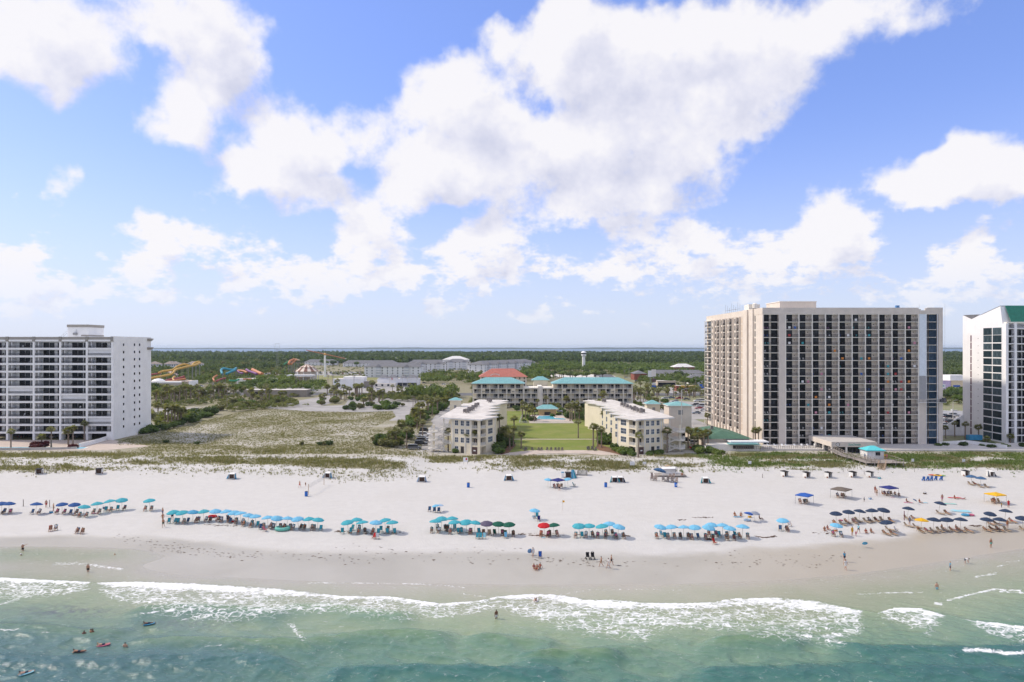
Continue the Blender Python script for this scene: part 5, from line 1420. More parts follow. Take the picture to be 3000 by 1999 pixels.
def car_meshes(kind):
 if kind=='suv':
  L,W=4.75,1.92;low=[(-2.35,.42),(-2.38,.98),(-2.2,1.06),(1.05,1.06),(2.2,.92),(2.37,.62),(2.33,.38)]
  cab=[(-2.25,1.06),(-2.05,1.66),(-1.7,1.74),(.2,1.72),(.55,1.62),(1.15,1.06)]
 else:
  L,W=4.6,1.82;low=[(-2.28,.40),(-2.3,.86),(-2.1,.95),(.95,.93),(2.1,.80),(2.3,.55),(2.25,.34)]
  cab=[(-1.85,.94),(-1.2,1.38),(-.6,1.46),(.2,1.43),(.95,.93)]
 def ext(prof,w0,w1,zs):
  b=MB();n=len(prof);zlo=min(p[1]for p in prof);zhi=max(p[1]for p in prof)
  for s_ in(-1,1):
   for(x,z)in prof:
    t=(z-zlo)/(zhi-zlo);b.v.append((x,s_*(w0+(w1-w0)*t)/2,z))
  for k in range(n):
   j=(k+1)%n;b.f.append((k,k+n,j+n,j));b.m.append(0)
  b.f.append(tuple(range(n)));b.m.append(0);b.f.append(tuple(range(2*n-1,n-1,-1)));b.m.append(0)
  return b
 body=ext(low,W,W*.95,0);glass=ext(cab,W*.93,W*.74,0)
 zt=max(p[1]for p in cab);roof=MB();xs=[p[0]for p in cab if p[1]>zt-.13]
 roof.box(min(xs)-.05,max(xs)+.02,-W*.37,W*.37,zt-.03,zt+.03)
 for x in((-1.95,-1.02,.15,1.0)if kind=='suv' else(-1.5,-.5,.75)):
  pass
 wh=MB()
 for k in range(12):
  pass
 wheel=MB();wheel.lathe([(.33,-.1),(.36,-.06),(.36,.06),(.33,.1)],12)
 rim=MB();rim.lathe([(.22,-.105),(.22,.105)],10)
 rot=Matrix.Rotation(math.pi/2,4,'X')
 for w_ in(wheel,rim):w_.v=[tuple(rot@Vector(v))for v in w_.v]
 fr=low[-2][0];bk=low[1][0]
 return dict(body=body,glass=glass,roof=roof,wheel=wheel.mesh('tyre',M_tyre),rim=rim.mesh('rim',M_rim),W=W,fr=fr,bk=bk)
CM={k:car_meshes(k)for k in('suv','sedan')}
CB={}
def car_parts(kind,colr):
 if(kind,colr)not in CB:
  c=CM[kind];CB[kind,colr]=(c['body'].mesh('body',CARPAINT[colr]),c['glass'].mesh('cabin_glass',M_carglass),c['roof'].mesh('roof',CARPAINT[colr]))
 return CB[kind,colr]
HL=MB().box(-.04,.05,-.18,.18,-.07,.07).mesh('headlight',M_lamp);TL=MB().box(-.05,.04,-.15,.15,-.1,.1).mesh('tail_lamp',M_tail)
def car(label,x,y,rz,kind,colr,group,z=2.56):
 e=tag(empty('parked_car',(x,y,z),rz),label,'car',group)
 b,g,r=car_parts(kind,colr);c=CM[kind]
 add('body',b,e);add('cabin_glass',g,e);add('roof',r,e)
 for sx in(-1.42,1.42):
  for sy in(-1,1):
   w=add('wheel',c['wheel'],e,(sx,sy*(c['W']/2-.08),.36));add('rim',c['rim'],w,(0,sy*.01,0))
 for sy in(-.62,.62):
  add('headlight',HL,e,(c['fr']-.02,sy,.70));add('tail_lamp',TL,e,(c['bk']+.02,sy,.80))
 return e
G1='cars parked beside the left cream block'
for(px,py,kd,cl,lab,rz)in[(1246,1266,'suv','black','black van parked furthest up the strip by the left cream block',.12),(1243,1279,'suv','white','white estate car parked below the black van',.1),(1241,1289,'sedan','silver','silver car between the white estate and the dark hatchbacks',.1),(1238,1296,'suv','grey','dark grey car in the middle of the parked row',.1),(1234,1305,'suv','black','black hatchback second from the near end of the row',.1),(1214,1317,'suv','grey','charcoal car parked nearest the dune at the row end',.12)]:
 x,y=flat(px,py);car(lab,x,y,rz,kd,cl,G1)
for(px,py,kd,cl,lab,rz)in[(2040,1304,'suv','silver','silver car under the palms by the right cream block',-.1),(2040,1317,'sedan','red','dark red car parked nearest the stair of the right cream block',-.1),(2070,1322,'suv','slate','slate blue car parked before the palm clump',-.08),(2012,1284,'suv','grey','grey car half hidden behind the outside stair',-.1),(2012,1296,'suv','black','black car between the stair and the silver car',-.1)]:
 x,y=flat(px,py);car(lab,x,y,rz,kd,cl,'cars parked beside the right cream block')
cars_b=[(2040,1213,'sedan','slate'),(2048,1199,'sedan','red'),(2036,1190,'suv','grey'),(2052,1192,'suv','silver'),(2062,1205,'sedan','white'),(2074,1189,'suv','black'),(2080,1200,'sedan','silver'),(2043,1178,'suv','white'),(2060,1177,'suv','white'),(2077,1176,'sedan','white'),(1968,1168,'sedan','blue'),(1948,1170,'suv','white'),(1990,1170,'suv','red'),(1978,1178,'sedan','silver'),(2012,1172,'sedan','grey')]
for i,(px,py,kd,cl)in enumerate(sorted(cars_b)):
 x,y=flat(px,py);car('%s %s, %s from the left in the lot behind the stucco shed'%(cl,'SUV' if kd=='suv' else 'saloon',nth(i+1)),x,y,RND.choice([0,math.pi])+RND.uniform(-.1,.1),kd,cl,'cars in the lot behind the stucco shed')
cars_c=[(2768,1222,'suv','white'),(2782,1226,'suv','black'),(2796,1220,'suv','silver'),(2812,1216,'suv','slate'),(2770,1235,'sedan','white'),(2786,1240,'suv','black'),(2770,1248,'sedan','silver'),(2778,1214,'sedan','grey'),(2800,1212,'suv','white'),(2766,1258,'suv','white')]
for i,(px,py,kd,cl)in enumerate(sorted(cars_c)):
 x,y=flat(px,py);car('%s %s, %s from the left in the court between the two towers'%(cl,'SUV' if kd=='suv' else 'saloon',nth(i+1)),x,y,RND.uniform(-.1,.1),kd,cl,'cars in the court between the two towers')
cars_d=[(470,1222,'suv','white'),(485,1226,'sedan','black'),(576,1205,'suv','silver'),(562,1133,'suv','white'),(590,1134,'suv','white'),(676,1138,'sedan','white'),(856,1130,'suv','slate'),(908,1146,'suv','slate'),(925,1146,'suv','white'),(1004,1140,'sedan','white'),(1090,1138,'suv','white'),(1096,1132,'sedan','silver'),(1111,1144,'suv','white'),(1186,1134,'sedan','silver'),(1202,1140,'sedan','silver'),(1205,1146,'suv','white'),(1228,1130,'suv','red'),(1243,1124,'sedan','grey'),(1268,1132,'suv','black'),(1300,1128,'sedan','white'),(1630,1106,'suv','white'),(1612,1108,'suv','grey'),(1745,1104,'suv','slate'),(1866,1119,'suv','silver'),(1835,1108,'sedan','silver'),(1410,1088,'sedan','white')]
for i,(px,py,kd,cl)in enumerate(sorted(cars_d)):
 x,y=flat(px,py);car('%s %s, %s from the left among the cars near the highway'%(cl,'SUV' if kd=='suv' else 'saloon',nth(i+1)),x,y,RND.uniform(-.3,.3),kd,cl,'cars near the highway')
for i,(xx,cl)in enumerate(((-153,'grey'),(-176,'silver'),(-180.5,'white'),(-188,'black'),(-167.5,'grey'))):
 car('%s car in the shade under the white condominium, %s from its end wall'%(cl,nth(i+1)),xx,263.0,1.57,'sedan',cl,'cars under the white condominium')
simple={}
def simple_car(cl):
 if cl not in simple:
  b=MB();b.box(-2.2,2.2,-.9,.9,.35,.95,0);b.box(-1.6,.9,-.75,.75,.95,1.5,1);b.box(-1.3,.4,-.7,.7,1.5,1.54,0)
  for sx in(-1.4,1.4):
   for sy in(-.82,.82):b.box(sx-.33,sx+.33,sy-.1,sy+.1,0,.62,2)
  simple[cl]=b.mesh('parked_car',[CARPAINT[cl],M_carglass,M_tyre])
 return simple[cl]
n=0
for row in range(6):
 for c in range(19):
  x=-318+c*7.2+RND.uniform(-.5,.5)+row*2.2;y=862+row*16-c*.6
  if RND.random()<.18:continue
  n+=1
  cl=RND.choice(['white','white','white','silver','silver','grey','black','red','blue'])
  o=add('parked_car',simple_car(cl),None,(x,y,2.6),math.pi/2+RND.uniform(-.1,.1))
  tag(o,'%s car, %s from the left, %s row of the crowded car park'%(cl,nth(c+1),nth(row+1)),'car','cars in the crowded car park')
sheet('bay',[(-13000,3300),(13000,3300),(13000,11400),(-13000,11400)],mat('bay_water',(.13,.21,.33),.55,.1,.002),0.0,'blue bay behind the wooded land',z=.2,world=True)
xs=np.linspace(-13000,13000,240)
b=MB()
for i in range(len(xs)-1):
 h0=14+14*vnoise(xs[i]/900,0,5)+8*vnoise(xs[i]/200,0,6);h1=14+14*vnoise(xs[i+1]/900,0,5)+8*vnoise(xs[i+1]/200,0,6)
 b.quad((xs[i],11400,-1),(xs[i+1],11400,-1),(xs[i+1],11650,float(h1)),(xs[i],11650,float(h0)))
 b.quad((xs[i],11650,float(h0)),(xs[i+1],11650,float(h1)),(xs[i+1],13000,float(h1)*.6),(xs[i],13000,float(h0)*.6))
o=b.build('far_shore',mat('far_wood',(.06,.08,.05),.95,.2,.01));tag(o,'low wooded shore across the bay',kind='structure')
# ---- plants
NR=np.random.default_rng(5)
M_palm=leafmat('palm_frond',(.15,.165,.07),(.26,.25,.12),scale=.8)
M_palmd=leafmat('dry_palm_skirt',(.27,.21,.125),(.21,.18,.09),scale=.8)
M_bark=mat('palm_bark',(.24,.19,.15),.95,.2,3)
M_oakbark=mat('tree_bark',(.16,.12,.09),.95,.2,2)
M_leaf=leafmat('broad_leaf',(.095,.155,.042),(.155,.21,.062))
M_leafd=leafmat('dark_leaf',(.06,.10,.034),(.105,.145,.05))
M_leafo=leafmat('olive_leaf',(.15,.16,.07),(.23,.215,.10))
M_leafl=leafmat('light_leaf',(.145,.20,.055),(.20,.25,.075))
M_leafr=leafmat('wine_red_leaf',(.10,.025,.035),(.16,.045,.055))
M_straw=leafmat('dune_grass',(.245,.22,.125),(.185,.195,.09))
def fans(n,r,h0,seed,droop=.35):
 g=np.random.default_rng(seed);V=[];T=[]
 for k in range(n):
  a=g.uniform(0,2*math.pi);el=math.asin(g.uniform(-.45,.97))
  d=np.array([math.cos(a)*math.cos(el),math.sin(a)*math.cos(el),math.sin(el)])
  L=r*g.uniform(.75,1.08)
  c=d*L*.38
  side=np.cross(d,[0,0,1.0]);side/=(np.linalg.norm(side)+1e-6)
  up=np.cross(side,d)
  roll=g.uniform(-.6,.6);side,up=side*math.cos(roll)+up*math.sin(roll),up*math.cos(roll)-side*math.sin(roll)
  m=7;ang=np.linspace(-1.25,1.25,m)
  tips=[]
  for t in ang:
   q=c+(d*math.cos(t)+side*math.sin(t))*L*.66*g.uniform(.85,1.1)
   q=q+np.array([0,0,-droop*L*(abs(math.sin(t))*.3+.35*(1-abs(d[2])))])
   tips.append(q)
  i=len(V);V.append(c)
  for j,q in enumerate(tips):
   w=side*.5*L*.16
   dirn=q-c
   mid=c+dirn*.62+up*.05
   perp=np.cross(dirn,up);perp/=(np.linalg.norm(perp)+1e-6)
   p0=mid+perp*L*.075;p1=mid-perp*L*.075
   b=len(V);V+=[p0,p1,q]
   T+=[(i,b,b+1),(b,b+2,b+1)]
 V=np.array(V);V[:,2]+=h0
 return V,T
def palm_kind(k,h,r,n,skirt=True,lean=0.0):
 tr=MB();P=[];R_=[]
 for i in range(6):
  t=i/5;P.append((lean*t*t*h,0,h*t));R_.append(.26-.06*t+(.06 if i==0 else 0))
 tr.tube(P,R_,7)
 V,T=fans(n,r,0,100+k);V=V+np.array([lean*h,0,h])
 crown=tri_mesh('crown',V,T,M_palm)
 sk=None
 if skirt:
  V,T=fans(n//3,r*.8,0,300+k,.9);V[:,2]=-np.abs(V[:,2])*.6-.3;V=V+np.array([lean*h,0,h])
  sk=tri_mesh('dry_fronds',V,T,M_palmd)
 return tr.mesh('trunk',M_bark),crown,sk
PALMS=[palm_kind(0,5.2,1.75,34),palm_kind(1,6.4,1.7,30),palm_kind(2,4.2,1.85,36),palm_kind(3,7.4,1.65,28,True,.06),palm_kind(4,3.0,1.7,30,True)]
def clump(n,rx,ry,rz,leaf,seed,flat_bottom=.25,lumps=7):
 g=np.random.default_rng(seed)
 L=g.normal(size=(lumps,3));L/=np.linalg.norm(L,axis=1)[:,None];L[:,2]=np.abs(L[:,2])*.8-flat_bottom*.4
 lc=L*g.uniform(.35,.68,(lumps,1));lr=g.uniform(.34,.55,lumps)
 idx=g.integers(0,lumps,n)
 d=g.normal(size=(n,3));d/=np.linalg.norm(d,axis=1)[:,None]
 p=lc[idx]+d*(lr[idx]*g.uniform(.72,1.06,n)**.6)[:,None]
 p=p*np.array([rx,ry,rz])
 nrm=d+g.normal(size=(n,3))*.55;nrm/=np.linalg.norm(nrm,axis=1)[:,None]
 a=np.cross(nrm,g.normal(size=(n,3)));a/=np.linalg.norm(a,axis=1)[:,None];b=np.cross(nrm,a)
 s=leaf*g.uniform(.6,1.3,(n,1));e=leaf*g.uniform(.5,1.0,(n,1))
 q=np.stack([p-a*s-b*e*.4,p+a*s*.3-b*e,p+a*s+b*e*.3,p-a*s*.2+b*e],1).reshape(-1,3)
 i=np.arange(n)*4
 T=np.concatenate([np.stack([i,i+1,i+2],1),np.stack([i,i+2,i+3],1)])
 return q,T
def bush_kind(k,m,n=380):
 V,T=clump(n,1.0,1.0,.85,.17,500+k);V[:,2]+=.55
 fol=tri_mesh('foliage',V,T,m)
 st=MB()
 for a in range(4):st.bar((0,0,0),(.4*math.cos(a*1.57+k),.4*math.sin(a*1.57+k),.7),.05,4,r2=.02)
 return fol,st.mesh('stem',M_oakbark)
BUSH={n:[bush_kind(i*7+j,m)for j in range(3)]for i,(n,m)in enumerate((('leaf',M_leaf),('dark',M_leafd),('olive',M_leafo),('light',M_leafl),('red',M_leafr)))}
def tree_kind(k,m,n=620):
 V,T=clump(n,1.0,1.0,.72,.115,700+k,lumps=11);V[:,2]+=1.15
 fol=tri_mesh('crown',V,T,m)
 st=MB();st.tube([(0,0,0),(.03,0,.35),(.0,.02,.7)],[.10,.07,.055],6)
 for a in range(5):
  t=a*1.26+k;st.bar((0,0,.6),(.45*math.cos(t),.45*math.sin(t),1.15),.045,4,r2=.015)
 return fol,st.mesh('trunk',M_oakbark)
TREE={n:[tree_kind(i*9+j,m)for j in range(3)]for i,(n,m)in enumerate((('leaf',M_leaf),('dark',M_leafd),('olive',M_leafo),('light',M_leafl)))}
def palm(x,y,k,s,label,group,z=2.5):
 e=tag(empty('palm_tree',(x,y,z-.05),RND.uniform(0,6.28),s),label,'palm tree',group)
 t,c,sk=PALMS[k]
 add('trunk',t,e);add('crown',c,e)
 if sk:add('dry_fronds',sk,e)
def bush(x,y,kind,sx,sz,label,group,z=2.5,sy=None):
 e=tag(empty('shrub',(x,y,z-.05),RND.uniform(0,6.28),(sx,sy or sx,sz)),label,'shrub',group)
 f,st=RND.choice(BUSH[kind]);add('foliage',f,e);add('stem',st,e)
def tree(x,y,kind,r,h,label,group,z=2.5):
 e=tag(empty('broadleaf_tree',(x,y,z-.05),RND.uniform(0,6.28),(r,r,h/1.85)),label,'tree',group)
 f,st=RND.choice(TREE[kind]);add('crown',f,e);add('trunk',st,e)
def palms(lst,where,group):
 for i,(px,py,k,s)in enumerate(sorted(lst)):
  x,y,z=at(px,py)
  palm(x,y,k,s,'%s palm from the left %s'%(nth(i+1),where),group,z)
palms([(32,1316,1,.95),(122,1314,2,.95),(150,1312,1,1.0),(200,1303,2,1.2),(214,1303,1,.95),(247,1291,1,1.0),(303,1276,2,.85),(325,1274,2,.9),(334,1273,1,.85)],'along the pool of the white condominium','palms by the condominium pool')
palms([(420,1263,2,1.7),(405,1264,4,2.1),(440,1258,2,1.6),(432,1262,4,2.0),(463,1222,2,1.4),(484,1244,1,1.3),(492,1247,0,1.4),(503,1247,1,1.3),(512,1245,0,1.45),(521,1243,2,1.6),(530,1240,4,1.9)],'at the hedge corner behind the condominium','palms at the condominium corner')
palms([(1050,1180+10,1,.8)]*0+[(1313,1322,1,1.05),(1372,1328,1,1.0),(1395,1330,3,.9)],'before the left cream block','palms before the left cream block')
palms([(1191,1314,1,1.0),(1160,1306,2,1.2),(1148,1305,4,1.3),(1238,1286,1,1.0),(1176,1285,2,1.3)],'in the thicket left of the parked cars','palms left of the parked cars')
palms([(1493,1314,2,1.2),(1504,1310,1,1.0),(1506,1282,1,1.15),(1527,1315,0,.95),(1694,1284,1,1.0),(1480,1296,4,1.5),(1738,1309,1,1.1),(1751,1310,3,.95),(1762,1312,1,1.0),(1454,1290,3,1.1),(1463,1280,1,1.2),(1772,1270,1,1.3),(1782,1258,1,1.2),(1790,1275,2,1.3)],'round the lawn between the cream blocks','palms round the lawn')
palms([(1531,1232,1,.95),(1540,1228,0,1.0),(1552,1230,2,1.0),(1560,1234,1,1.0),(1566,1236,0,1.0),(1546,1218,2,1.1),(1670,1234,1,1.15),(1676,1232,1,1.25),(1684,1230,0,1.2),(1690,1222,1,1.1),(1661,1220,0,1.0),(1600,1202,1,1.1),(1575,1205,1,.9),(1697,1230,2,1.2),(1530,1215,1,1.0)],'round the swimming pool','palms round the swimming pool')
palms([(1955,1327,1,1.15),(1870,1341,3,.95),(2016,1313,1,1.0)],'before the right cream block','palms before the right cream block')
palms([(2034,1320,2,1.1),(2045,1313,0,1.1),(2057,1316,2,1.2),(2063,1322,1,.95),(2074,1318,0,1.1),(2023,1297,2,1.0),(2008,1262,1,.9),(2078,1235,1,1.0),(2072,1247,0,.9),(2040,1290,4,1.2)],'beside the stair right of the right cream block','palms by the green roofed annexe')
palms([(2213,1305,0,1.0),(2222,1306,1,.9),(2770,1285,0,.8),(2797,1281,1,.85),(2828,1290,1,.95),(2867,1290,0,.95),(2890,1308,4,.9),(2960,1300,4,.9)],'on the terraces of the two tall towers','palms on the tower terraces')
def scatter(poly,n,seed):
 g=random.Random(seed);out=[];xs=[p[0]for p in poly];ys=[p[1]for p in poly]
 while len(out)<n:
  x=g.uniform(min(xs),max(xs));y=g.uniform(min(ys),max(ys));c=False
  for i in range(len(poly)):
   (x1,y1),(x2,y2)=poly[i-1],poly[i]
   if(y1>y)!=(y2>y)and x<(x2-x1)*(y-y1)/(y2-y1)+x1:c=not c
  if c:out.append((x,y))
 return out
def palm_area(poly,n,seed,where,group,s0=1.1,s1=1.55,kinds=(0,1,2,4)):
 g=random.Random(seed+1)
 palms([(px,py,g.choice(kinds),g.uniform(s0,s1))for(px,py)in scatter(poly,n,seed)],where,group)
def bush_area(poly,n,seed,where,group,kinds,r0=1.2,r1=2.4):
 g=random.Random(seed+2)
 for i,(px,py)in enumerate(sorted(scatter(poly,n,seed))):
  x,y,z=at(px,py);r=g.uniform(r0,r1)*1.2;k=g.choice(kinds)
  bush(x,y,k,r,r*g.uniform(.7,1.1),'%s %s shrub from the left %s'%(nth(i+1),{'leaf':'green','dark':'dark green','olive':'olive','light':'light green','red':'wine red'}[k],where),group,z)
def tree_area(poly,n,seed,where,group,kinds,r0=3,r1=5,h0=6,h1=10):
 g=random.Random(seed+3)
 for i,(px,py)in enumerate(sorted(scatter(poly,n,seed))):
  x,y=flat(px,py);k=g.choice(kinds)
  tree(x,y,k,g.uniform(r0,r1),g.uniform(h0,h1),'%s %s tree from the left %s'%(nth(i+1),{'leaf':'green','dark':'dark green','olive':'olive','light':'light green'}[k],where),group)
palm_area([(445,1195),(640,1178),(700,1165),(690,1150),(560,1160),(445,1180)],46,1,'in the thicket behind the condominium','palm thicket behind the condominium')
palm_area([(655,1200),(840,1185),(835,1165),(700,1165)],14,2,'beside the hedge of the empty lot','palms beside the empty lot hedge')
palm_area([(935,1185),(1100,1165),(1110,1150),(960,1150)],34,3,'in the grove between the cracked lots','palm grove between the cracked lots')
FARP=[([(1115,1168),(1330,1180),(1330,1160),(1180,1152)],40,4,.85,1.2)]
palm_area([(1060,1196),(1130,1180),(1130,1175),(1040,1180)],6,5,'standing on the cracked lot','palms on the cracked lot')
palm_area([(1215,1262),(1300,1208),(1330,1190),(1310,1178),(1240,1200),(1205,1240)],34,6,'in the dark belt left of the parking strip','palm belt left of the parking strip',.9,1.3)
palm_area([(1380,1180),(1530,1196),(1560,1190),(1500,1168),(1380,1164)],16,7,'below the left wing of the teal hotel','palms below the left hotel wing')
palm_area([(1640,1200),(1840,1186),(1900,1180),(1900,1160),(1850,1164),(1640,1186)],34,8,'below the right wing of the teal hotel','palms below the right hotel wing',.9,1.35)
palm_area([(1850,1178),(1960,1200),(1960,1160),(1860,1150)],22,9,'behind the lift tower right of the hotel','palms right of the hotel',.9,1.3)
FARP+=[([(1930,1166),(2086,1168),(2086,1158),(1930,1158)],34,10,.9,1.2)]
FARP+=[([(445,1116),(860,1108),(860,1080),(560,1078),(445,1090)],130,11,1.0,1.5)]
palm_area([(1750,1262),(1778,1250),(1772,1200),(1752,1200)],12,12,'against the garden side of the right cream block','palms by the right cream block garden side',1.3,1.7)
FARP+=[([(1236,1110),(1420,1124),(1420,1098),(1250,1102)],36,13,.9,1.2)]
def far_palms():
 VV=[[],[]];TT=[[],[]];off=[0,0];g=random.Random(77)
 src=[]
 for k in range(5):
  t,c,sk=PALMS[k];row=[]
  for me in(t,c):
   me.calc_loop_triangles();v=np.empty(len(me.vertices)*3);me.vertices.foreach_get('co',v);tr=np.empty(len(me.loop_triangles)*3,np.int32);me.loop_triangles.foreach_get('vertices',tr);row.append((v.reshape(-1,3),tr.reshape(-1,3)))
  src.append(row)
 for(poly,n,seed,s0,s1)in FARP:
  for(px,py)in scatter(poly,n,seed):
   x,y=flat(px,py);s=g.uniform(s0,s1);a=g.uniform(0,6.28);c_,s_=math.cos(a),math.sin(a);row=src[g.choice((0,1,2,4))]
   for q in(0,1):
    v,t=row[q];w=np.stack([(v[:,0]*c_-v[:,1]*s_)*s+x,(v[:,0]*s_+v[:,1]*c_)*s+y,v[:,2]*s+2.45],1)
    VV[q].append(w);TT[q].append(t+off[q]);off[q]+=len(v)
 V=np.concatenate(VV[0]+VV[1]);T=np.concatenate([np.concatenate(TT[0]),np.concatenate(TT[1])+off[0]])
 me=tri_mesh('distant_palms',V,T,[M_bark,M_palm]);mi=np.zeros(len(T),np.int32);mi[sum(len(t)for t in TT[0]):]=1;me.polygons.foreach_set('material_index',mi)
 tag(add('distant_palms',me),'small palms massed through the town, the water park and the highway verge',kind='stuff')
far_palms()
bush_area([(565,1238),(640,1218),(632,1208),(560,1222)],12,21,'in the long dark hedge of the empty lot','shrubs of the empty lot hedge',['dark','dark','leaf'],1.8,2.8)
bush_area([(480,1262),(570,1240),(560,1228),(500,1240)],10,22,'in the dark bank at the condominium corner','shrubs of the condominium bank',['dark'],1.6,2.6)
bush_area([(365,1278),(470,1268),(480,1252),(410,1250)],10,23,'on the slope under the condominium wall','shrubs under the condominium wall',['dark','leaf'],1.4,2.4)
bush_area([(95,1316),(145,1316),(140,1306),(100,1306)],5,24,'by the condominium pool','red shrubs by the condominium pool',['red'],1.0,1.8)
bush_area([(200,1316),(225,1316),(225,1309),(200,1309)],3,25,'right of the condominium pool','red shrubs right of the pool',['red'],.8,1.2)
bush_area([(640,1205),(840,1190),(830,1165),(650,1185)],26,26,'in the olive thicket above the empty lot','olive thicket above the empty lot',['olive','olive','leaf'],1.8,3.2)
bush_area([(930,1190),(1100,1176),(1100,1160),(930,1172)],18,27,'under the palm grove between the lots','shrubs between the cracked lots',['olive','leaf'],1.6,2.8)
bush_area([(1015,1205),(1100,1200),(1195,1195),(1190,1185),(1010,1190)],14,28,'in the clumps on the cracked lot','clumps on the cracked lot',['leaf','dark','olive'],1.5,2.6)
bush_area([(1100,1212),(1160,1210),(1155,1192),(1110,1192)],6,29,'in the big round clump at the lot edge','round clump at the lot edge',['leaf'],2.2,3.4)
bush_area([(1120,1166),(1330,1178),(1330,1165),(1180,1158)],28,30,'in the belt before the strip shops','shrub belt before the strip shops',['leaf','light','olive'],1.8,3.0)
bush_area([(1212,1255),(1310,1196),(1330,1180),(1318,1178),(1240,1210),(1190,1250)],34,31,'in the dark belt left of the parking strip','dark shrub belt by the parking strip',['dark','leaf','leaf'],1.8,3.0)
bush_area([(1080,1305),(1160,1312),(1230,1272),(1180,1272),(1100,1288)],30,32,'in the thicket above the dune path','thicket above the dune path',['dark','leaf','olive'],1.2,2.4)
bush_area([(1313,1327),(1350,1329),(1350,1324),(1313,1324)],3,33,'in the clipped hedge before the left block','clipped hedge before the left block',['leaf'],.9,1.2)
bush_area([(1410,1336),(1470,1332),(1475,1305),(1455,1300)],12,34,'at the corner of the left cream block','shrubs at the left block corner',['dark','leaf'],1.0,2.0)
bush_area([(1465,1300),(1500,1310),(1500,1280),(1470,1270)],12,35,'along the garden side of the left block','garden shrubs of the left block',['dark','leaf'],1.4,2.4)
bush_area([(1755,1300),(1815,1325),(1815,1290),(1765,1270)],22,36,'along the garden side of the right block','garden shrubs of the right block',['dark','leaf'],1.4,2.4)
bush_area([(1800,1336),(1855,1338),(1850,1322),(1800,1316)],10,37,'at the corner of the right cream block','shrubs at the right block corner',['leaf','light','leaf'],1.2,2.0)
bush_area([(1875,1338),(1920,1336),(1960,1332),(1960,1328),(1875,1332)],7,38,'in the clipped hedge before the right block','clipped hedge before the right block',['leaf'],.9,1.2)
bush_area([(2030,1330),(2120,1334),(2115,1316),(2040,1322)],16,39,'by the annexe right of the parked cars','shrubs by the annexe',['light','leaf'],1.0,1.9)
bush_area([(1500,1208),(1700,1230),(1850,1190),(1640,1196),(1500,1200)],30,40,'at the foot of the teal roof hotel','shrubs at the hotel foot',['dark','leaf'],1.2,2.2)
bush_area([(1530,1240),(1570,1240),(1560,1220),(1535,1220)],8,41,'left of the swimming pool','shrubs left of the pool',['dark','leaf'],1.0,1.6)
bush_area([(1665,1236),(1720,1238),(1710,1215),(1665,1215)],10,42,'right of the swimming pool','shrubs right of the pool',['dark','leaf'],1.0,1.8)
bush_area([(1860,1185),(1960,1210),(1960,1175),(1870,1165)],18,43,'behind the lift tower','shrubs behind the lift tower',['leaf','olive'],1.4,2.6)
bush_area([(2700,1308),(3000,1318),(3000,1308),(2880,1300)],14,44,'along the white tower terrace','shrubs on the white tower terrace',['dark','leaf'],.8,1.4)
bush_area([(480,1300),(500,1300),(500,1296),(480,1296)],1,45,'alone on the dune','lone dune shrubs',['dark'],.9,1.1)
bush_area([(560,1306),(580,1306),(580,1301),(560,1301)],1,46,'alone at the lot front','lone dune shrubs',['dark'],.8,1.0)
bush_area([(878,1306),(1045,1309),(1045,1303),(878,1302)],4,47,'along the seaward ridge of the lot','shrubs on the lot ridge',['dark','olive'],.9,1.5)
tree_area([(740,1138),(840,1140),(840,1128),(750,1124)],6,51,'in the broad oak group before the fuel canopy','oaks before the fuel canopy',['leaf','light'],5,7.5,8,11)
tree_area([(560,1118),(740,1110),(740,1094),(560,1098)],22,52,'in the middle of the water park','trees of the water park',['olive','leaf'],3,5,6,9)
tree_area([(440,1090),(860,1085),(860,1066),(440,1070)],44,53,'behind the water park slides','trees behind the water park',['leaf','dark','olive'],5,8,9,14)
tree_area([(860,1072),(1070,1080),(1070,1064),(870,1066)],16,54,'round the crowded car park','trees round the car park',['dark','leaf'],5,8,8,12)
tree_area([(1560,1112),(1780,1112),(1780,1105),(1560,1104)],18,55,'in front of the white sand clearing','trees at the sand clearing',['dark','leaf','light'],4,6.5,7,11)
tree_area([(1850,1116),(2090,1108),(2090,1090),(1850,1080)],34,56,'among the motels','trees among the motels',['dark','leaf','light'],4.5,7,8,12)
tree_area([(1960,1140),(2040,1136),(2040,1122),(1960,1124)],7,57,'behind the yellow diner','trees behind the yellow diner',['leaf','light'],4,6,7,9)
tree_area([(2766,1185),(2830,1185),(2830,1155),(2766,1158)],12,58,'below the lilac shop','trees below the lilac shop',['dark','leaf'],3,5,5,8)
tree_area([(2764,1100),(2830,1100),(2830,1070),(2764,1070)],12,59,'above the grey hall between the towers','trees above the grey hall',['dark','leaf'],5,8,8,12)
tree_area([(440,1150),(500,1165),(500,1140),(440,1138)],5,60,'before the beige store','trees before the beige store',['olive','dark'],3.5,5,6,8)
tree_area([(700,1148),(750,1156),(740,1134),(690,1134)],5,61,'left of the low grey store','trees left of the grey store',['dark','olive'],3,4.5,5,8)
tree_area([(880,1150),(930,1150),(930,1132),(880,1132)],4,62,'between the fuel canopy and the white store','trees by the fuel canopy',['leaf','olive'],3,5,5,7)
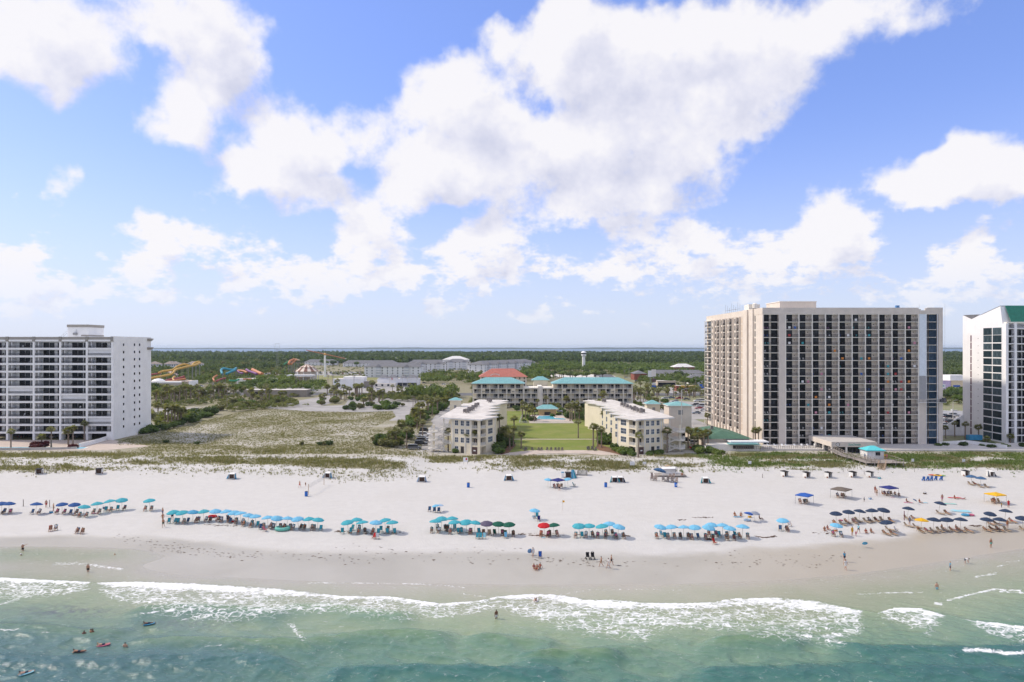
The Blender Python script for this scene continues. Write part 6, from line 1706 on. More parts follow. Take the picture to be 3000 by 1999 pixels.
def wood(name,label,m,pts,r0,r1,h0,h1,n,leaf,seed,lumps=5):
 g=np.random.default_rng(seed)
 K=6;protos=[clump(n,1,1,.75,leaf,seed*10+k,lumps=lumps)for k in range(K)]
 VV=[];TT=[];off=0
 for(x,y)in pts:
  V,T=protos[g.integers(K)]
  u_=float(fbm(x/90,y/160,3,301));r=g.uniform(r0,r1);h=g.uniform(h0,h1)*(.62+.8*u_);a=g.uniform(0,6.28);c,s=math.cos(a),math.sin(a)
  q=np.empty_like(V);q[:,0]=(V[:,0]*c-V[:,1]*s)*r+x;q[:,1]=(V[:,0]*s+V[:,1]*c)*r+y;q[:,2]=V[:,2]*h*.62+2.5+h*.5
  VV.append(q);TT.append(T+off);off+=len(V)
 o=add(name,tri_mesh(name,np.concatenate(VV),np.concatenate(TT),m))
 tag(o,label,kind='stuff');return o
def spots(y0,y1,dyk,dx,xr,seed,keep=None,jit=.6):
 g=np.random.default_rng(seed);out=[];y=y0
 while y<y1:
  lo,hi=xr(y);n=int((hi-lo)/dx)
  for i in range(n):
   x=lo+(i+g.uniform(-jit,jit))*dx;yy=y+g.uniform(-.5,.5)*dyk*y
   if keep is None or keep(x,yy):out.append((x,yy))
  y+=dyk*y
 return out
def woodmat(name,a,b_,sc):
 if name in MATS:return MATS[name]
 m=leafmat(name,a,b_,.7,sc);return m
MW1=woodmat('pine_wood_green',(.085,.14,.04),(.20,.25,.08),.09)
MW2=woodmat('pine_wood_dark',(.055,.09,.036),(.125,.16,.06),.05)
def inview(y,pad=40):return(-.78*y-pad,.78*y+pad)
def keep_mid(x,y):
 if-190<x<60 and y<1100 and x<-20+(y-700)*.2:return False
 if-340<x<-150 and y<1000:return False
 if 38<x<130 and 640<y<935:return False
 if 95<x<330 and y<800:return False
 if 300<x<480 and y<780:return False
 if(-330<x<0)and 1000<y<1330 and x>-0.30*y:return False
 if-440<x<-150 and 1150<y<1330:return False
 return True
wood('near_wood','bright green pine wood behind the teal hotel',MW1,spots(690,1180,.014,8.0,lambda y:(-.02*y,.45*y),71,keep_mid),3.4,7.4,7,14,84,.17,3,8)
wood('side_woods','woods either side behind the town',MW2,spots(760,1300,.018,8.5,lambda y:inview(y),72,lambda x,y:keep_mid(x,y)and not(-.02*y<x<.45*y)),4,6.8,8,14,44,.22,4,6)
wood('far_wood','dark pine wood stretching to the bay',MW2,spots(1320,3330,.022,9.5,lambda y:inview(y,120),73),6,11,10,19,22,.32,5,4)
UG=[([(445,1200),(700,1182),(930,1160),(930,1150),(700,1150),(445,1160)],300),([(440,1118),(860,1110),(860,1076),(440,1080)],620),([(660,1212),(900,1190),(850,1172),(660,1190)],150),([(1380,1200),(1900,1200),(1900,1176),(1380,1170)],200),([(1850,1150),(2086,1160),(2086,1095),(1850,1085)],260),([(1230,1108),(1420,1124),(1420,1080),(1290,1082)],160),([(1420,1120),(1560,1100),(1840,1100),(1840,1082),(1560,1078),(1540,1090)],420),([(1100,1176),(1340,1184),(1340,1156),(1120,1152)],240),([(2764,1190),(2830,1190),(2830,1076),(2764,1076)],120),([(860,1090),(1070,1110),(1070,1064),(860,1064)],200),([(440,1225),(470,1260),(560,1232),(650,1206),(640,1200),(540,1218)],90)]
def undergrowth():
 pts=[]
 for i,(poly,n)in enumerate(UG):pts+=[flat(*p)for p in scatter(poly,n,200+i)]
 keep=[]
 for(x,y)in pts:
  if 0<y-(505-.015*(x+900))<30 or(8<x<29 and 310<y<352)or(-24<x<71 and 393<y<412)or(-120<x<-83 and 596<y<620)or(-154<x<-122 and 580<y<600):continue
  keep.append((x,y))
 UG2=[([(560,1134),(860,1130),(860,1112),(560,1114)],110),([(440,1117),(600,1114),(600,1102),(440,1106)],60),([(440,1120),(870,1112),(870,1082),(440,1088)],230),([(700,1160),(960,1150),(960,1132),(700,1130)],90),([(1230,1126),(1420,1128),(1420,1100),(1240,1104)],110),([(440,1170),(700,1160),(700,1148),(440,1150)],90),([(1850,1130),(2086,1130),(2086,1096),(1860,1090)],120),([(1180,1172),(1330,1178),(1330,1160),(1180,1156)],60)]
 p2=[]
 for i,(poly,n)in enumerate(UG2):p2+=[q for q in(flat(*p)for p in scatter(poly,n,300+i))if not(0<q[1]-(505-.015*(q[0]+900))<30 or(-120<q[0]<-83 and 596<q[1]<620)or(-154<q[0]<-122 and 580<q[1]<600))]
 wood('town_trees','rounded green trees filling the gaps between the town buildings',leafmat('town_green',(.10,.15,.045),(.19,.22,.08),.7,.1),p2,2.6,5.2,5,10,80,.17,8,7)
 o=wood('undergrowth','low bushes and rough growth between the lots, roads and houses',leafmat('rough_growth',(.11,.15,.05),(.21,.21,.09),.7,.12),keep,1.2,3.4,1.6,4.2,46,.2,6,5)
undergrowth()
LOTS=[[flat(*p)for p in q]for q in([(880,1205),(925,1191),(1010,1187),(1020,1172),(1140,1160),(1250,1164),(1290,1170),(1215,1205),(1180,1240),(1120,1262),(1080,1262),(1160,1222),(1150,1205),(1060,1208)],[(770,1196),(850,1178),(960,1160),(1010,1166),(960,1185),(880,1204)],[(440,1222),(560,1214),(610,1204),(600,1196),(500,1194),(440,1196)])]
def inpoly(x,y,polys):
 out=np.zeros(len(x),bool)
 for poly in polys:
  c=np.zeros(len(x),bool)
  for(x1,y1),(x2,y2)in zip(poly,poly[1:]+poly[:1]):
   c^=((y1>y)!=(y2>y))&(x<(x2-x1)*(y-y1)/(y2-y1+1e-9)+x1)
  out|=c
 return out
def dune_grass():
 g=np.random.default_rng(9)
 N=420000
 yy=g.uniform(178,395,N)**1.0;xx=g.uniform(-1,1,N)*.80*yy
 zz=gz(xx,yy);w=veg_at(xx,yy,zz)
 px,py=to_px(xx,yy,zz)
 ok=(g.uniform(0,1,N)<np.clip(w*1.0,0,1)**1.3*(.12+1.15*fbm(xx/3.2,yy/2.0,4,81)))&((yy<231)|((px>345)&(px<1235)&~inpoly(xx,yy,LOTS)))
 ok&=~((xx>-24)&(xx<56)&(yy>218))&~((xx>56)&(xx<86)&(yy>224))&~((xx<-146)&(yy>230))&~((xx<-128)&(yy>230)&(yy<243))&~((xx>84)&(yy>229))
 ok|=(g.uniform(0,1,N)<.012)&(yy<200)&(yy>190)
 xx,yy,zz,w=xx[ok],yy[ok],zz[ok],w[ok]
 n=len(xx)
 lot=yy>226
 hgt=np.where(lot,g.uniform(.2,.5,n),g.uniform(.35,.95,n))*(.6+.5*np.clip(w,0,1))
 B_=5
 V=np.zeros((n,B_,3,3));
 for b in range(B_):
  a=g.uniform(0,2*math.pi,n);sp=g.uniform(.08,.38,n);ln=g.uniform(.1,.5,n)*hgt
  bx=xx+np.cos(a)*sp;by=yy+np.sin(a)*sp
  wd=g.uniform(.05,.11,n)
  V[:,b,0]=np.stack([bx-np.sin(a)*wd,by+np.cos(a)*wd,zz-.05],-1)
  V[:,b,1]=np.stack([bx+np.sin(a)*wd,by-np.cos(a)*wd,zz-.05],-1)
  V[:,b,2]=np.stack([bx+np.cos(a)*ln,by+np.sin(a)*ln,zz+hgt*g.uniform(.7,1.1,n)],-1)
 gr=(xx>58)&(fbm(xx/9,yy/6,3,87)>.42)
 for nm,sel,m_,lb in(('dune_grass',~gr,M_straw,'straw green sea oats and grasses tufting the dunes and the empty lot'),('green_dune_plants',gr,leafmat('fresh_dune_green',(.16,.215,.07),(.12,.17,.05)),'fresh green creeping plants on the dune below the two towers')):
  v=V[sel];o=add(nm,tri_mesh(nm,v.reshape(-1,3),np.arange(len(v)*B_*3).reshape(-1,3),m_));tag(o,lb,kind='stuff')
 return n
dune_grass()
# ---- everything on the beach
def cr(o,s):
 return lambda x,y:(o[0]+x*s,o[1]+y*s)
C4=cr((0,1340),.255);C5=cr((440,1340),.255);C6=cr((960,1340),.255);C7=cr((1500,1340),.255)
C8=cr((2040,1340),.2125);C9=cr((2500,1340),.2125);W1=cr((0,1540),.425);W2=cr((1000,1540),.425);W3=cr((2000,1540),.425)
FABRIC={'teal':(.07,.42,.50),'light':(.19,.52,.74),'mid':(.09,.37,.58),'blue':(.03,.10,.30),'navy':(.028,.05,.10),'green':(.01,.11,.07),'red':(.58,.02,.03),'purple':(.13,.11,.17),'yellow':(.80,.46,.02),'pale':(.42,.56,.72),'grey':(.30,.33,.40),'royal':(.03,.12,.45),'denim':(.06,.14,.27),'brown':(.17,.14,.115),'indigo':(.03,.04,.20),'pink':(.62,.18,.28),'white':(.75,.75,.76),'orange':(.66,.22,.06),'black':(.02,.02,.025),'mint':(.22,.62,.52),'aqua':(.35,.68,.78),'sand':(.45,.34,.22)}
def cloth(k):
 n='cloth_'+k
 if n in MATS:return MATS[n]
 m=mat(n,FABRIC[k],.85,.06,1.5)
 g=NG(m.node_tree);b=g.n['Principled BSDF']
 tr=g.node('ShaderNodeBsdfTranslucent');tr.inputs[0].default_value=(*FABRIC[k],1)
 ms=g.node('ShaderNodeMixShader');ms.inputs[0].default_value=.25
 g.l.new(b.outputs[0],ms.inputs[1]);g.l.new(tr.outputs[0],ms.inputs[2]);g.l.new(ms.outputs[0],g.n['Material Output'].inputs[0])
 return m
M_pole=mat('wooden_umbrella_pole',(.50,.42,.32),.7,.08)
M_frame=mat('wooden_chair_frame',(.36,.25,.16),.8,.15,3)
CAN={}
def umbrella_meshes(k):
 if k in CAN:return CAN[k]
 b=MB();N=8;R_=1.16
 prof=[(0.02,.50),(.22,.46),(.5,.36),(.8,.21),(1.0,.06),(1.0,-.04)]
 ring=[]
 for(r,z)in prof:
  row=[]
  for j in range(N*2):
   t=math.pi*j/N
   sag=(1-.055*r)if j%2 else 1.0
   zz=z+(.0 if j%2==0 else-.035*r)+(.03 if(z<0 and j%2)else 0)
   row.append(len(b.v));b.v.append((R_*r*sag*math.cos(t),R_*r*sag*math.sin(t),zz))
  ring.append(row)
 for a,c in zip(ring[:-1],ring[1:]):
  for j in range(N*2):
   q=(j+1)%(N*2);b.f.append((a[j],c[j],c[q],a[q]));b.m.append(0)
 can=b.mesh('canopy',cloth(k))
 CAN[k]=can
 return can
ub=MB();ub.bar((0,0,-1.85),(0,0,.5),.03,6);ub.lathe([(.05,.5),(.03,.6),(.005,.64)],6)
U_POLE=ub.mesh('pole',M_pole)
ub=MB()
for j in range(8):
 t=math.pi*2*j/8;ub.bar((0,0,.44),(1.1*math.cos(t),1.1*math.sin(t),.0),.012,3)
U_RIBS=ub.mesh('ribs',M_rail)
def umbrella(px,py,k,label,group,tilt=None,scale=1.0):
 x,y,z=at(px,py,1.95*scale)
 tl=tilt or(RND.uniform(-.16,.16),RND.uniform(-.14,.14))
 e=tag(empty('beach_umbrella',(x,y,z),0,scale),label,'umbrella',group)
 r=(tl[0],tl[1],RND.uniform(0,.7))
 c=add('canopy',umbrella_meshes(k),e,(0,0,1.82),rot=r)
 add('ribs',U_RIBS,c)
 add('pole',U_POLE,e,(0,0,1.82),rot=(tl[0],tl[1],0))
 return x,y,z
CH={}
def chair_meshes(k,low=False,fr=None):
 if(k,low)in CH:return CH[k,low]
 b=MB();f=MB()
 if not low:
  for s_ in(-.29,.29):
   f.bar((s_,-.35,.0),(s_,.30,.42),.03,4);f.bar((s_,.35,.0),(s_,-.30,.40),.03,4);f.bar((s_,.16,.34),(s_,.50,1.02),.03,4);f.bar((s_,-.25,.55),(s_,.30,.58),.03,4);f.bar((s_,-.28,.38),(s_,-.22,.55),.025,4)
  seat=b.quad((-.28,-.33,.40),(.28,-.33,.40),(.28,.20,.33),(-.28,.20,.33)).quad((-.28,.20,.30),(.28,.20,.30),(.28,-.33,.37),(-.28,-.33,.37)).mesh('seat',cloth(k))
  c=MB();c.obox((0,.345,.70),(.28,0,0),(0,.015,-.008),(0,.155,.36));back=c.mesh('backrest',cloth(k))
 else:
  for s_ in(-.30,.30):
   f.bar((s_,-1.0,.22),(s_,.45,.30),.03,4);f.bar((s_,.40,.30),(s_,.86,.80),.03,4);f.bar((s_,-.7,0),(s_,-.7,.26),.03,4);f.bar((s_,.3,0),(s_,.3,.3),.03,4);f.bar((s_,.75,0),(s_,.62,.55),.025,4)
  c=MB();c.obox((0,-.30,.285),(.29,0,0),(0,.70,.035),(0,-.001,.02));seat=c.mesh('seat',cloth(k))
  c=MB();c.obox((0,.62,.57),(.29,0,0),(0,.01,-.01),(0,.22,.25));back=c.mesh('backrest',cloth(k))
 CH[k,low]=(f.mesh('frame',fr or M_frame),seat,back)
 return CH[k,low]
def beach_chair(x,y,z,rz,k,label,group,low=False):
 e=tag(empty('beach_chair',(x,y,z),rz),label,'beach chair',group)
 f,s,b=chair_meshes(k,low)
 add('frame',f,e);add('seat',s,e);add('backrest',b,e)
def skin_body(J,edges,radii):
 me=bpy.data.meshes.new('pose');names=list(J)
 me.from_pydata([J[n]for n in names],[(names.index(a),names.index(b))for a,b in edges],[])
 o=bpy.data.objects.new('pose',me);COL.objects.link(o)
 o.modifiers.new('s','SKIN');m2=o.modifiers.new('u','SUBSURF');m2.levels=1;m2.render_levels=1
 sv=me.skin_vertices[0].data
 for i,n in enumerate(names):
  r=radii[n];sv[i].radius=r if hasattr(r,'__len__')else(r,r)
  sv[i].use_root=(n=='pelvis')
 bpy.context.view_layer.update()
 ev=o.evaluated_get(bpy.context.evaluated_depsgraph_get())
 out=bpy.data.meshes.new_from_object(ev)
 bpy.data.objects.remove(o)
 return out
RAD={'pelvis':(.15,.11),'spine':(.135,.10),'chest':(.165,.105),'neck':.055,'jaw':.075,'head':(.085,.10),'top':.06}
for s_ in 'lr':
 RAD.update({s_+'sh':.07,s_+'el':.045,s_+'wr':.032,s_+'ha':(.045,.022),s_+'fi':(.03,.012),s_+'th':(.018,.014),s_+'hip':.095,s_+'kn':.062,s_+'ca':.058,s_+'an':.04,s_+'to':(.045,.03)})
EDG=[('pelvis','spine'),('spine','chest'),('chest','neck'),('neck','jaw'),('jaw','head'),('head','top')]
for s_ in 'lr':
 EDG+=[('chest',s_+'sh'),(s_+'sh',s_+'el'),(s_+'el',s_+'wr'),(s_+'wr',s_+'ha'),(s_+'ha',s_+'fi'),(s_+'ha',s_+'th'),('pelvis',s_+'hip'),(s_+'hip',s_+'kn'),(s_+'kn',s_+'ca'),(s_+'ca',s_+'an'),(s_+'an',s_+'to')]
def pose(**kw):
 J={'pelvis':(0,0,.95),'spine':(0,0,1.14),'chest':(0,0,1.36),'neck':(0,0,1.49),'jaw':(0,-.02,1.56),'head':(0,-.01,1.64),'top':(0,0,1.71)}
 for s_,q in(('l',-1),('r',1)):
  J.update({s_+'sh':(q*.18,0,1.41),s_+'el':(q*.24,.02,1.14),s_+'wr':(q*.26,-.04,.90),s_+'ha':(q*.26,-.06,.83),s_+'fi':(q*.26,-.07,.75),s_+'th':(q*.235,-.10,.80),s_+'hip':(q*.10,0,.90),s_+'kn':(q*.105,-.01,.49),s_+'ca':(q*.11,.02,.36),s_+'an':(q*.11,.03,.08),s_+'to':(q*.12,-.12,.035)})
 J.update(kw);return J
def limb(side,pts,names):
 return{side+n:p for n,p in zip(names,pts)}
LEG=('hip','kn','ca','an','to');ARM=('sh','el','wr','ha','fi','th')
POSES={'stand':pose(),'walk':pose(**limb('l',[(-.10,0,.90),(-.11,-.20,.52),(-.11,-.22,.38),(-.11,-.27,.09),(-.12,-.42,.05)],LEG),**limb('r',[(.10,0,.90),(.11,.08,.50),(.11,.18,.38),(.11,.34,.14),(.12,.26,.05)],LEG),**limb('l',[(-.18,0,1.41),(-.24,.14,1.16),(-.25,.18,.92),(-.25,.17,.85),(-.25,.16,.77),(-.23,.13,.82)],ARM),**limb('r',[(.18,0,1.41),(.24,-.10,1.15),(.25,-.24,.95),(.25,-.28,.89),(.25,-.32,.82),(.23,-.30,.88)],ARM)),'reach':pose(**limb('r',[(.18,0,1.42),(.44,-.06,1.50),(.66,-.10,1.62),(.72,-.10,1.66),(.80,-.10,1.70),(.72,-.14,1.70)],ARM)),'sit':pose(pelvis=(0,.10,.46),spine=(0,.17,.64),chest=(0,.27,.86),neck=(0,.31,1.0),jaw=(0,.29,1.06),head=(0,.30,1.15),top=(0,.31,1.22),**limb('l',[(-.10,.06,.44),(-.13,-.38,.50),(-.13,-.42,.38),(-.13,-.46,.08),(-.14,-.62,.05)],LEG),**limb('r',[(.10,.06,.44),(.13,-.38,.50),(.13,-.42,.38),(.13,-.46,.08),(.14,-.62,.05)],LEG),**limb('l',[(-.18,.26,.90),(-.27,.14,.66),(-.26,-.08,.60),(-.26,-.15,.60),(-.26,-.23,.60),(-.23,-.17,.63)],ARM),**limb('r',[(.18,.26,.90),(.27,.14,.66),(.26,-.08,.60),(.26,-.15,.60),(.26,-.23,.60),(.23,-.17,.63)],ARM)),'lounge':pose(pelvis=(0,.25,.42),spine=(0,.42,.56),chest=(0,.60,.74),neck=(0,.70,.85),jaw=(0,.72,.92),head=(0,.75,.99),top=(0,.79,1.05),**limb('l',[(-.10,.20,.41),(-.12,-.25,.50),(-.12,-.36,.44),(-.12,-.66,.36),(-.13,-.72,.46)],LEG),**limb('r',[(.10,.20,.41),(.12,-.25,.46),(.12,-.36,.42),(.12,-.68,.36),(.13,-.74,.46)],LEG),**limb('l',[(-.18,.60,.77),(-.29,.42,.60),(-.24,.20,.52),(-.23,.13,.52),(-.22,.06,.52),(-.20,.14,.55)],ARM),**limb('r',[(.18,.60,.77),(.29,.42,.60),(.24,.20,.52),(.23,.13,.52),(.22,.06,.52),(.20,.14,.55)],ARM)),'ground':pose(pelvis=(0,.10,.13),spine=(0,.16,.32),chest=(0,.20,.55),neck=(0,.20,.69),jaw=(0,.17,.76),head=(0,.17,.84),top=(0,.18,.91),**limb('l',[(-.10,.06,.12),(-.17,-.34,.38),(-.17,-.40,.26),(-.16,-.52,.07),(-.17,-.66,.04)],LEG),**limb('r',[(.10,.06,.12),(.18,-.36,.30),(.18,-.44,.22),(.18,-.60,.07),(.19,-.74,.05)],LEG),**limb('l',[(-.18,.19,.60),(-.26,.10,.38),(-.22,-.10,.34),(-.21,-.17,.34),(-.20,-.24,.34),(-.19,-.16,.38)],ARM),**limb('r',[(.18,.19,.60),(.30,.26,.36),(.34,.34,.12),(.34,.36,.06),(.34,.30,.03),(.30,.34,.06)],ARM)),'bend':pose(pelvis=(0,.14,.88),spine=(0,.02,.98),chest=(0,-.20,1.02),neck=(0,-.34,1.02),jaw=(0,-.42,.99),head=(0,-.49,1.0),top=(0,-.56,1.0),**limb('l',[(-.18,-.24,1.0),(-.22,-.28,.72),(-.20,-.36,.48),(-.20,-.38,.41),(-.20,-.40,.33),(-.18,-.42,.39)],ARM),**limb('r',[(.18,-.24,1.0),(.22,-.28,.72),(.20,-.36,.48),(.20,-.38,.41),(.20,-.40,.33),(.18,-.42,.39)],ARM),**limb('l',[(-.10,.14,.84),(-.11,.06,.47),(-.11,.10,.36),(-.11,.10,.08),(-.12,-.05,.04)],LEG),**limb('r',[(.10,.14,.84),(.11,.06,.47),(.11,.10,.36),(.11,.10,.08),(.12,-.05,.04)],LEG)),'prone':pose(pelvis=(0,.0,.13),spine=(0,-.19,.14),chest=(0,-.42,.18),neck=(0,-.55,.25),jaw=(0,-.60,.31),head=(0,-.62,.39),top=(0,-.62,.46),**limb('l',[(-.10,.05,.12),(-.12,.46,.11),(-.12,.58,.11),(-.12,.86,.10),(-.12,.98,.06)],LEG),**limb('r',[(.10,.05,.12),(.12,.46,.11),(.12,.58,.11),(.12,.86,.10),(.12,.98,.06)],LEG),**limb('l',[(-.18,-.45,.19),(-.30,-.50,.08),(-.18,-.70,.06),(-.14,-.75,.06),(-.10,-.80,.06),(-.12,-.73,.09)],ARM),**limb('r',[(.18,-.45,.19),(.30,-.50,.08),(.18,-.70,.06),(.14,-.75,.06),(.10,-.80,.06),(.12,-.73,.09)],ARM)),}
BODY={}
def seg_dist(p,a,b):
 ab=b-a;t=np.clip(((p-a)@ab)/(ab@ab+1e-9),0,1);return np.linalg.norm(p-a-t[:,None]*ab,axis=1)
for pn,J in POSES.items():
 me=skin_body(J,EDG,RAD)
 me.polygons.foreach_set('use_smooth',[True]*len(me.polygons));me.name='body'
 V=np.empty(len(me.vertices)*3);me.vertices.foreach_get('co',V);V=V.reshape(-1,3)
 N_=np.empty(len(me.vertices)*3);me.vertices.foreach_get('normal',N_);N_=N_.reshape(-1,3)
 fc=np.array([p.center[:]for p in me.polygons]);faces=[tuple(p.vertices)for p in me.polygons]
 segs=[(a,b)for a,b in EDG]
 D_=np.stack([seg_dist(fc,np.array(J[a],float),np.array(J[b],float))-.5*(np.mean(RAD[a])+np.mean(RAD[b]))for a,b in segs],1)
 lab=D_.argmin(1)
 def cover(pred,off,name):
  keep=[f for i,f in enumerate(faces)if pred(segs[lab[i]],fc[i])]
  used=sorted({v for f in keep for v in f});mp={v:i for i,v in enumerate(used)}
  m=bpy.data.meshes.new(name);m.from_pydata([tuple(V[v]+N_[v]*off)for v in used],[],[tuple(mp[v]for v in f)for f in keep])
  if keep:m.polygons.foreach_set('use_smooth',[True]*len(keep))
  m.update();return m
 hd=np.array(J['head']);tp=np.array(J['top'])
 hips={('pelvis','lhip'),('pelvis','rhip')}
 def is_short(s,c):
  if s in hips:return True
  if s in(('lhip','lkn'),('rhip','rkn')):
   a=np.array(J[s[0]]);b=np.array(J[s[1]]);return((c-a)@(b-a))/((b-a)@(b-a))<.62
  if s==('pelvis','spine'):
   a=np.array(J['pelvis']);b=np.array(J['spine']);return((c-a)@(b-a))/((b-a)@(b-a))<.3
  return False
 def is_top(s,c):
  return s in(('pelvis','spine'),('spine','chest'),('chest','lsh'),('chest','rsh'),('pelvis','lhip'),('pelvis','rhip'))or(s in(('lsh','lel'),('rsh','rel'))and np.linalg.norm(c-np.array(J[s[0]]))<.17)
 def is_band(s,c):
  a=np.array(J['spine']);b=np.array(J['chest']);t=((c-a)@(b-a))/((b-a)@(b-a))
  return s==('spine','chest')and.35<t<.95
 def is_brief(s,c):
  return s in hips or(s in(('lhip','lkn'),('rhip','rkn'))and np.linalg.norm(c-np.array(J[s[0]]))<.13)
 up=(tp-hd)/np.linalg.norm(tp-hd)
 fwd=np.array(J['jaw'])-np.array(J['neck']);
 def is_hair(s,c):
  if s not in(('jaw','head'),('head','top')):return False
  return(c-hd)@up>-.01 or(c-hd)@np.array((0,1,0))>.015
 BODY[pn]=dict(body=me,shorts=cover(is_short,.016,'shorts'),top=cover(is_top,.014,'shirt'),band=cover(is_band,.012,'bikini_top'),brief=cover(is_brief,.012,'swim_briefs'),hair=cover(is_hair,.014,'hair'))
SKIN={k:mat('skin_'+k,c,.6,.05,4)for k,c in{'fair':(.52,.30,.21),'tan':(.38,.19,.115),'brown':(.16,.075,.045)}.items()}
HAIR={k:mat('hair_'+k,c,.7,.1,6)for k,c in{'brown':(.045,.025,.015),'black':(.012,.01,.01),'blond':(.34,.23,.11)}.items()}
MC={}
def coloured(me,m,key):
 if(me.name,key)not in MC:
  c=me.copy();c.materials.clear();c.materials.append(m);MC[me.name,key]=c
 return MC[me.name,key]
def face_for(J):
 h=np.array(J['head']);j=np.array(J['jaw']);b=MB()
 f=np.array((0,-1,0))if abs(J['top'][2]-J['head'][2])>.03 else np.array((0,-.3,-.95))
 c=h+f*.098
 for s_ in(-1,1):b.box(c[0]+s_*.032-.012,c[0]+s_*.032+.012,c[1]-.004,c[1]+.012,c[2]-.004,c[2]+.010)
 return b
PERSON_N=[0]
def person(x,y,z,rz,pn,label,group=None,skin=None,hair=None,wear=('shorts','blue'),s=1.0,hat=None):
 skin=skin or RND.choice(['fair','fair','tan','tan','brown']);hair=hair or RND.choice(['brown','brown','black','blond'])
 e=tag(empty('person',(x,y,z),rz,s),label,'person',group)
 Bp=BODY[pn]
 add('body',coloured(Bp['body'],SKIN[skin],skin),e)
 add('hair',coloured(Bp['hair'],HAIR[hair],hair),e)
 kind,col=wear
 if kind in('shorts','shirt_shorts','dress'):
  add('shorts',coloured(Bp['shorts'],cloth(col if kind!='shirt_shorts' else 'navy'),col if kind!='shirt_shorts' else 'navy'),e)
 if kind in('shirt_shorts','dress'):
  add('shirt',coloured(Bp['top'],cloth(col),col),e)
 if kind=='bikini':
  add('bikini_top',coloured(Bp['band'],cloth(col),col),e);add('swim_briefs',coloured(Bp['brief'],cloth(col),col),e)
 if hat:
  b=MB();J=POSES[pn];h=J['head'];b.lathe([(.20,.04),(.11,.05),(.10,.12),(.04,.15)],10,h);add('sun_hat',b.mesh('sun_hat',cloth(hat)),e)
 b=face_for(POSES[pn]);add('eyes',b.mesh('eyes',M_rail),e)
 return e
CLOTHN={'teal':'teal','light':'light blue','mid':'mid blue','blue':'deep blue','navy':'navy','green':'dark green','red':'red','purple':'grey purple','yellow':'yellow','pale':'pale blue','grey':'grey','royal':'royal blue','denim':'denim blue','pink':'pink','white':'white','orange':'orange','black':'black','mint':'mint','aqua':'aqua','sand':'sand coloured','brown':'brown','indigo':'indigo'}
ROWS=[('at the left edge',C4,[(20,532,'blue'),(105,532,'blue'),(420,538,'blue'),(712,540,'blue'),(855,543,'blue'),(968,568,'teal'),(1115,533,'teal'),(1260,506,'teal'),(1398,490,'teal'),(1715,497,'teal')]),('in the longest row',C5,[(262,630,'teal'),(365,635,'teal'),(493,628,'mid'),(612,622,'teal'),(750,618,'light'),(870,622,'light'),(960,635,'light'),(1037,645,'light'),(1132,666,'light'),(1208,678,'light'),(1348,693,'light'),(1456,697,'light'),(1582,702,'light'),(1692,706,'light'),(1822,708,'teal'),(1930,716,'teal')]),('in the group of six',C6,[(225,746,'teal'),(330,716,'teal'),(397,748,'teal'),(555,748,'light'),(655,724,'teal'),(742,748,'teal')]),('in the central row',C6,[(1237,735,'teal'),(1312,703,'teal'),(1428,703,'teal'),(1456,745,'teal'),(1588,742,'teal'),(1697,750,'teal'),(1827,757,'purple'),(1963,763,'green'),(2082,770,'green')]),('in the red and green pair',C7,[(367,778,'red'),(478,778,'green')]),('in the group of five',C7,[(767,785,'teal'),(885,785,'teal'),(1033,790,'teal'),(1118,762,'light'),(1228,796,'light')]),('by the stick pile',C7,[(1705,798,'light'),(1827,798,'light'),(1972,803,'light'),(2097,802,'light'),(2258,806,'light'),(2293,774,'light')]),('right of the stick pile',C8,[(360,938,'light'),(460,978,'light'),(640,953,'light'),(1190,868,'light'),(1930,937,'light')]),('in the rear navy row',C8,[(1925,773,'navy'),(2100,752,'navy'),(2255,742,'navy'),(2420,733,'navy'),(2583,725,'navy'),(2923,706,'navy')]),('in the front navy row',C9,[(455,895,'navy'),(940,865,'yellow'),(1110,858,'navy'),(1287,857,'navy'),(1478,857,'navy'),(1838,856,'navy'),(2017,856,'navy'),(2330,838,'navy')]),('at the right edge',C9,[(1885,778,'navy'),(2100,740,'navy'),(1198,634,'navy')]),('by the far lockers',C9,[(1625,263,'denim'),(1757,287,'denim')]),]
WEARS=[('shorts','navy'),('shorts','red'),('shorts','black'),('bikini','black'),('bikini','pink'),('bikini','teal'),('shorts','green'),('shirt_shorts','white'),('bikini','orange'),('shirt_shorts','pink')]
def wear_words(w):
 return{'shorts':CLOTHN[w[1]]+' shorts','bikini':CLOTHN[w[1]]+' bikini','shirt_shorts':CLOTHN[w[1]]+' shirt','dress':CLOTHN[w[1]]+' dress'}[w[0]]
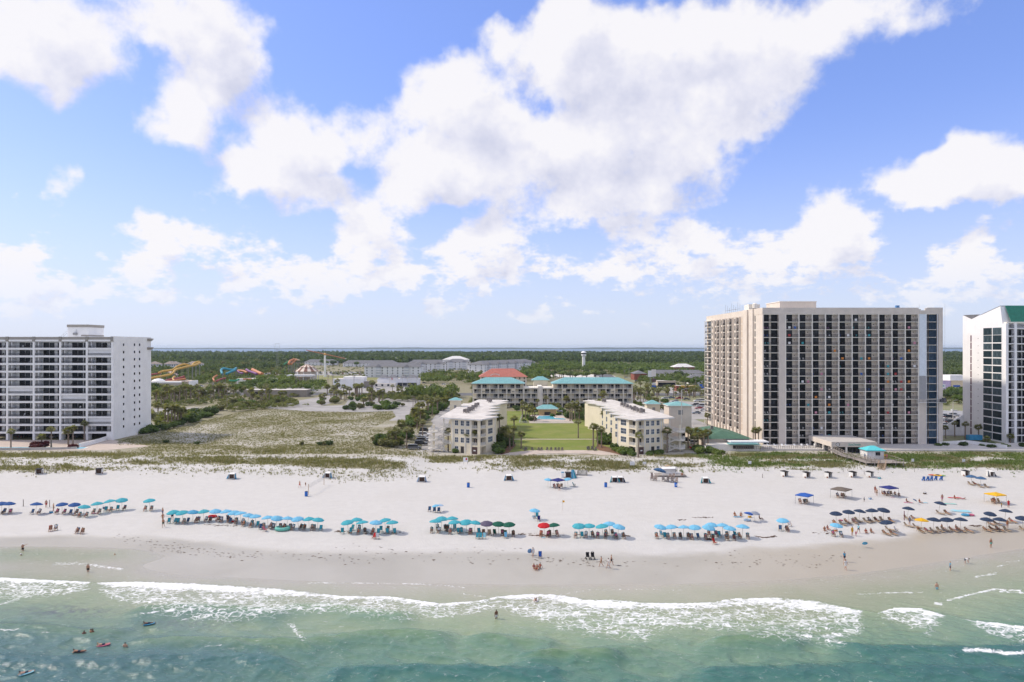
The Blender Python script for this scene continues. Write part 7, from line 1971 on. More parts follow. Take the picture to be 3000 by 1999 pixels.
for where,cf,lst in ROWS:
 for i,(cx,cy,k)in enumerate(sorted(lst)):
  px,py=cf(cx,cy)
  lab='%s beach umbrella, %s from the left %s'%(CLOTHN[k],nth(i+1),where)
  navy=k in('navy','denim','yellow')and px>2300
  x,y,z=umbrella(px,py,k,lab,'beach umbrellas '+where,None,RND.uniform(1.03,1.12))
  ck={'teal':'teal','light':RND.choice(['teal','denim','teal']),'mid':'denim','blue':'denim','red':'red','green':'green','purple':'sand','navy':'sand','denim':'sand','yellow':'sand'}[k]
  for q,(dx,side)in enumerate(((-.72,'left'),(.72,'right'))):
   yy=y-RND.uniform(.35,.8)if not navy else y-RND.uniform(.8,1.4);xx=x+dx+RND.uniform(-.15,.15);zz=gz1(xx,yy)
   rz=RND.uniform(-.3,.3)+(.35 if navy else 0)
   beach_chair(xx,yy,zz,rz,ck,'%s beach %s, %s seat under the %s umbrella %s'%(CLOTHN[ck],'lounger' if navy else 'chair',side,nth(i+1),where),'beach chairs '+where,navy)
   if RND.random()<.62:
    w=RND.choice(WEARS);pn='lounge' if navy else 'sit'
    person(xx,yy,zz+(.02 if not navy else-.04),rz,pn,'person in %s, %s seat under %s umbrella %s'%(wear_words(w),side,nth(i+1),where),'people sitting '+where,wear=w,s=RND.uniform(.88,1.02))
for(p,k,lab,t,s)in[(C6(1240,557),'light','light blue umbrella standing alone behind the central row',None,.75),(C6(1290,550),'pale','pale washed blue umbrella beside the lone light blue one',None,.7),(C7(261,610),'light','lone light blue umbrella behind the red one',None,1.0),(C7(418,257),'light','light blue umbrella left of the dark square parasol',None,.98),(C7(635,252),'light','light blue umbrella right of the dark square parasol',None,.95),(C8(722,775),'royal','royal blue tilted umbrella by the sunbathing family',(-.1,.35),.85),(C8(812,767),'grey','grey umbrella beside the royal blue tilted one',None,.85),(C9(848,590),'denim','small tilted denim umbrella by the towels',(.3,.5),.45),(C7(207,1072),'denim','small denim parasol by the woman at the water edge',(.3,-.6),.42),(C9(160,1183),'mid','small blue parasol lying low on the wet sand edge',(-.6,.6),.42)]:
 umbrella(p[0],p[1],k,lab,None,t,s)
def canopy_tent(px,py,k,label,w=3.0,h=2.1,rz=.6,slope=.45):
 x,y,z=at(px,py,h+.2)
 e=tag(empty('canopy_tent',(x,y,z),rz),label,'canopy tent')
 b=MB();a=w/2
 b.quad((-a,-a,h),(a,-a,h),(.25,0,h+slope),(-.25,0,h+slope));b.poly([(a,-a,h),(a,a,h),(.25,0,h+slope)]);b.quad((a,a,h),(-a,a,h),(-.25,0,h+slope),(.25,0,h+slope));b.poly([(-a,a,h),(-a,-a,h),(-.25,0,h+slope)])
 for(p,q)in(((-a,-a),(a,-a)),((a,-a),(a,a)),((a,a),(-a,a)),((-a,a),(-a,-a))):b.quad((*p,h-.18),(*q,h-.18),(*q,h),(*p,h))
 b.build('canopy',cloth(k),e)
 lg=MB().bar((0,0,0),(0,0,h-.05),.03,5).mesh('leg',M_grey)
 for sx in(-1,1):
  for sy in(-1,1):add('leg',lg,e,(sx*a*.97,sy*a*.97,0))
 return x,y,z
for(p,k,lab,rz,w)in[(C8(1490,505),'royal','blue square pop-up canopy on the upper beach',.75,3.0),(C8(1998,425),'brown','brown grey square pop-up canopy highest on the beach',.7,3.6),(C9(490,402),'indigo','indigo square pop-up canopy with a family beneath',.35,3.0),(C9(1955,495),'yellow','yellow pole tent shading a family at the right',.3,3.1),(C7(525,250),'indigo','dark square parasol between two light blue umbrellas',.75,2.7)]:
 x,y,z=canopy_tent(p[0],p[1],k,lab,w,2.1,rz)
 for i in range(3):
  xx=x+(-.8,.1,.9)[i];yy=y+RND.uniform(-.5,.4);zz=gz1(xx,yy)
  beach_chair(xx,yy,zz,RND.uniform(-.5,.5),'sand' if i else 'denim','%s chair under the %s'%(('left','middle','right')[i],' '.join(lab.split()[:4])),'chairs under the canopies')
  if i<2:
   w_=RND.choice(WEARS);person(xx,yy,zz,RND.uniform(-.4,.4),'sit','%s of two people seated under the %s, in %s'%(('first','second')[i],' '.join(lab.split()[:4]),wear_words(w_)),'people under the canopies',wear=w_)
PEOPLE=[(C4(531,580),'stand',.3,('shorts','red'),'person in red shorts standing behind the deep blue umbrellas','tan'),(C4(615,620),'stand',2.6,('shorts','sand'),'person in sand coloured shorts beside the cool box','fair'),(C4(1870,672),'stand',-.6,('shorts','denim'),'person in denim shorts at the left end of the longest row','tan'),(C4(1870,740),'walk',.8,('bikini','orange'),'person in orange swimwear walking past the longest row','tan'),(C4(1876,805),'walk',.2,('shorts','green'),'person in green shorts walking seaward from the longest row','tan'),(C4(262,1105),'reach',.3,('shorts','black'),'person in black shorts pointing with one arm in the tidal shallows','tan'),(C4(240,1172),'ground',.5,('bikini','black'),'person sitting in the shallows by the one pointing','tan'),(C4(1313,1142),'ground',-.3,('shorts','denim'),'child kneeling with a board in the thin wash','tan'),(C5(253,718),'stand',.4,('shirt_shorts','black'),'person in a black shirt before the first umbrellas of the longest row','fair'),(C5(890,750),'stand',.0,('shirt_shorts','navy'),'person in navy shirt standing before the longest row','fair'),(C5(1718,350),'walk',2.8,('shorts','red'),'bare chested person in red shorts walking up the sand by the net','fair'),(C5(1785,334),'stand',2.8,('bikini','black'),'small child standing by the net post','tan'),(C7(545,386),'walk',3.0,('shorts','black'),'person in black shorts walking from the dark square parasol','fair'),(C7(241,1148),'stand',.2,('dress','white'),'person in white standing with the small parasol at the water edge','fair'),(W2(1330,300),'ground',.4,('bikini','pink'),'first of three sitting together on the wet sand','tan'),(W2(1348,305),'ground',-.2,('shorts','red'),'second of three sitting together on the wet sand','tan'),(W2(1367,295),'ground',-.5,('bikini','red'),'third of three sitting together on the wet sand','tan'),(W2(1792,284),'walk',-1.4,('bikini','sand'),'person walking ahead along the wet sand past the pushchairs','tan'),(W2(1842,297),'walk',-1.4,('dress','white'),'person in a white dress walking along the wet sand','fair'),(W2(1861,272),'walk',1.6,('shorts','black'),'bare chested person in black shorts walking behind the white dress','tan'),(W3(1115,250),'stand',.3,('shirt_shorts','mid'),'person in a bright blue shirt on the wet sand','fair'),(W3(1123,306),'walk',.3,('dress','white'),'person in a loose white dress stepping on the wet sand','fair'),(W3(1845,320),'stand',1.2,('shirt_shorts','mid'),'person in a blue shirt by the right hand shallows','fair'),(W3(1952,267),'bend',.9,('shirt_shorts','white'),'person in white bending down to the wet sand','fair'),(W3(1752,470),'stand',.0,('shorts','aqua'),'person in aqua shorts wading into the shallow water','fair'),(W3(2125,153),'stand',.1,('shorts','mint'),'person in mint shorts standing alone near the right edge','tan'),(C9(300,492),'stand',.2,('bikini','red'),'person in red swimwear standing left of the indigo canopy','tan'),(C9(322,532),'stand',-.4,('shorts','sand'),'person in sand coloured shorts standing left of the indigo canopy','fair'),(C9(150,610),'stand',.0,('shirt_shorts','white'),'child in a white shirt standing near the low white sign','brown'),(C9(405,510),'ground',.5,('bikini','orange'),'sunbather sitting on the sand left under the indigo canopy','tan'),(C9(575,520),'ground',-.3,('shorts','green'),'sunbather sitting on the sand right of the indigo canopy','tan'),(C9(628,535),'ground',-.4,('bikini','black'),'outermost sunbather sitting right of the indigo canopy','tan'),(C9(742,620),'ground',.4,('bikini','purple'),'sunbather sitting on a towel left of the small denim umbrella','tan'),(C9(918,628),'ground',.2,('bikini','red'),'sunbather sitting on a towel right of the small denim umbrella','tan'),(C9(1225,612),'stand',3.0,('shorts','pink'),'bare chested person standing behind the tilted navy umbrella','tan'),(C9(1403,575),'ground',.2,('bikini','red'),'person sitting on a large towel high on the right beach','tan'),(C9(1500,578),'prone',1.4,('bikini','pink'),'person lying on a large towel high on the right beach','tan'),(C9(2140,695),'stand',-.3,('dress','red'),'person in a red dress right of the yellow tent','tan'),(C9(2043,694),'stand',.5,('shirt_shorts','yellow'),'child in yellow below the yellow tent','brown'),(C9(775,932),'stand',.1,('dress','grey'),'person in a dark grey cover-up left of the yellow umbrella','tan'),(C9(2125,975),'stand',.0,('bikini','orange'),'person in orange swimwear right of the front navy umbrellas','tan'),(C9(72,1048),'walk',2.2,('shirt_shorts','aqua'),'person in aqua walking with the pink child','tan'),(C9(36,1092),'stand',.2,('dress','pink'),'child in a pink dress holding back from the water','fair'),(C8(2150,1078),'stand',.3,('dress','yellow'),'person in pale yellow standing beside the pink child','tan'),(C9(175,1046),'ground',-.2,('bikini','red'),'sunbather in red sitting on the sand by the pink child','tan'),(C9(250,1040),'ground',.1,('shorts','black'),'sunbather in black sitting on the sand by the pink child','tan'),(C9(1230,985),'ground',.3,('bikini','orange'),'sunbather leaning forward between the front loungers','tan'),(C9(1425,990),'ground',.4,('shorts','red'),'sunbather sitting before the last navy umbrella of the front row','tan'),(C8(532,810),'ground',.1,('bikini','orange'),'sunbather left in the family before the royal umbrella','tan'),(C8(615,815),'ground',-.4,('shorts','orange'),'sunbather middle in the family before the royal umbrella','tan'),(C8(880,855),'ground',.9,('shorts','brown'),'person sitting with legs out below the grey umbrella','brown'),(C8(1770,1015),'ground',-.2,('bikini','black'),'sunbather furthest left by the lone light blue umbrella','tan'),(C8(1815,1000),'ground',.2,('bikini','pink'),'sunbather second by the lone light blue umbrella','tan'),(C8(1240,1005),'ground',.1,('bikini','pink'),'person bent forward before the light blue umbrella with a cooler','fair'),(C7(1030,1178),'walk',-1.4,('bikini','sand'),'person walking left beside the dark pushchairs','tan'),]
WATER_LEVEL=.05
for i,(p,pn,rz,w,lab,sk)in enumerate(PEOPLE):
 if i==len(PEOPLE)-1:continue
 x,y,z=at(p[0],p[1])
 sc=.62 if lab.startswith(('small child','child'))else 1.0
 person(x,y,z,rz,pn,lab,'people on the beach',sk,None,w,sc*1.03,'white' if 'pointing' in lab else None)
def sea_at(px,py):
 y=F*(H-.1)/(py-HY);return(px-1500)/F*y,y
SWIM=[(W1(607,318),'stand',-.35,('shorts','black'),'person in black shorts wading where the foam begins at the left',None),(W2(1068,648),'stand',-.45,('shorts','white'),'person in white shorts standing thigh deep in the middle surf','brown'),(W1(580,782),'stand',-1.3,('bikini','pink'),'leftmost head of the three bathers close together',None),(W1(627,775),'stand',-1.25,('bikini','black'),'second of two bathers side by side in the swell',None),(W1(640,775),'stand',-1.28,('shorts','navy'),'bather on the seaward side of the pair in the swell',None),(W1(863,858),'stand',-1.15,('shorts','black'),'lone bather chest deep right of the board riders',None)]
for(p,pn,dz,w,lab,sk)in SWIM:
 x,y=sea_at(*p);lv=float(sea_z(np.array([x]),np.array([y]))[0]);person(x,y,lv+dz,RND.uniform(-.6,.6),pn,lab,'people in the sea',sk,None,w)
BOARD=MB();BOARD.smooth=True
prof=[(-.62,.10),(-.5,.23),(-.1,.28),(.35,.26),(.55,.2),(.6,.12)]
BOARD.prism([(x,-w)for(x,w)in prof]+[(x,w)for(x,w)in reversed(prof)],-.03,.03);BOARD.smooth=False
for(p,k,rz,lab)in[(W1(1028,700),'mid',.3,'blue'),(W1(714,850),'pink',.4,'pink'),(W1(548,900),'black',.15,'black'),(W1(182,1052),'aqua',.7,'pale aqua'),(W2(1343,518),'white',1.5,'white')]:
 x,y=sea_at(*p);lv=float(sea_z(np.array([x]),np.array([y]))[0])
 o=add('bodyboard',BOARD.mesh('bodyboard',cloth(k)),None,(x,y,lv+.10),rot=(.0,-.10,rz),scale=1.15)
 tag(o,'%s bodyboard carrying a bather in the sea'%lab,'bodyboard','bodyboards in the sea')
 person(x-.1,y,lv+.08,rz-math.pi/2,'prone','bather lying on the %s bodyboard'%lab,'people in the sea',None,None,('shorts','navy'),.9)
for(p,k,rz,lab)in[(C5(1268,830),'denim',.2,'denim blue chair alone before the longest row'),(C5(1320,850),'pink',2.8,'pink chair alone before the longest row'),(C5(815,735),'aqua',1.2,'aqua chair turned sideways before the longest row'),(C6(530,938),'red',-.4,'red and sand chair of a pair by the weed line'),(C6(573,942),'white',.3,'white chair of a pair by the weed line'),(C6(1720,938),'teal',0,'first teal chair of three in a line before the central row'),(C6(1757,938),'teal',0,'second teal chair of three in a line before the central row'),(C6(1800,938),'aqua',0,'aqua chair ending the line of three before the central row'),(C6(2045,930),'light',0,'light blue chair before the green umbrellas'),(C6(1515,868),'teal',-1.0,'teal chair facing away before the central row'),(C6(1170,625),'denim',0,'blue chair left of the lone pair of umbrellas'),(C6(1225,635),'denim',0,'blue chair under the lone light blue umbrella'),(C6(1275,637),'denim',0,'blue chair under the pale washed umbrella'),(C7(288,700),'teal',0,'teal chair under the lone umbrella behind the red one'),(C7(308,735),'indigo',0,'indigo chair seaward of the lone umbrella'),(C7(716,335),'teal',1.2,'green chair standing apart right of the dark square parasol'),(C7(1175,930),'grey',-.8,'grey chair before the five umbrellas'),(C7(1725,912),'aqua',.5,'pale blue chair before the row by the seaweed pile'),(C7(2330,1000),'red',.5,'red chair by the stick pile'),(C8(540,1090),'teal',2.4,'large teal chair tipped beside the right end umbrellas'),(C8(1290,955),'white',0,'white chair beside the light blue umbrella with a cooler'),(C7(324,1158),'royal',0,'royal blue patterned chair alone on the wet sand'),(C4(580,850),'red',.5,'red chair in the shallows at the left, first of two'),(C4(640,840),'teal',.4,'teal chair in the shallows at the left, second of two'),(C4(885,875),'denim',-.2,'blue chair at the pool edge, first of two'),(C4(945,880),'sand',.2,'sand coloured chair at the pool edge, second of two'),(C9(500,1010),'sand',.8,'empty lounger seaward of the first front navy umbrella'),(C9(760,960),'sand',.7,'lounger left of the yellow umbrella'),(C9(880,975),'sand',.7,'second lounger left of the yellow umbrella'),(C9(600,1030),'white',.8,'white folded chair on the sand by the first navy umbrella')]:
 x,y,z=at(*p);beach_chair(x,y,z,rz,k,lab,None,'lounger' in lab)
for(p,lab)in((C4(580,850),'person seated in the red chair in the shallows'),(C4(640,840),'person seated in the teal chair in the shallows'),(C4(885,875),'person seated in the blue chair at the pool edge'),(C4(945,880),'person seated in the sand coloured chair at the pool edge')):
 x,y,z=at(*p);person(x,y,z,.3,'sit',lab,'people on the beach','tan',None,RND.choice(WEARS))
for i,(a,b)in enumerate(((965,322),(1022,320),(1073,318),(1133,314),(1208,316))):
 x,y,z=at(*C9(a,b));e=tag(empty('plastic_beach_chair',(x,y,z),3.0),'%s of five blue plastic seats in a row by the kayak'%nth(i+1),'beach chair','row of five blue seats')
 b_=MB();b_.box(-.33,.33,-.3,.3,.3,.42);b_.build('seat',mat('blue_plastic',(.04,.14,.42),.5),e)
 b_=MB();b_.obox((0,.34,.78),(.33,0,0),(0,.04,0),(0,.1,.42));b_.build('backrest',MATS['blue_plastic'],e)
 b_=MB();[b_.box(sx-.05,sx+.05,-.28,.3,0,.3)for sx in(-.28,.28)];b_.build('base',MATS['blue_plastic'],e)
x,y,z=at(*C9(1155,258));e=tag(empty('kayak',(x,y,z+.2),-.35),'orange and yellow kayak lying behind the row of blue seats','kayak')
def hull(x0,x1,n=12):
 b=MB();P=[];R_=[]
 for i in range(n+1):
  t=i/n;xx=x0+(x1-x0)*t;P.append((xx,0,.12*(2*(xx/2.1))**2*.25));R_.append(max(.03,.38*math.sqrt(max(0,1-(xx/2.15)**2))))
 b.tube(P,R_,8);b.v=[(v[0],v[1],v[2]*.55)for v in b.v];b.smooth=True;return b
hull(-2.1,-.9).build('red_bow',mat('kayak_red',(.6,.08,.03),.4),e);hull(-.9,1.1).build('yellow_hull',mat('kayak_yellow',(.85,.45,.03),.4),e);hull(1.1,2.1).build('green_stern',mat('kayak_green',(.2,.4,.1),.4),e)
b_=MB();b_.lathe([(.3,.18),(.34,.24),(.28,.25),(.24,.14)],10,(.1,0,0),sx=1.6);b_.build('cockpit_rim',M_rail,e)
M_boxw=mat('white_painted_plywood',(.72,.71,.68),.8,.08,1.5);M_boxin=mat('dark_brown_plywood',(.10,.06,.045),.85,.2,2)
def locker(p,label,rz=0,k=None,double=False):
 x,y,z=at(*p)
 e=tag(empty('chair_locker',(x,y,z),rz),label,'storage box','chair lockers along the dune foot')
 W=1.5
 b=MB();b.box(-W/2,-W/2+.05,-.7,.7,0,1.35);b.box(W/2-.05,W/2,-.7,.7,0,1.35);b.box(-W/2,W/2,.65,.7,0,1.35);b.box(-W/2,W/2,-.7,.65,0,.08);b.build('shell',M_boxw,e)
 b=MB();b.obox((0,-.05,1.42),(W/2+.08,0,0),(0,.85,.06),(0,0,.03));b.build('lid',M_rail if k is None else M_boxw,e)
 b=MB();b.box(-W/2+.06,W/2-.06,-.1,.6,.09,1.2);b.build('stacked_contents',M_boxin if k is None else M_boxin,e)
 if k:
  for s_,kk in((-1,k),(1,k)):
   for j in range(3):
    b=MB();b.bar((s_*(1.0+j*.16),-.4-.12*j,.05),(s_*(.72+j*.05),-.05,1.55),.10,6,r2=.03);o=b.build('furled_umbrella',cloth(kk),e)
 for s_ in(-1,1):
  b=MB();b.lathe([(.2,-.06),(.2,.06)],10,(0,0,0));b.v=[(v[2]+s_*(W/2+.1),v[0]-.35,v[1]+.2)for v in b.v];b.build('wheel',mat('rust_wheel',(.26,.10,.06),.8),e)
LK=[(C4(455,190),'white chair locker with dark red stack furthest left',.3,None),(C4(1140,190),'white chair locker with dark blue stack left of the dune tufts',.3,None),(C5(945,245),'chair locker with blue furled umbrellas, left of the net',0,'mid'),(C5(2045,235),'chair locker with blue furled umbrellas beside the net end',-.2,'mid'),(C6(1085,280),'chair locker with pale umbrellas at the dune corner',0,'pale'),(C6(2080,265),'chair locker with blue umbrellas near the path',.1,'mid'),(C7(645,235),'chair locker beside the leaning surf boards',0,None),(C7(1180,285),'left of two joined chair lockers with aqua umbrellas',0,'teal'),(C7(1240,285),'right of two joined chair lockers with dark umbrella',0,'navy'),(C7(2220,295),'chair locker with teal umbrella right of the beach bar',0,'teal'),(C8(1213,262),'white chair locker, first in the right hand line',.5,None),(C8(1518,278),'white chair locker with grey lid, second in the right hand line',.4,None),(C8(1818,278),'white chair locker with brown front, third in the right hand line',.5,None),(C8(2155,270),'white chair locker fourth in the right hand line',.4,None),(C9(225,270),'white closed chair locker fifth in the right hand line',.6,None),(C9(1545,255),'dark chair locker behind the denim umbrellas',.2,None),(C9(1890,262),'dark chair locker with leaning poles far right',.2,'navy')]
for(p,lab,rz,k)in LK:locker(p,lab,rz,k)
x,y,z=at(*C7(715,240));e=tag(empty('paddle_board_rack',(x,y,z),0),'cluster of aqua paddle boards leaning beside a locker','board rack')
for i,k in enumerate(('mid','aqua','teal','white')):
 b=MB();b.prism([(-.3,-1.2),(0,-1.45),(.3,-1.2),(.36,0),(.28,1.2),(0,1.4),(-.28,1.2),(-.36,0)],-.05,.05)
 o=b.build('paddle_board',cloth(k),e,(i*.35-.5,i*.25,.95));o.rotation_euler=(math.radians(62),.3,.5+.2*i)
b=MB();b.box(-.8,.9,.5,.6,0,1.0);b.build('rack_frame',M_wood,e)
x,y,z=at(*C7(582,232));e=tag(empty('ice_chest',(x,y,z),0),'tall white ice chest left of the locker with boards','ice chest')
MB().box(-.4,.4,-.35,.35,0,1.35).build('body',M_panelw,e);MB().box(-.42,.42,-.37,.37,1.35,1.5).build('lid',cloth('mid'),e)
x,y,z=at(*C7(805,210));e=tag(empty('grey_board_rack',(x,y,z),-.2),'low grey slatted rack right of the paddle boards','rack')
for i in range(5):MB().obox((0,i*.3,.3+i*.22),(1.4,0,.1),(0,.12,0),(0,0,.05)).build('slat',M_grey,e)
MB().box(-1.3,-1.2,0,1.5,0,1.3).build('rack_side',M_wood,e);MB().box(1.2,1.3,0,1.5,0,1.4).build('rack_side',M_wood,e)
bar_me=MB().lathe([(.26,0),(.30,.06),(.30,.30),(.315,.32),(.30,.34),(.30,.62),(.315,.64),(.30,.66),(.30,.88),(.27,.93)],14);bar_me.smooth=True
BARREL=bar_me.mesh('barrel_body',mat('barrel_blue',(.02,.13,.48),.35))
for(p,lab)in((C5(1793,448),'blue litter barrel beside the net post'),(C6(1616,346),'blue litter barrel on the open sand before the dune path'),(C7(1077,343),'blue litter barrel left of the two joined lockers'),(C7(1883,342),'blue litter barrel with white mark by the beach bar')):
 x,y,z=at(*p);e=tag(empty('litter_barrel',(x,y,z),0,1.25),lab,'barrel','blue litter barrels')
 add('barrel_body',BARREL,e);b=MB();b.lathe([(.27,.931),(.285,.95),(.25,.955)],14);b.build('rim',M_rail,e)
 if 'mark' in lab:MB().box(-.08,.08,-.31,-.30,.35,.6).build('white_mark',M_panelw,e)
xa,ya,za=at(*C5(1818,430));xb,yb,zb=at(*C5(1997,318))
e=tag(empty('volleyball_net',(xa,ya,za)),'volleyball net strung between two wooden posts','net')
for(px_,py_,pz_)in((0,0,0),(xb-xa,yb-ya,zb-za)):b=MB();b.bar((px_,py_,pz_),(px_,py_,pz_+2.6),.07,6);b.build('post',M_woodn,e)
b=MB()
for i in range(6):z_=1.5+i*.19;b.bar((0,0,z_),(xb-xa,yb-ya,z_+zb-za),.012,3)
for i in range(40):t=i/39;b.bar(((xb-xa)*t,(yb-ya)*t,1.5),((xb-xa)*t,(yb-ya)*t,2.45),.006,3)
b.build('mesh_net',M_grey,e)['kind']='stuff'
for(p,h,m,lab)in((C4(268,565),1.5,M_wood,'short dark post left of the deep blue umbrellas'),(C4(570,572),1.5,M_wood,'short dark post behind the deep blue umbrellas'),(C8(912,285),1.0,M_wood,'low post on the open sand by the lockers'),(C9(702,870),1.9,mat('furled_maroon',(.16,.05,.07),.8),'furled maroon umbrella standing closed by the loungers')):
 x,y,z=at(*p);e=tag(empty('beach_post',(x,y,z)),lab,'post');b=MB();b.bar((0,0,0),(0,0,h),.10,6,r2=.08);b.build('shaft',m,e);b=MB();b.lathe([(.1,h),(.08,h+.08),(.02,h+.1)],6);b.build('cap',m,e)
x,y,z=at(*C7(580,615));e=tag(empty('warning_flag',(x,y,z)),'thin pole with a small yellow flag on the open sand','flag')
b=MB();b.bar((0,0,0),(0,0,2.4),.025,5);b.build('pole',M_pole,e);b=MB();b.quad((0,0,2.3),(.5,.1,2.2),(.45,.12,1.8),(0,0,1.85));b.quad((0,.01,1.85),(.45,.13,1.8),(.5,.11,2.2),(0,.01,2.3));b.build('flag',cloth('yellow'),e)
def pushchair(p,label,hood):
 x,y,z=at(*p);e=tag(empty('pushchair',(x,y,z),.1),label,'pushchair','dark pushchairs')
 b=MB();b.obox((0,0,.55),(.25,0,0),(0,.25,.03),(0,0,.06));b.obox((0,.26,.82),(.25,0,0),(0,.04,0),(0,.08,.3));b.build('seat',cloth('black'),e)
 b=MB();[b.bar((s_*.28,-.3,.15),(s_*.26,.45,1.05),.025,4)for s_ in(-1,1)];b.bar((-.26,.45,1.05),(.26,.45,1.05),.025,4);[b.bar((s_*.28,.35,.15),(s_*.26,-.1,.55),.025,4)for s_ in(-1,1)];b.build('frame',M_rail,e)
 w=MB();w.lathe([(.16,-.03),(.16,.03)],10);w.v=[(v[2],v[0],v[1])for v in w.v];wm=w.mesh('wheel',M_tyre)
 for sx in(-.3,.3):
  for sy in(-.32,.36):add('wheel',wm,e,(sx,sy,.16))
 b=MB()
 if hood:
  P=[(.3*math.cos(t),.25,.9+.42*math.sin(t))for t in[math.pi*i/10 for i in range(11)]];b.tube(P,.035,5)
 else:b.obox((0,.1,1.12),(.27,0,0),(0,.22,0),(0,0,.05))
 b.build('canopy',cloth('black'),e)
pushchair(C7(870,1172),'dark pushchair standing left of its twin on the wet sand',False);pushchair(C7(928,1172),'dark pushchair with arched handle right of its twin',True)
def flat_thing(name,p,k,w,d,rz,label,cat,h=.05):
 x,y,z=at(*p);e=tag(empty(name,(x,y,z),rz),label,cat)
 b=MB();n=6
 for i in range(n):
  for j in range(n):
   f_=lambda a,c:((a/n-.5)*w,(c/n-.5)*d,h+.04*math.sin(a*1.7+c))
   b.quad(f_(i,j),f_(i+1,j),f_(i+1,j+1),f_(i,j+1))
 b.build('cloth' if cat=='towel' else 'sheet',cloth(k),e)
 b=MB();b.box(-w/2,w/2,-d/2-.02,-d/2,h-.02,h+.06);b.build('hem',cloth('white'),e)
flat_thing('beach_towel',C4(1090,645),'pink',1.3,.9,.1,'pink towel lying before the teal umbrellas at the left','towel')
flat_thing('beach_towel',C4(1265,606),'orange',1.8,.8,.1,'coral towel lying under a teal umbrella at the left','towel')
flat_thing('beach_towel',C4(530,652),'purple',2.0,.7,.2,'mauve towel left of the blue cooler','towel')
flat_thing('beach_towel',C9(1470,742),'aqua',4.0,2.2,-.25,'large aqua ground sheet on the right beach','ground sheet')
flat_thing('beach_towel',C9(1340,645),'mint',2.4,.9,-.2,'mint towel behind the tilted navy umbrella','towel')
flat_thing('beach_towel',C9(1400,560),'red',3.0,1.0,0,'dark red towel under the highest sunbathers','towel')
flat_thing('beach_towel',C9(760,628),'pink',1.9,.8,-.2,'pink towel left of the small denim umbrella','towel')
flat_thing('beach_towel',C9(960,628),'aqua',2.0,.7,-.2,'pale towel right of the small denim umbrella','towel')
flat_thing('beach_towel',C9(545,556),'pink',.9,.5,0,'small pale pink cloth below the indigo canopy','towel')
flat_thing('beach_towel',C7(362,925),'aqua',.7,.6,0,'small aqua cloth seaward of the red umbrella','towel')
flat_thing('beach_towel',C8(570,826),'mid',1.6,.8,0,'blue towel by the sunbathing family','towel')
flat_thing('beach_towel',C9(1850,602),'white',.8,.5,0,'white cloth at the yellow tent','towel')
def ring_float(p,k,r,label):
 x,y,z=at(*p);e=tag(empty('swim_ring',(x,y,z+r*.28),.2),label,'float');b=MB();P=[(r*math.cos(t),r*.8*math.sin(t),0)for t in[2*math.pi*i/16 for i in range(17)]]
 b.tube(P,r*.28,7,cap=False);b.smooth=True;b.build('ring',cloth(k),e);b=MB();b.lathe([(.05,0),(.04,.06)],6,(r,0,r*.22));b.build('valve',cloth('white'),e)
ring_float(C5(1525,835),'mint',1.25,'large mint inflatable ring lying before the longest row');ring_float(C8(700,875),'pale',.6,'pale inflatable boat before the royal umbrella')
ring_float(C9(1545,805),'mid',.7,'blue and yellow float at the end of the aqua sheet');ring_float(C9(1620,805),'pink',.6,'bright pink float at the end of the aqua sheet');ring_float(C5(715,690),'red',.75,'red and yellow float propped under the longest row');ring_float(C8(1990,875),'pink',.35,'pink ball ring before the rear navy row')
def cooler(p,k,label):
 x,y,z=at(*p);e=tag(empty('cool_box',(x,y,z),.2),label,'cool box');MB().box(-.3,.3,-.22,.22,0,.38).build('body',cloth(k),e);MB().box(-.31,.31,-.23,.23,.38,.46).build('lid',cloth('white' if k!='white' else 'mid'),e)
 b=MB();b.bar((-.3,0,.3),(-.3,0,.55),.02,4);b.bar((.3,0,.3),(.3,0,.55),.02,4);b.bar((-.3,0,.55),(.3,0,.55),.02,4);b.build('handle',M_rail,e)
for(p,k,lab)in((C4(588,640),'mid','blue cool box beside the mauve towel'),(C4(1200,590),'denim','denim cool box between two teal umbrellas at the left'),(C5(945,745),'red','red cool box in the longest row'),(C8(735,830),'yellow','yellow cool box under the royal umbrella'),(C9(230,580),'pale','pale blue cool box behind the white shirted child'),(C9(985,508),'brown','brown bag left alone on the open sand'),(C8(1920,1020),'orange','orange cool box under the lone light blue umbrella'),(C9(360,295),'teal','small teal bundle on the sand below the boardwalk'),(C7(250,700),'white','white bucket box under the lone umbrella')):
 cooler(p,k,lab)
def adirondack(name,m):
 b=MB()
 for i in range(5):b.obox((-.24+i*.12,.36,.68),(.05,0,0),(0,.012,0),(0,.13,.42))
 for i in range(4):b.obox((0,-.28+i*.15,.34-i*.03),(.29,0,0),(0,.065,-.01),(0,0,.012))
 for s_ in(-.34,.34):
  b.box(s_-.07,s_+.07,-.4,.35,.56,.59);b.box(s_-.03,s_+.03,-.38,-.30,0,.56);b.obox((s_*.85,.05,.2),(.02,0,0),(0,.45,-.12),(0,.01,.05))
 return b.mesh(name,m)
AD=adirondack('adirondack_chair',mat('adirondack_grey',(.15,.135,.13),.8,.1,3));ADL=adirondack('adirondack_chair',mat('adirondack_brown',(.28,.22,.19),.8,.1,3))
bx=[690,712,780,855,888,953,997,1048,1085,1125]
for i,xx in enumerate(bx):
 px,py=1360+xx*.2551,1000+1258*.2551
 x,y,z=at(px,py);o=add('adirondack_chair',AD,None,(x,y,z+.07),math.pi if i>0 else math.pi+.7,1.1);tag(o,'%s grey adirondack chair from the left on the promenade edge'%nth(i+1),'chair','adirondack chairs on the promenade')
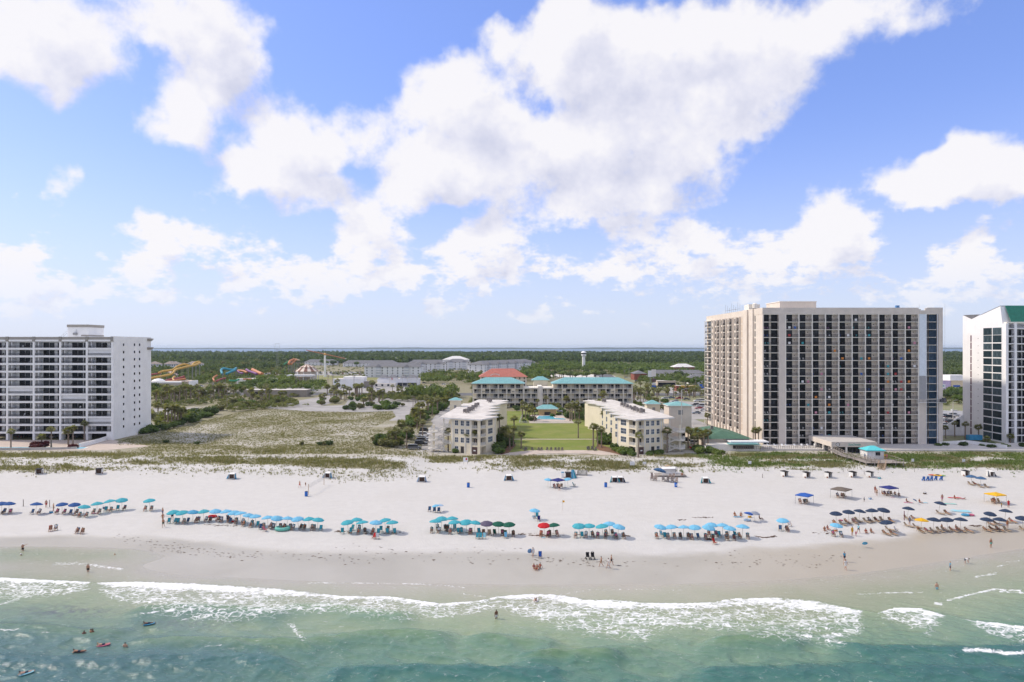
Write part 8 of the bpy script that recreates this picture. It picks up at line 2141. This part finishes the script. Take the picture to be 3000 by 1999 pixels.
for i,(a,b)in enumerate(((1608,262),(1645,270),(1740,276),(1785,282),(1843,288),(1885,288),(1815,245),(1850,240),(1620,235))):
 x,y,z=at(*C7(a,b));o=add('adirondack_chair',ADL,None,(x,y,z),RND.uniform(-.8,.8),1.15);tag(o,'%s brown adirondack chair from the left before the beach bar'%nth(i+1),'chair','adirondack chairs at the beach bar')
for i,(a,b)in enumerate(((1420,1255),(1440,1250),(1470,1250),(1490,1258),(1512,1262))):
 px,py=1360+a*.2551,1000+b*.2551;x,y,z=at(px,py);o=add('adirondack_chair',AD,None,(x,y,z+.07),RND.uniform(-1,1),1.1);tag(o,'%s dark chair of the fire pit circle at the lawn corner'%nth(i+1),'chair','chairs round the fire pit')
x,y,z=at(*C7(1800,215));e=tag(empty('beach_bar',(x,y,z),-.05),'white beach bar with picket rail on a low timber deck','beach bar')
MB().box(-3.6,4.6,-1.2,2.6,.1,.35).build('deck',M_wood,e)
b=MB();b.box(-1.2,2.2,1.2,2.5,.35,1.75);b.build('hut',M_boxw,e);b=MB();b.obox((.4,1.8,1.85),(2.0,0,.05),(0,.9,.1),(0,0,.05));b.build('roof',M_panelw,e)
MB().box(1.9,2.0,.0,.1,.35,2.6).build('canopy_post',M_rail,e);MB().box(2.35,2.45,.7,.8,.35,2.6).build('canopy_post',M_rail,e)
pk=MB().box(-.06,.06,-.03,.03,0,1.0).mesh('picket',M_panelw)
for i in range(16):add('picket',pk,e,(-1.9+i*.33,-1.1,.35))
MB().box(-2.0,3.1,-1.13,-1.07,1.0,1.08).build('top_rail',M_panelw,e)
b=MB();b.lathe([(.35,.35),(.45,.9),(.4,.9)],10,(3.4,-.6,0));b.build('planter',mat('terracotta',(.4,.2,.12),.8),e)
V,T=clump(120,.6,.6,.7,.12,909);V+=np.array([3.4,-.6,1.4]);add('planter_leaves',tri_mesh('planter_leaves',V,T,M_leaf),e)
umbrella(*C7(1697,148),'denim','big tilted denim blue umbrella over the beach bar deck',None,(-.15,.35),1.5);umbrella(*C7(1790,100),'sand','sand coloured umbrella behind the beach bar',None,None,.9)
DZ=4.1
def dk(px,py):return flat(px,py,DZ)
def boardwalk():
 A=[dk(2436,1316),dk(2462,1330),dk(2488,1339),dk(2530,1345),dk(2563,1356)]
 o=A[0];e=tag(empty('boardwalk',(o[0],o[1],0)),'weathered grey timber boardwalk curving over the dune to the kiosk','boardwalk')
 w=.95;pl=[]
 for a,b in zip(A[:-1],A[1:]):
  a=Vector(a);b=Vector(b);d=b-a;n=int(d.length/.45);d.normalize();q=Vector((-d.y,d.x))
  for i in range(n):
   c=a+(b-a)*((i+.5)/n);m=MB();m.obox((c.x-o[0],c.y-o[1],DZ-.03),(d.x*.2,d.y*.2,0),(q.x*w,q.y*w,0),(0,0,.03));m.build('plank',M_wood,e)
  k=max(2,int((b-a).length/2.2))
  for s_ in(-1,1):
   for i in range(k+1):
    c=a+(b-a)*(i/k)+q*w*s_;g0=gz1(c.x,c.y)-.3;m=MB();m.box(c.x-o[0]-.06,c.x-o[0]+.06,c.y-o[1]-.06,c.y-o[1]+.06,g0,DZ+1.05);m.build('rail_post',M_wood,e)
   a2=a+q*w*s_;b2=b+q*w*s_
   for zz in(.55,1.05):m=MB();m.bar((a2.x-o[0],a2.y-o[1],DZ+zz),(b2.x-o[0],b2.y-o[1],DZ+zz),.06,4);m.build('hand_rail',M_wood,e)
   m=MB();m.bar((a2.x-o[0],a2.y-o[1],DZ-.15),(b2.x-o[0],b2.y-o[1],DZ-.15),.09,4);m.build('joist',M_wood,e)
boardwalk()
P0,P1=dk(2563,1357),dk(2648,1357)
x0,x1,yk=P0[0],P1[0],P0[1]
e=tag(empty('kiosk_deck',(x0,yk,0)),'timber deck platform carrying the turquoise roofed kiosk','deck')
W=x1-x0
for i in range(20):m=MB();m.box(-2.6,W,i*.38,i*.38+.35,DZ-.06,DZ);m.build('plank',M_wood,e)
for xx in(-2.5,0,3,6,W-.1):
 for yy in(0.06,3.5,7.4):m=MB();m.box(xx-.1,xx+.1,yy-.1,yy+.1,1.2,DZ-.07);m.build('post',M_wood,e)
for(a,b)in((-2.5,1.6),(5.2,W)):
 m=MB();m.bar((a,.05,DZ+1.0),(b,.05,DZ+1.0),.06,4);m.bar((a,.05,DZ+.5),(b,.05,DZ+.5),.05,4);m.build('hand_rail',M_wood,e)
 for i in range(4):xx=a+(b-a)*i/3;m=MB();m.box(xx-.06,xx+.06,0,.12,DZ,DZ+1.05);m.build('rail_post',M_wood,e)
m=MB();m.bar((W,.05,DZ+1),(W,7.4,DZ+1),.06,4);m.build('hand_rail',M_wood,e)
e=tag(empty('beach_stair',(x0+2.2,yk-.1,0)),'new tan timber stair from the kiosk deck down to the sand','stair')
for i in range(9):m=MB();m.obox((-.28*i-.2,-.40*i-.2,DZ-.18-i*.19),(.75,-.45,0),(.09,.14,0),(0,0,.03));m.build('tread',M_woodn,e)
for s_ in(-1,1):
 ox,oy=.75*s_,-.45*s_
 m=MB();m.bar((ox,oy,DZ+.95),(ox-2.6,oy-3.7,DZ-.9),.07,4);m.build('hand_rail',M_woodn,e);m=MB();m.bar((ox,oy,DZ-.2),(ox-2.6,oy-3.7,DZ-2.0),.1,4);m.build('stringer',M_woodn,e)
 for i in range(3):m=MB();m.bar((ox-1.3*i,oy-1.85*i,DZ-.2-.9*i),(ox-1.3*i,oy-1.85*i,DZ+.95-.92*i),.06,4);m.build('rail_post',M_woodn,e)
kx,ky=dk(2541,1346);kx1=dk(2597,1346)[0];ww=kx1-kx
e=tag(empty('beach_kiosk',(kx,ky+.6,DZ)),'small white kiosk with turquoise hipped roof on the deck','kiosk')
b=MB();b.box(.4,ww-.3,.2,4.2,0,2.5);b.build('wall',M_boxw,e)
b=MB();b.hip(.4,ww-.3,.2,4.2,2.5,3.7,2.4,over=.5);b.build('roof',mat('turquoise_roof',(.10,.55,.58),.5,.06),e)
b=MB();b.box(-.12,ww+.22,-.32,-.2,2.35,2.55);b.build('fascia',cloth('teal'),e)
b=MB();b.box(2.9,4.2,.1,.21,1.0,2.0);win=b.build('serving_window',M_glass,e);MB().box(2.8,4.3,.0,.2,.85,.99).build('counter',M_boxw,win)
b=MB();b.box(.8,1.6,.15,.21,.1,2.1);b.build('door',M_panelw,e)
for(dx,dy,pn,w,lab)in((5.0,-.4,'stand',('shirt_shorts','yellow'),'person in bright yellow at the kiosk deck'),(5.7,-.2,'stand',('dress','pink'),'person in pink beside the one in yellow on the deck'),(-.6,.3,'walk',('shirt_shorts','pale'),'person walking on the boardwalk by the kiosk')):
 person(kx+dx,ky+dy,DZ,RND.uniform(-.5,.5),pn,lab,'people at the kiosk',None,None,w)
for(pa,pb,lab)in((dk(1406,1345),dk(1396,1356),'short grey timber ramp at the left promenade end'),(dk(1826,1341),dk(1858,1360),'short grey timber ramp at the right promenade end')):
 za,zb=2.6,2.3
 a=Vector(flat(*((1403,1348)if 'left' in lab else(1830,1343)),2.6));b_=Vector(flat(*((1398,1362)if 'left' in lab else(1862,1362)),2.4))
 e=tag(empty('timber_ramp',(a.x,a.y,0)),lab,'ramp');d=b_-a;n=14;dn=d.normalized();q=Vector((-dn.y,dn.x))
 for i in range(n):c=d*((i+.5)/n);zz=2.75-.3*i/n;m=MB();m.obox((c.x,c.y,zz),(dn.x*d.length/n*.45,dn.y*d.length/n*.45,0),(q.x*.9,q.y*.9,0),(0,0,.03));m.build('plank',M_wood,e)
 for s_ in(-1,1):
  m=MB();m.bar((q.x*.9*s_,q.y*.9*s_,3.7),(d.x+q.x*.9*s_,d.y+q.y*.9*s_,3.4),.05,4);m.build('hand_rail',M_wood,e)
  for i in range(4):c=d*(i/3);m=MB();m.box(c.x+q.x*.9*s_-.06,c.x+q.x*.9*s_+.06,c.y+q.y*.9*s_-.06,c.y+q.y*.9*s_+.06,2.0,3.7-.1*i);m.build('rail_post',M_wood,e)
def wall_run(name,label,pts,h,t,m,z=2.5,posts=None,cat='wall'):
 o=pts[0];e=tag(empty(name,(o[0],o[1],0)),label,cat)
 for i,(a,b)in enumerate(zip(pts[:-1],pts[1:])):
  a=Vector(a[:2]);b=Vector(b[:2]);d=(b-a);q=Vector((-d.y,d.x)).normalized()*t/2;c=(a+b)/2
  mb=MB();mb.obox((c.x-o[0],c.y-o[1],z+h/2-.3),(d.x/2,d.y/2,0),(q.x,q.y,0),(0,0,h/2+.3));mb.build('wall_panel',m,e)
  mb=MB();mb.obox((c.x-o[0],c.y-o[1],z+h+.03),(d.x/2,d.y/2,0),(q.x*1.4,q.y*1.4,0),(0,0,.04));mb.build('coping',m,e)
 return e
wall_run('garden_wall','white stepped garden wall climbing from the condominium pool',[flat(233,1311),flat(262,1304),flat(292,1296),flat(322,1286),flat(353,1274)],1.3,.35,M_white)
wall_run('garden_wall','low pale wall along the seaward edge of the condominium pool',[flat(-80,1319),flat(60,1319),flat(140,1318),flat(225,1316)],.7,.3,M_conc)
wall_run('garden_wall','low white wall before the court between the towers',[flat(2752,1308),flat(2830,1303),flat(2840,1304),flat(2950,1318)],1.0,.3,M_white,3.0)
def picket_fence(name,label,a,b,n,h,m,z=2.5):
 a=Vector(a);b=Vector(b);d=b-a;e=tag(empty(name,(a.x,a.y,z)),label,'fence');dn=d.normalized();ang=math.atan2(d.y,d.x)
 pm=MB().box(-.05,.05,-.03,.03,0,h).mesh('picket',m)
 for i in range(n):c=d*(i/(n-1));add('picket',pm,e,(c.x,c.y,0),ang)
 for zz in(.25,h-.15):mb=MB();mb.bar((0,0,zz),(d.x,d.y,zz),.04,4);mb.build('rail',m,e)
picket_fence('pool_fence','low white picket fence along the seaward side of the swimming pool',flat(1521,1241),flat(1697,1241),60,1.1,M_panelw)
picket_fence('pool_fence','white picket fence on the left side of the swimming pool',flat(1521,1241),flat(1531,1218),22,1.1,M_panelw)
picket_fence('court_fence','white fence beside the palms behind the condominium',flat(466,1190),flat(520,1189),40,1.6,M_panelw)
e=picket_fence('terrace_rail','brown timber railing along the terrace before the beige tower',(flat(2158,1318,3.1)),(flat(2432,1312,3.1)),44,1.1,M_wood,3.05)
picket_fence('terrace_rail','brown timber railing on the terrace beside the green roofed annexe',flat(2140,1302,3.1),flat(2158,1318,3.1),12,1.1,M_wood,3.05)
def white_court_fence():
 a=Vector((156,371));b=Vector((250,345));e=tag(empty('panel_fence',(a.x,a.y,2.5)),'white panel fence with square posts behind the cars between the towers','fence');d=b-a;n=12;ang=math.atan2(d.y,d.x);L=d.length/n
 pm=MB().box(-.35,.35,-.35,.35,0,3.0).mesh('post',M_white);qm=MB().box(.36,L-.36,-.08,.08,.1,2.2).mesh('panel',M_white)
 for i in range(n):c=d*(i/n);add('post',pm,e,(c.x,c.y,0),ang);add('panel',qm,e,(c.x,c.y,0),ang)
white_court_fence()
def rope_line(label,pts):
 P=[at(*p)for p in pts];o=P[0];e=tag(empty('rope_fence',o),label,'fence')
 for p in P:b=MB();b.bar((p[0]-o[0],p[1]-o[1],p[2]-o[2]-.2),(p[0]-o[0],p[1]-o[1],p[2]-o[2]+1.1),.06,5);b.build('post',M_wood,e)
 for a,c in zip(P[:-1],P[1:]):
  b=MB();m_=[(a[k]+c[k])/2-o[k]for k in range(3)];b.tube([(a[0]-o[0],a[1]-o[1],a[2]-o[2]+1.0),(m_[0],m_[1],m_[2]+.78),(c[0]-o[0],c[1]-o[1],c[2]-o[2]+1.0)],.02,4);b.build('rope',M_pole,e)
rope_line('rope and post line at the dune foot below the white condominium',[C4(425,190),C4(490,192),C4(615,160),C4(648,190),C4(800,192),C4(957,192),C4(1107,195),C4(1172,184)])
rope_line('rope and post line at the dune foot right of the boardwalk',[C9(835,170),C9(845,205),C9(895,190),C9(1025,195),C9(1160,180),C9(1430,190),C9(1700,195),C9(1990,205),C9(2260,205)])
rope_line('rope and post line at the dune foot left of the boardwalk',[C8(805,180),C8(945,190),C8(1080,180),C8(1215,170),C8(1300,190),C8(1600,190),C8(2025,215),C8(2220,170),C8(2315,240)])
def sign(p,label,w=.9,h=.8,red=False):
 x,y,z=at(*p);e=tag(empty('dune_sign',(x,y,z)),label,'sign','white signs on the dune');MB().box(-w/2,w/2,-.04,.02,.7,.7+h).build('board',M_panelw,e)
 for s_ in(-1,1):MB().box(s_*w*.4-.04,s_*w*.4+.04,.021,.08,-.2,.7+h).build('post',M_wood,e)
 if red:MB().box(0,w*.35,-.06,-.041,.7+h*.4,.7+h*.85).build('red_notice',mat('notice_red',(.5,.03,.06),.6),e)
sign(C6(1585,80),'white sign with red notice by the left promenade ramp',1.4,1.3,True);sign(C7(1382,120),'blank white sign by the right promenade ramp',1.4,1.1);sign(C8(737,125),'white sign on the grassy dune below the annexe');sign(C9(1522,95),'white sign on the grassy dune far right');sign(C9(820,95),'small white sign right of the boardwalk stair',.7);sign(C7(1523,108),'small orange marker board by the right ramp',1.0,.7)
B=Bld('green_roof_annexe','low annexe with green sloping roofs left of the beige tower','annexe',(66,230,2.5))
b=MB();b.box(0,16,6,30,0,3.4);B.part('wall',b,M_beige)
b=MB();b.hip(-.5,16.5,5,30.5,3.4,5.6,6,axis='y',over=.4);B.part('roof',b,mat('dull_green_roof',(.07,.15,.10),.8,.12,.6))
b=MB();b.box(8,21,1,6.2,2.6,3.0);B.part('white_awning',b,M_panelw);b=MB();b.box(7,17,-1,2,2.2,2.5);B.part('teal_awning',b,M_teal)
b=MB();b.box(0,17.5,.2,6,0,2.1);B.part('front_wall',b,M_creamw);b=MB();b.box(8.5,15.5,.12,.21,.7,1.8);B.part('bar_opening',b,M_dark)
b=MB();b.poly([(-2,-4,0),(-2,-4,1.6),(0,6,2.6),(0,6,0)]);b.poly([(-1.7,-4,0),(.3,6,0),(.3,6,2.6),(-1.7,-4,1.6)]);b.quad((-2,-4,1.6),(-1.7,-4,1.6),(.3,6,2.6),(0,6,2.6));B.part('ramp_wall',b,M_creamw)
add('air_conditioner',AC,B.e,(4,12,4.6));add('air_conditioner',AC,B.e,(6,16,5.2))
for i in range(12):
 px=2175+i*19+RND.uniform(-3,3);x,y=flat(px,1308,3.1);e=tag(empty('sun_lounger',(x,y,3.06),RND.uniform(-.4,.4)),'%s white sun lounger from the left on the tower terrace'%nth(i+1),'sun lounger','white loungers on the tower terrace')
 MB().box(-.32,.32,-1.0,.4,.25,.33).build('bed',M_panelw,e);MB().obox((0,.62,.55),(.32,0,0),(0,.03,0),(0,.2,.28)).build('backrest',M_panelw,e);b=MB();[b.box(a-.04,a+.04,c-.04,c+.04,0,.25)for a in(-.26,.26)for c in(-.8,.3)];b.build('leg_frame',M_panelw,e)
x,y=flat(2853,1290,2.6);e=tag(empty('skip_container',(x,y,2.55),.05),'blue builders skip beside the white tower','skip')
b=MB();b.prism([(-2.6,-1.1),(2.6,-1.1),(2.6,1.1),(-2.6,1.1)],.2,2.0);b.build('body',mat('skip_blue',(.05,.28,.50),.6),e);b=MB();[b.box(-2.6+i*1.0,-2.5+i*1.0,-1.2,-1.1,.2,2.0)for i in range(6)];b.build('rib',MATS['skip_blue'],e)
M_weed=mat('brown_seaweed',(.095,.055,.035),.9,.25,3)
def weed_line(label,segs,n,seed,s0=.08,s1=.35,spread=.35):
 g=np.random.default_rng(seed);V=[];T=[]
 for k in range(n):
  a,b=segs[g.integers(len(segs))];t=g.uniform();px=a[0]+(b[0]-a[0])*t+g.normal()*2;py=a[1]+(b[1]-a[1])*t+g.normal()*spread*3
  x,y,z=at(px,py);r=g.uniform(s0,s1);a0=g.uniform(0,6.28);i=len(V)
  for q in range(6):
   t_=a0+q*1.047;rr=r*g.uniform(.5,1.2);V.append((x+rr*math.cos(t_)*1.6,y+rr*math.sin(t_)*.7,z+.01+.02*g.uniform()))
  V.append((x,y,z+r*.35));T+=[(i+q,i+(q+1)%6,i+6)for q in range(6)]
 o=add('seaweed',tri_mesh('seaweed',V,T,M_weed));tag(o,label,kind='stuff')
weed_line('scattered brown seaweed scraps along the tide line',[(C5(10,1028),C5(500,1080)),(C5(500,1080),C5(1300,1140)),(C5(1200,1110),C5(2340,1170)),(W2(0,240),W2(1100,245)),(W2(1100,245),W2(2353,262)),(W3(100,255),W3(950,270)),(W2(1400,240),W2(2000,258)),(C6(100,1060),C6(2300,1090)),(W3(300,200),W3(1300,230)),(C4(1300,930),C4(2300,1060))],420,31,.05,.2,2.2)
weed_line('broken line of dark seaweed before the umbrella rows',[(C6(110,855),C6(270,862)),(C6(440,870),C6(560,880)),(C6(640,876),C6(890,860)),(C6(1530,862),C6(1870,875)),(C7(60,880),C7(620,892)),(C7(640,890),C7(1350,905)),(C5(620,780),C5(1000,790)),(C4(840,665),C4(960,680)),(C6(1240,840),C6(1450,845)),(C6(2180,880),C6(2350,890)),(C8(1600,1040),C8(1950,1060)),(C9(1580,940),C9(1740,950))],230,32,.07,.28,.6)
def weed_pile(label,pts,r,name='seaweed_drift'):
 P=[at(*p)for p in pts];o=P[0];e=tag(empty(name,o),label,'seaweed');b=MB()
 Q=[];R_=[]
 for a,c in zip(P[:-1],P[1:]):
  for k in range(6):t=k/6;Q.append((a[0]+(c[0]-a[0])*t-o[0]+RND.uniform(-.1,.1),a[1]+(c[1]-a[1])*t-o[1]+RND.uniform(-.1,.1),a[2]+(c[2]-a[2])*t-o[2]));R_.append(r*RND.uniform(.5,1.1))
 b.tube(Q,R_,7);b.v=[(v[0],v[1],v[2]*.35)for v in b.v];b.build('strand',M_weed,e)
 b=MB()
 for k in range(14):q=RND.choice(Q);b.obox((q[0]+RND.uniform(-.5,.5),q[1]+RND.uniform(-.4,.4),.03),(RND.uniform(.05,.2),RND.uniform(-.05,.05),0),(0,RND.uniform(.04,.1),0),(0,0,.02))
 b.build('scrap',M_weed,e)['kind']='stuff'
weed_pile('long dark seaweed drift before the light blue umbrellas on the right',[C8(820,1090),C8(940,1110),C8(1050,1098),C8(1085,1080)],.28)
weed_pile('dark seaweed drift before the red umbrella',[C7(230,900),C7(340,898),C7(450,905)],.22)
weed_pile('dark seaweed drift left of the six umbrellas',[C6(110,853),C6(180,857)],.22)
weed_pile('short seaweed drift right of the five umbrellas',[C7(1300,903),C7(1350,905)],.22)
weed_pile('round stick pile before the right hand light blue row',[C7(2240,945),C7(2270,940),C7(2300,950)],.55,'stick_pile')
weed_pile('faint dark wrack streak high on the open sand',[C7(2060,691),C7(2200,694),C7(2330,692)],.12)
weed_pile('second wrack streak on the open sand below the first',[C7(1930,720),C7(2000,722)],.12)
# ---- air
hz=bpy.data.materials.new('thin_sea_haze');hz.use_nodes=True
g=NG(hz.node_tree);g.n.remove(g.n['Principled BSDF'])
pv=g.node('ShaderNodeVolumePrincipled')
pv.inputs['Color'].default_value=(.66,.80,1.0,1)
pv.inputs['Density'].default_value=4.5e-5
pv.inputs['Anisotropy'].default_value=.2
g.l.new(pv.outputs[0],g.n['Material Output'].inputs['Volume'])
b=MB();b.box(-14500,14500,-2600,15500,-12,60)
o=b.build('haze',hz)
tag(o,'thin bluish sea haze over the land and the bay',kind='stuff')
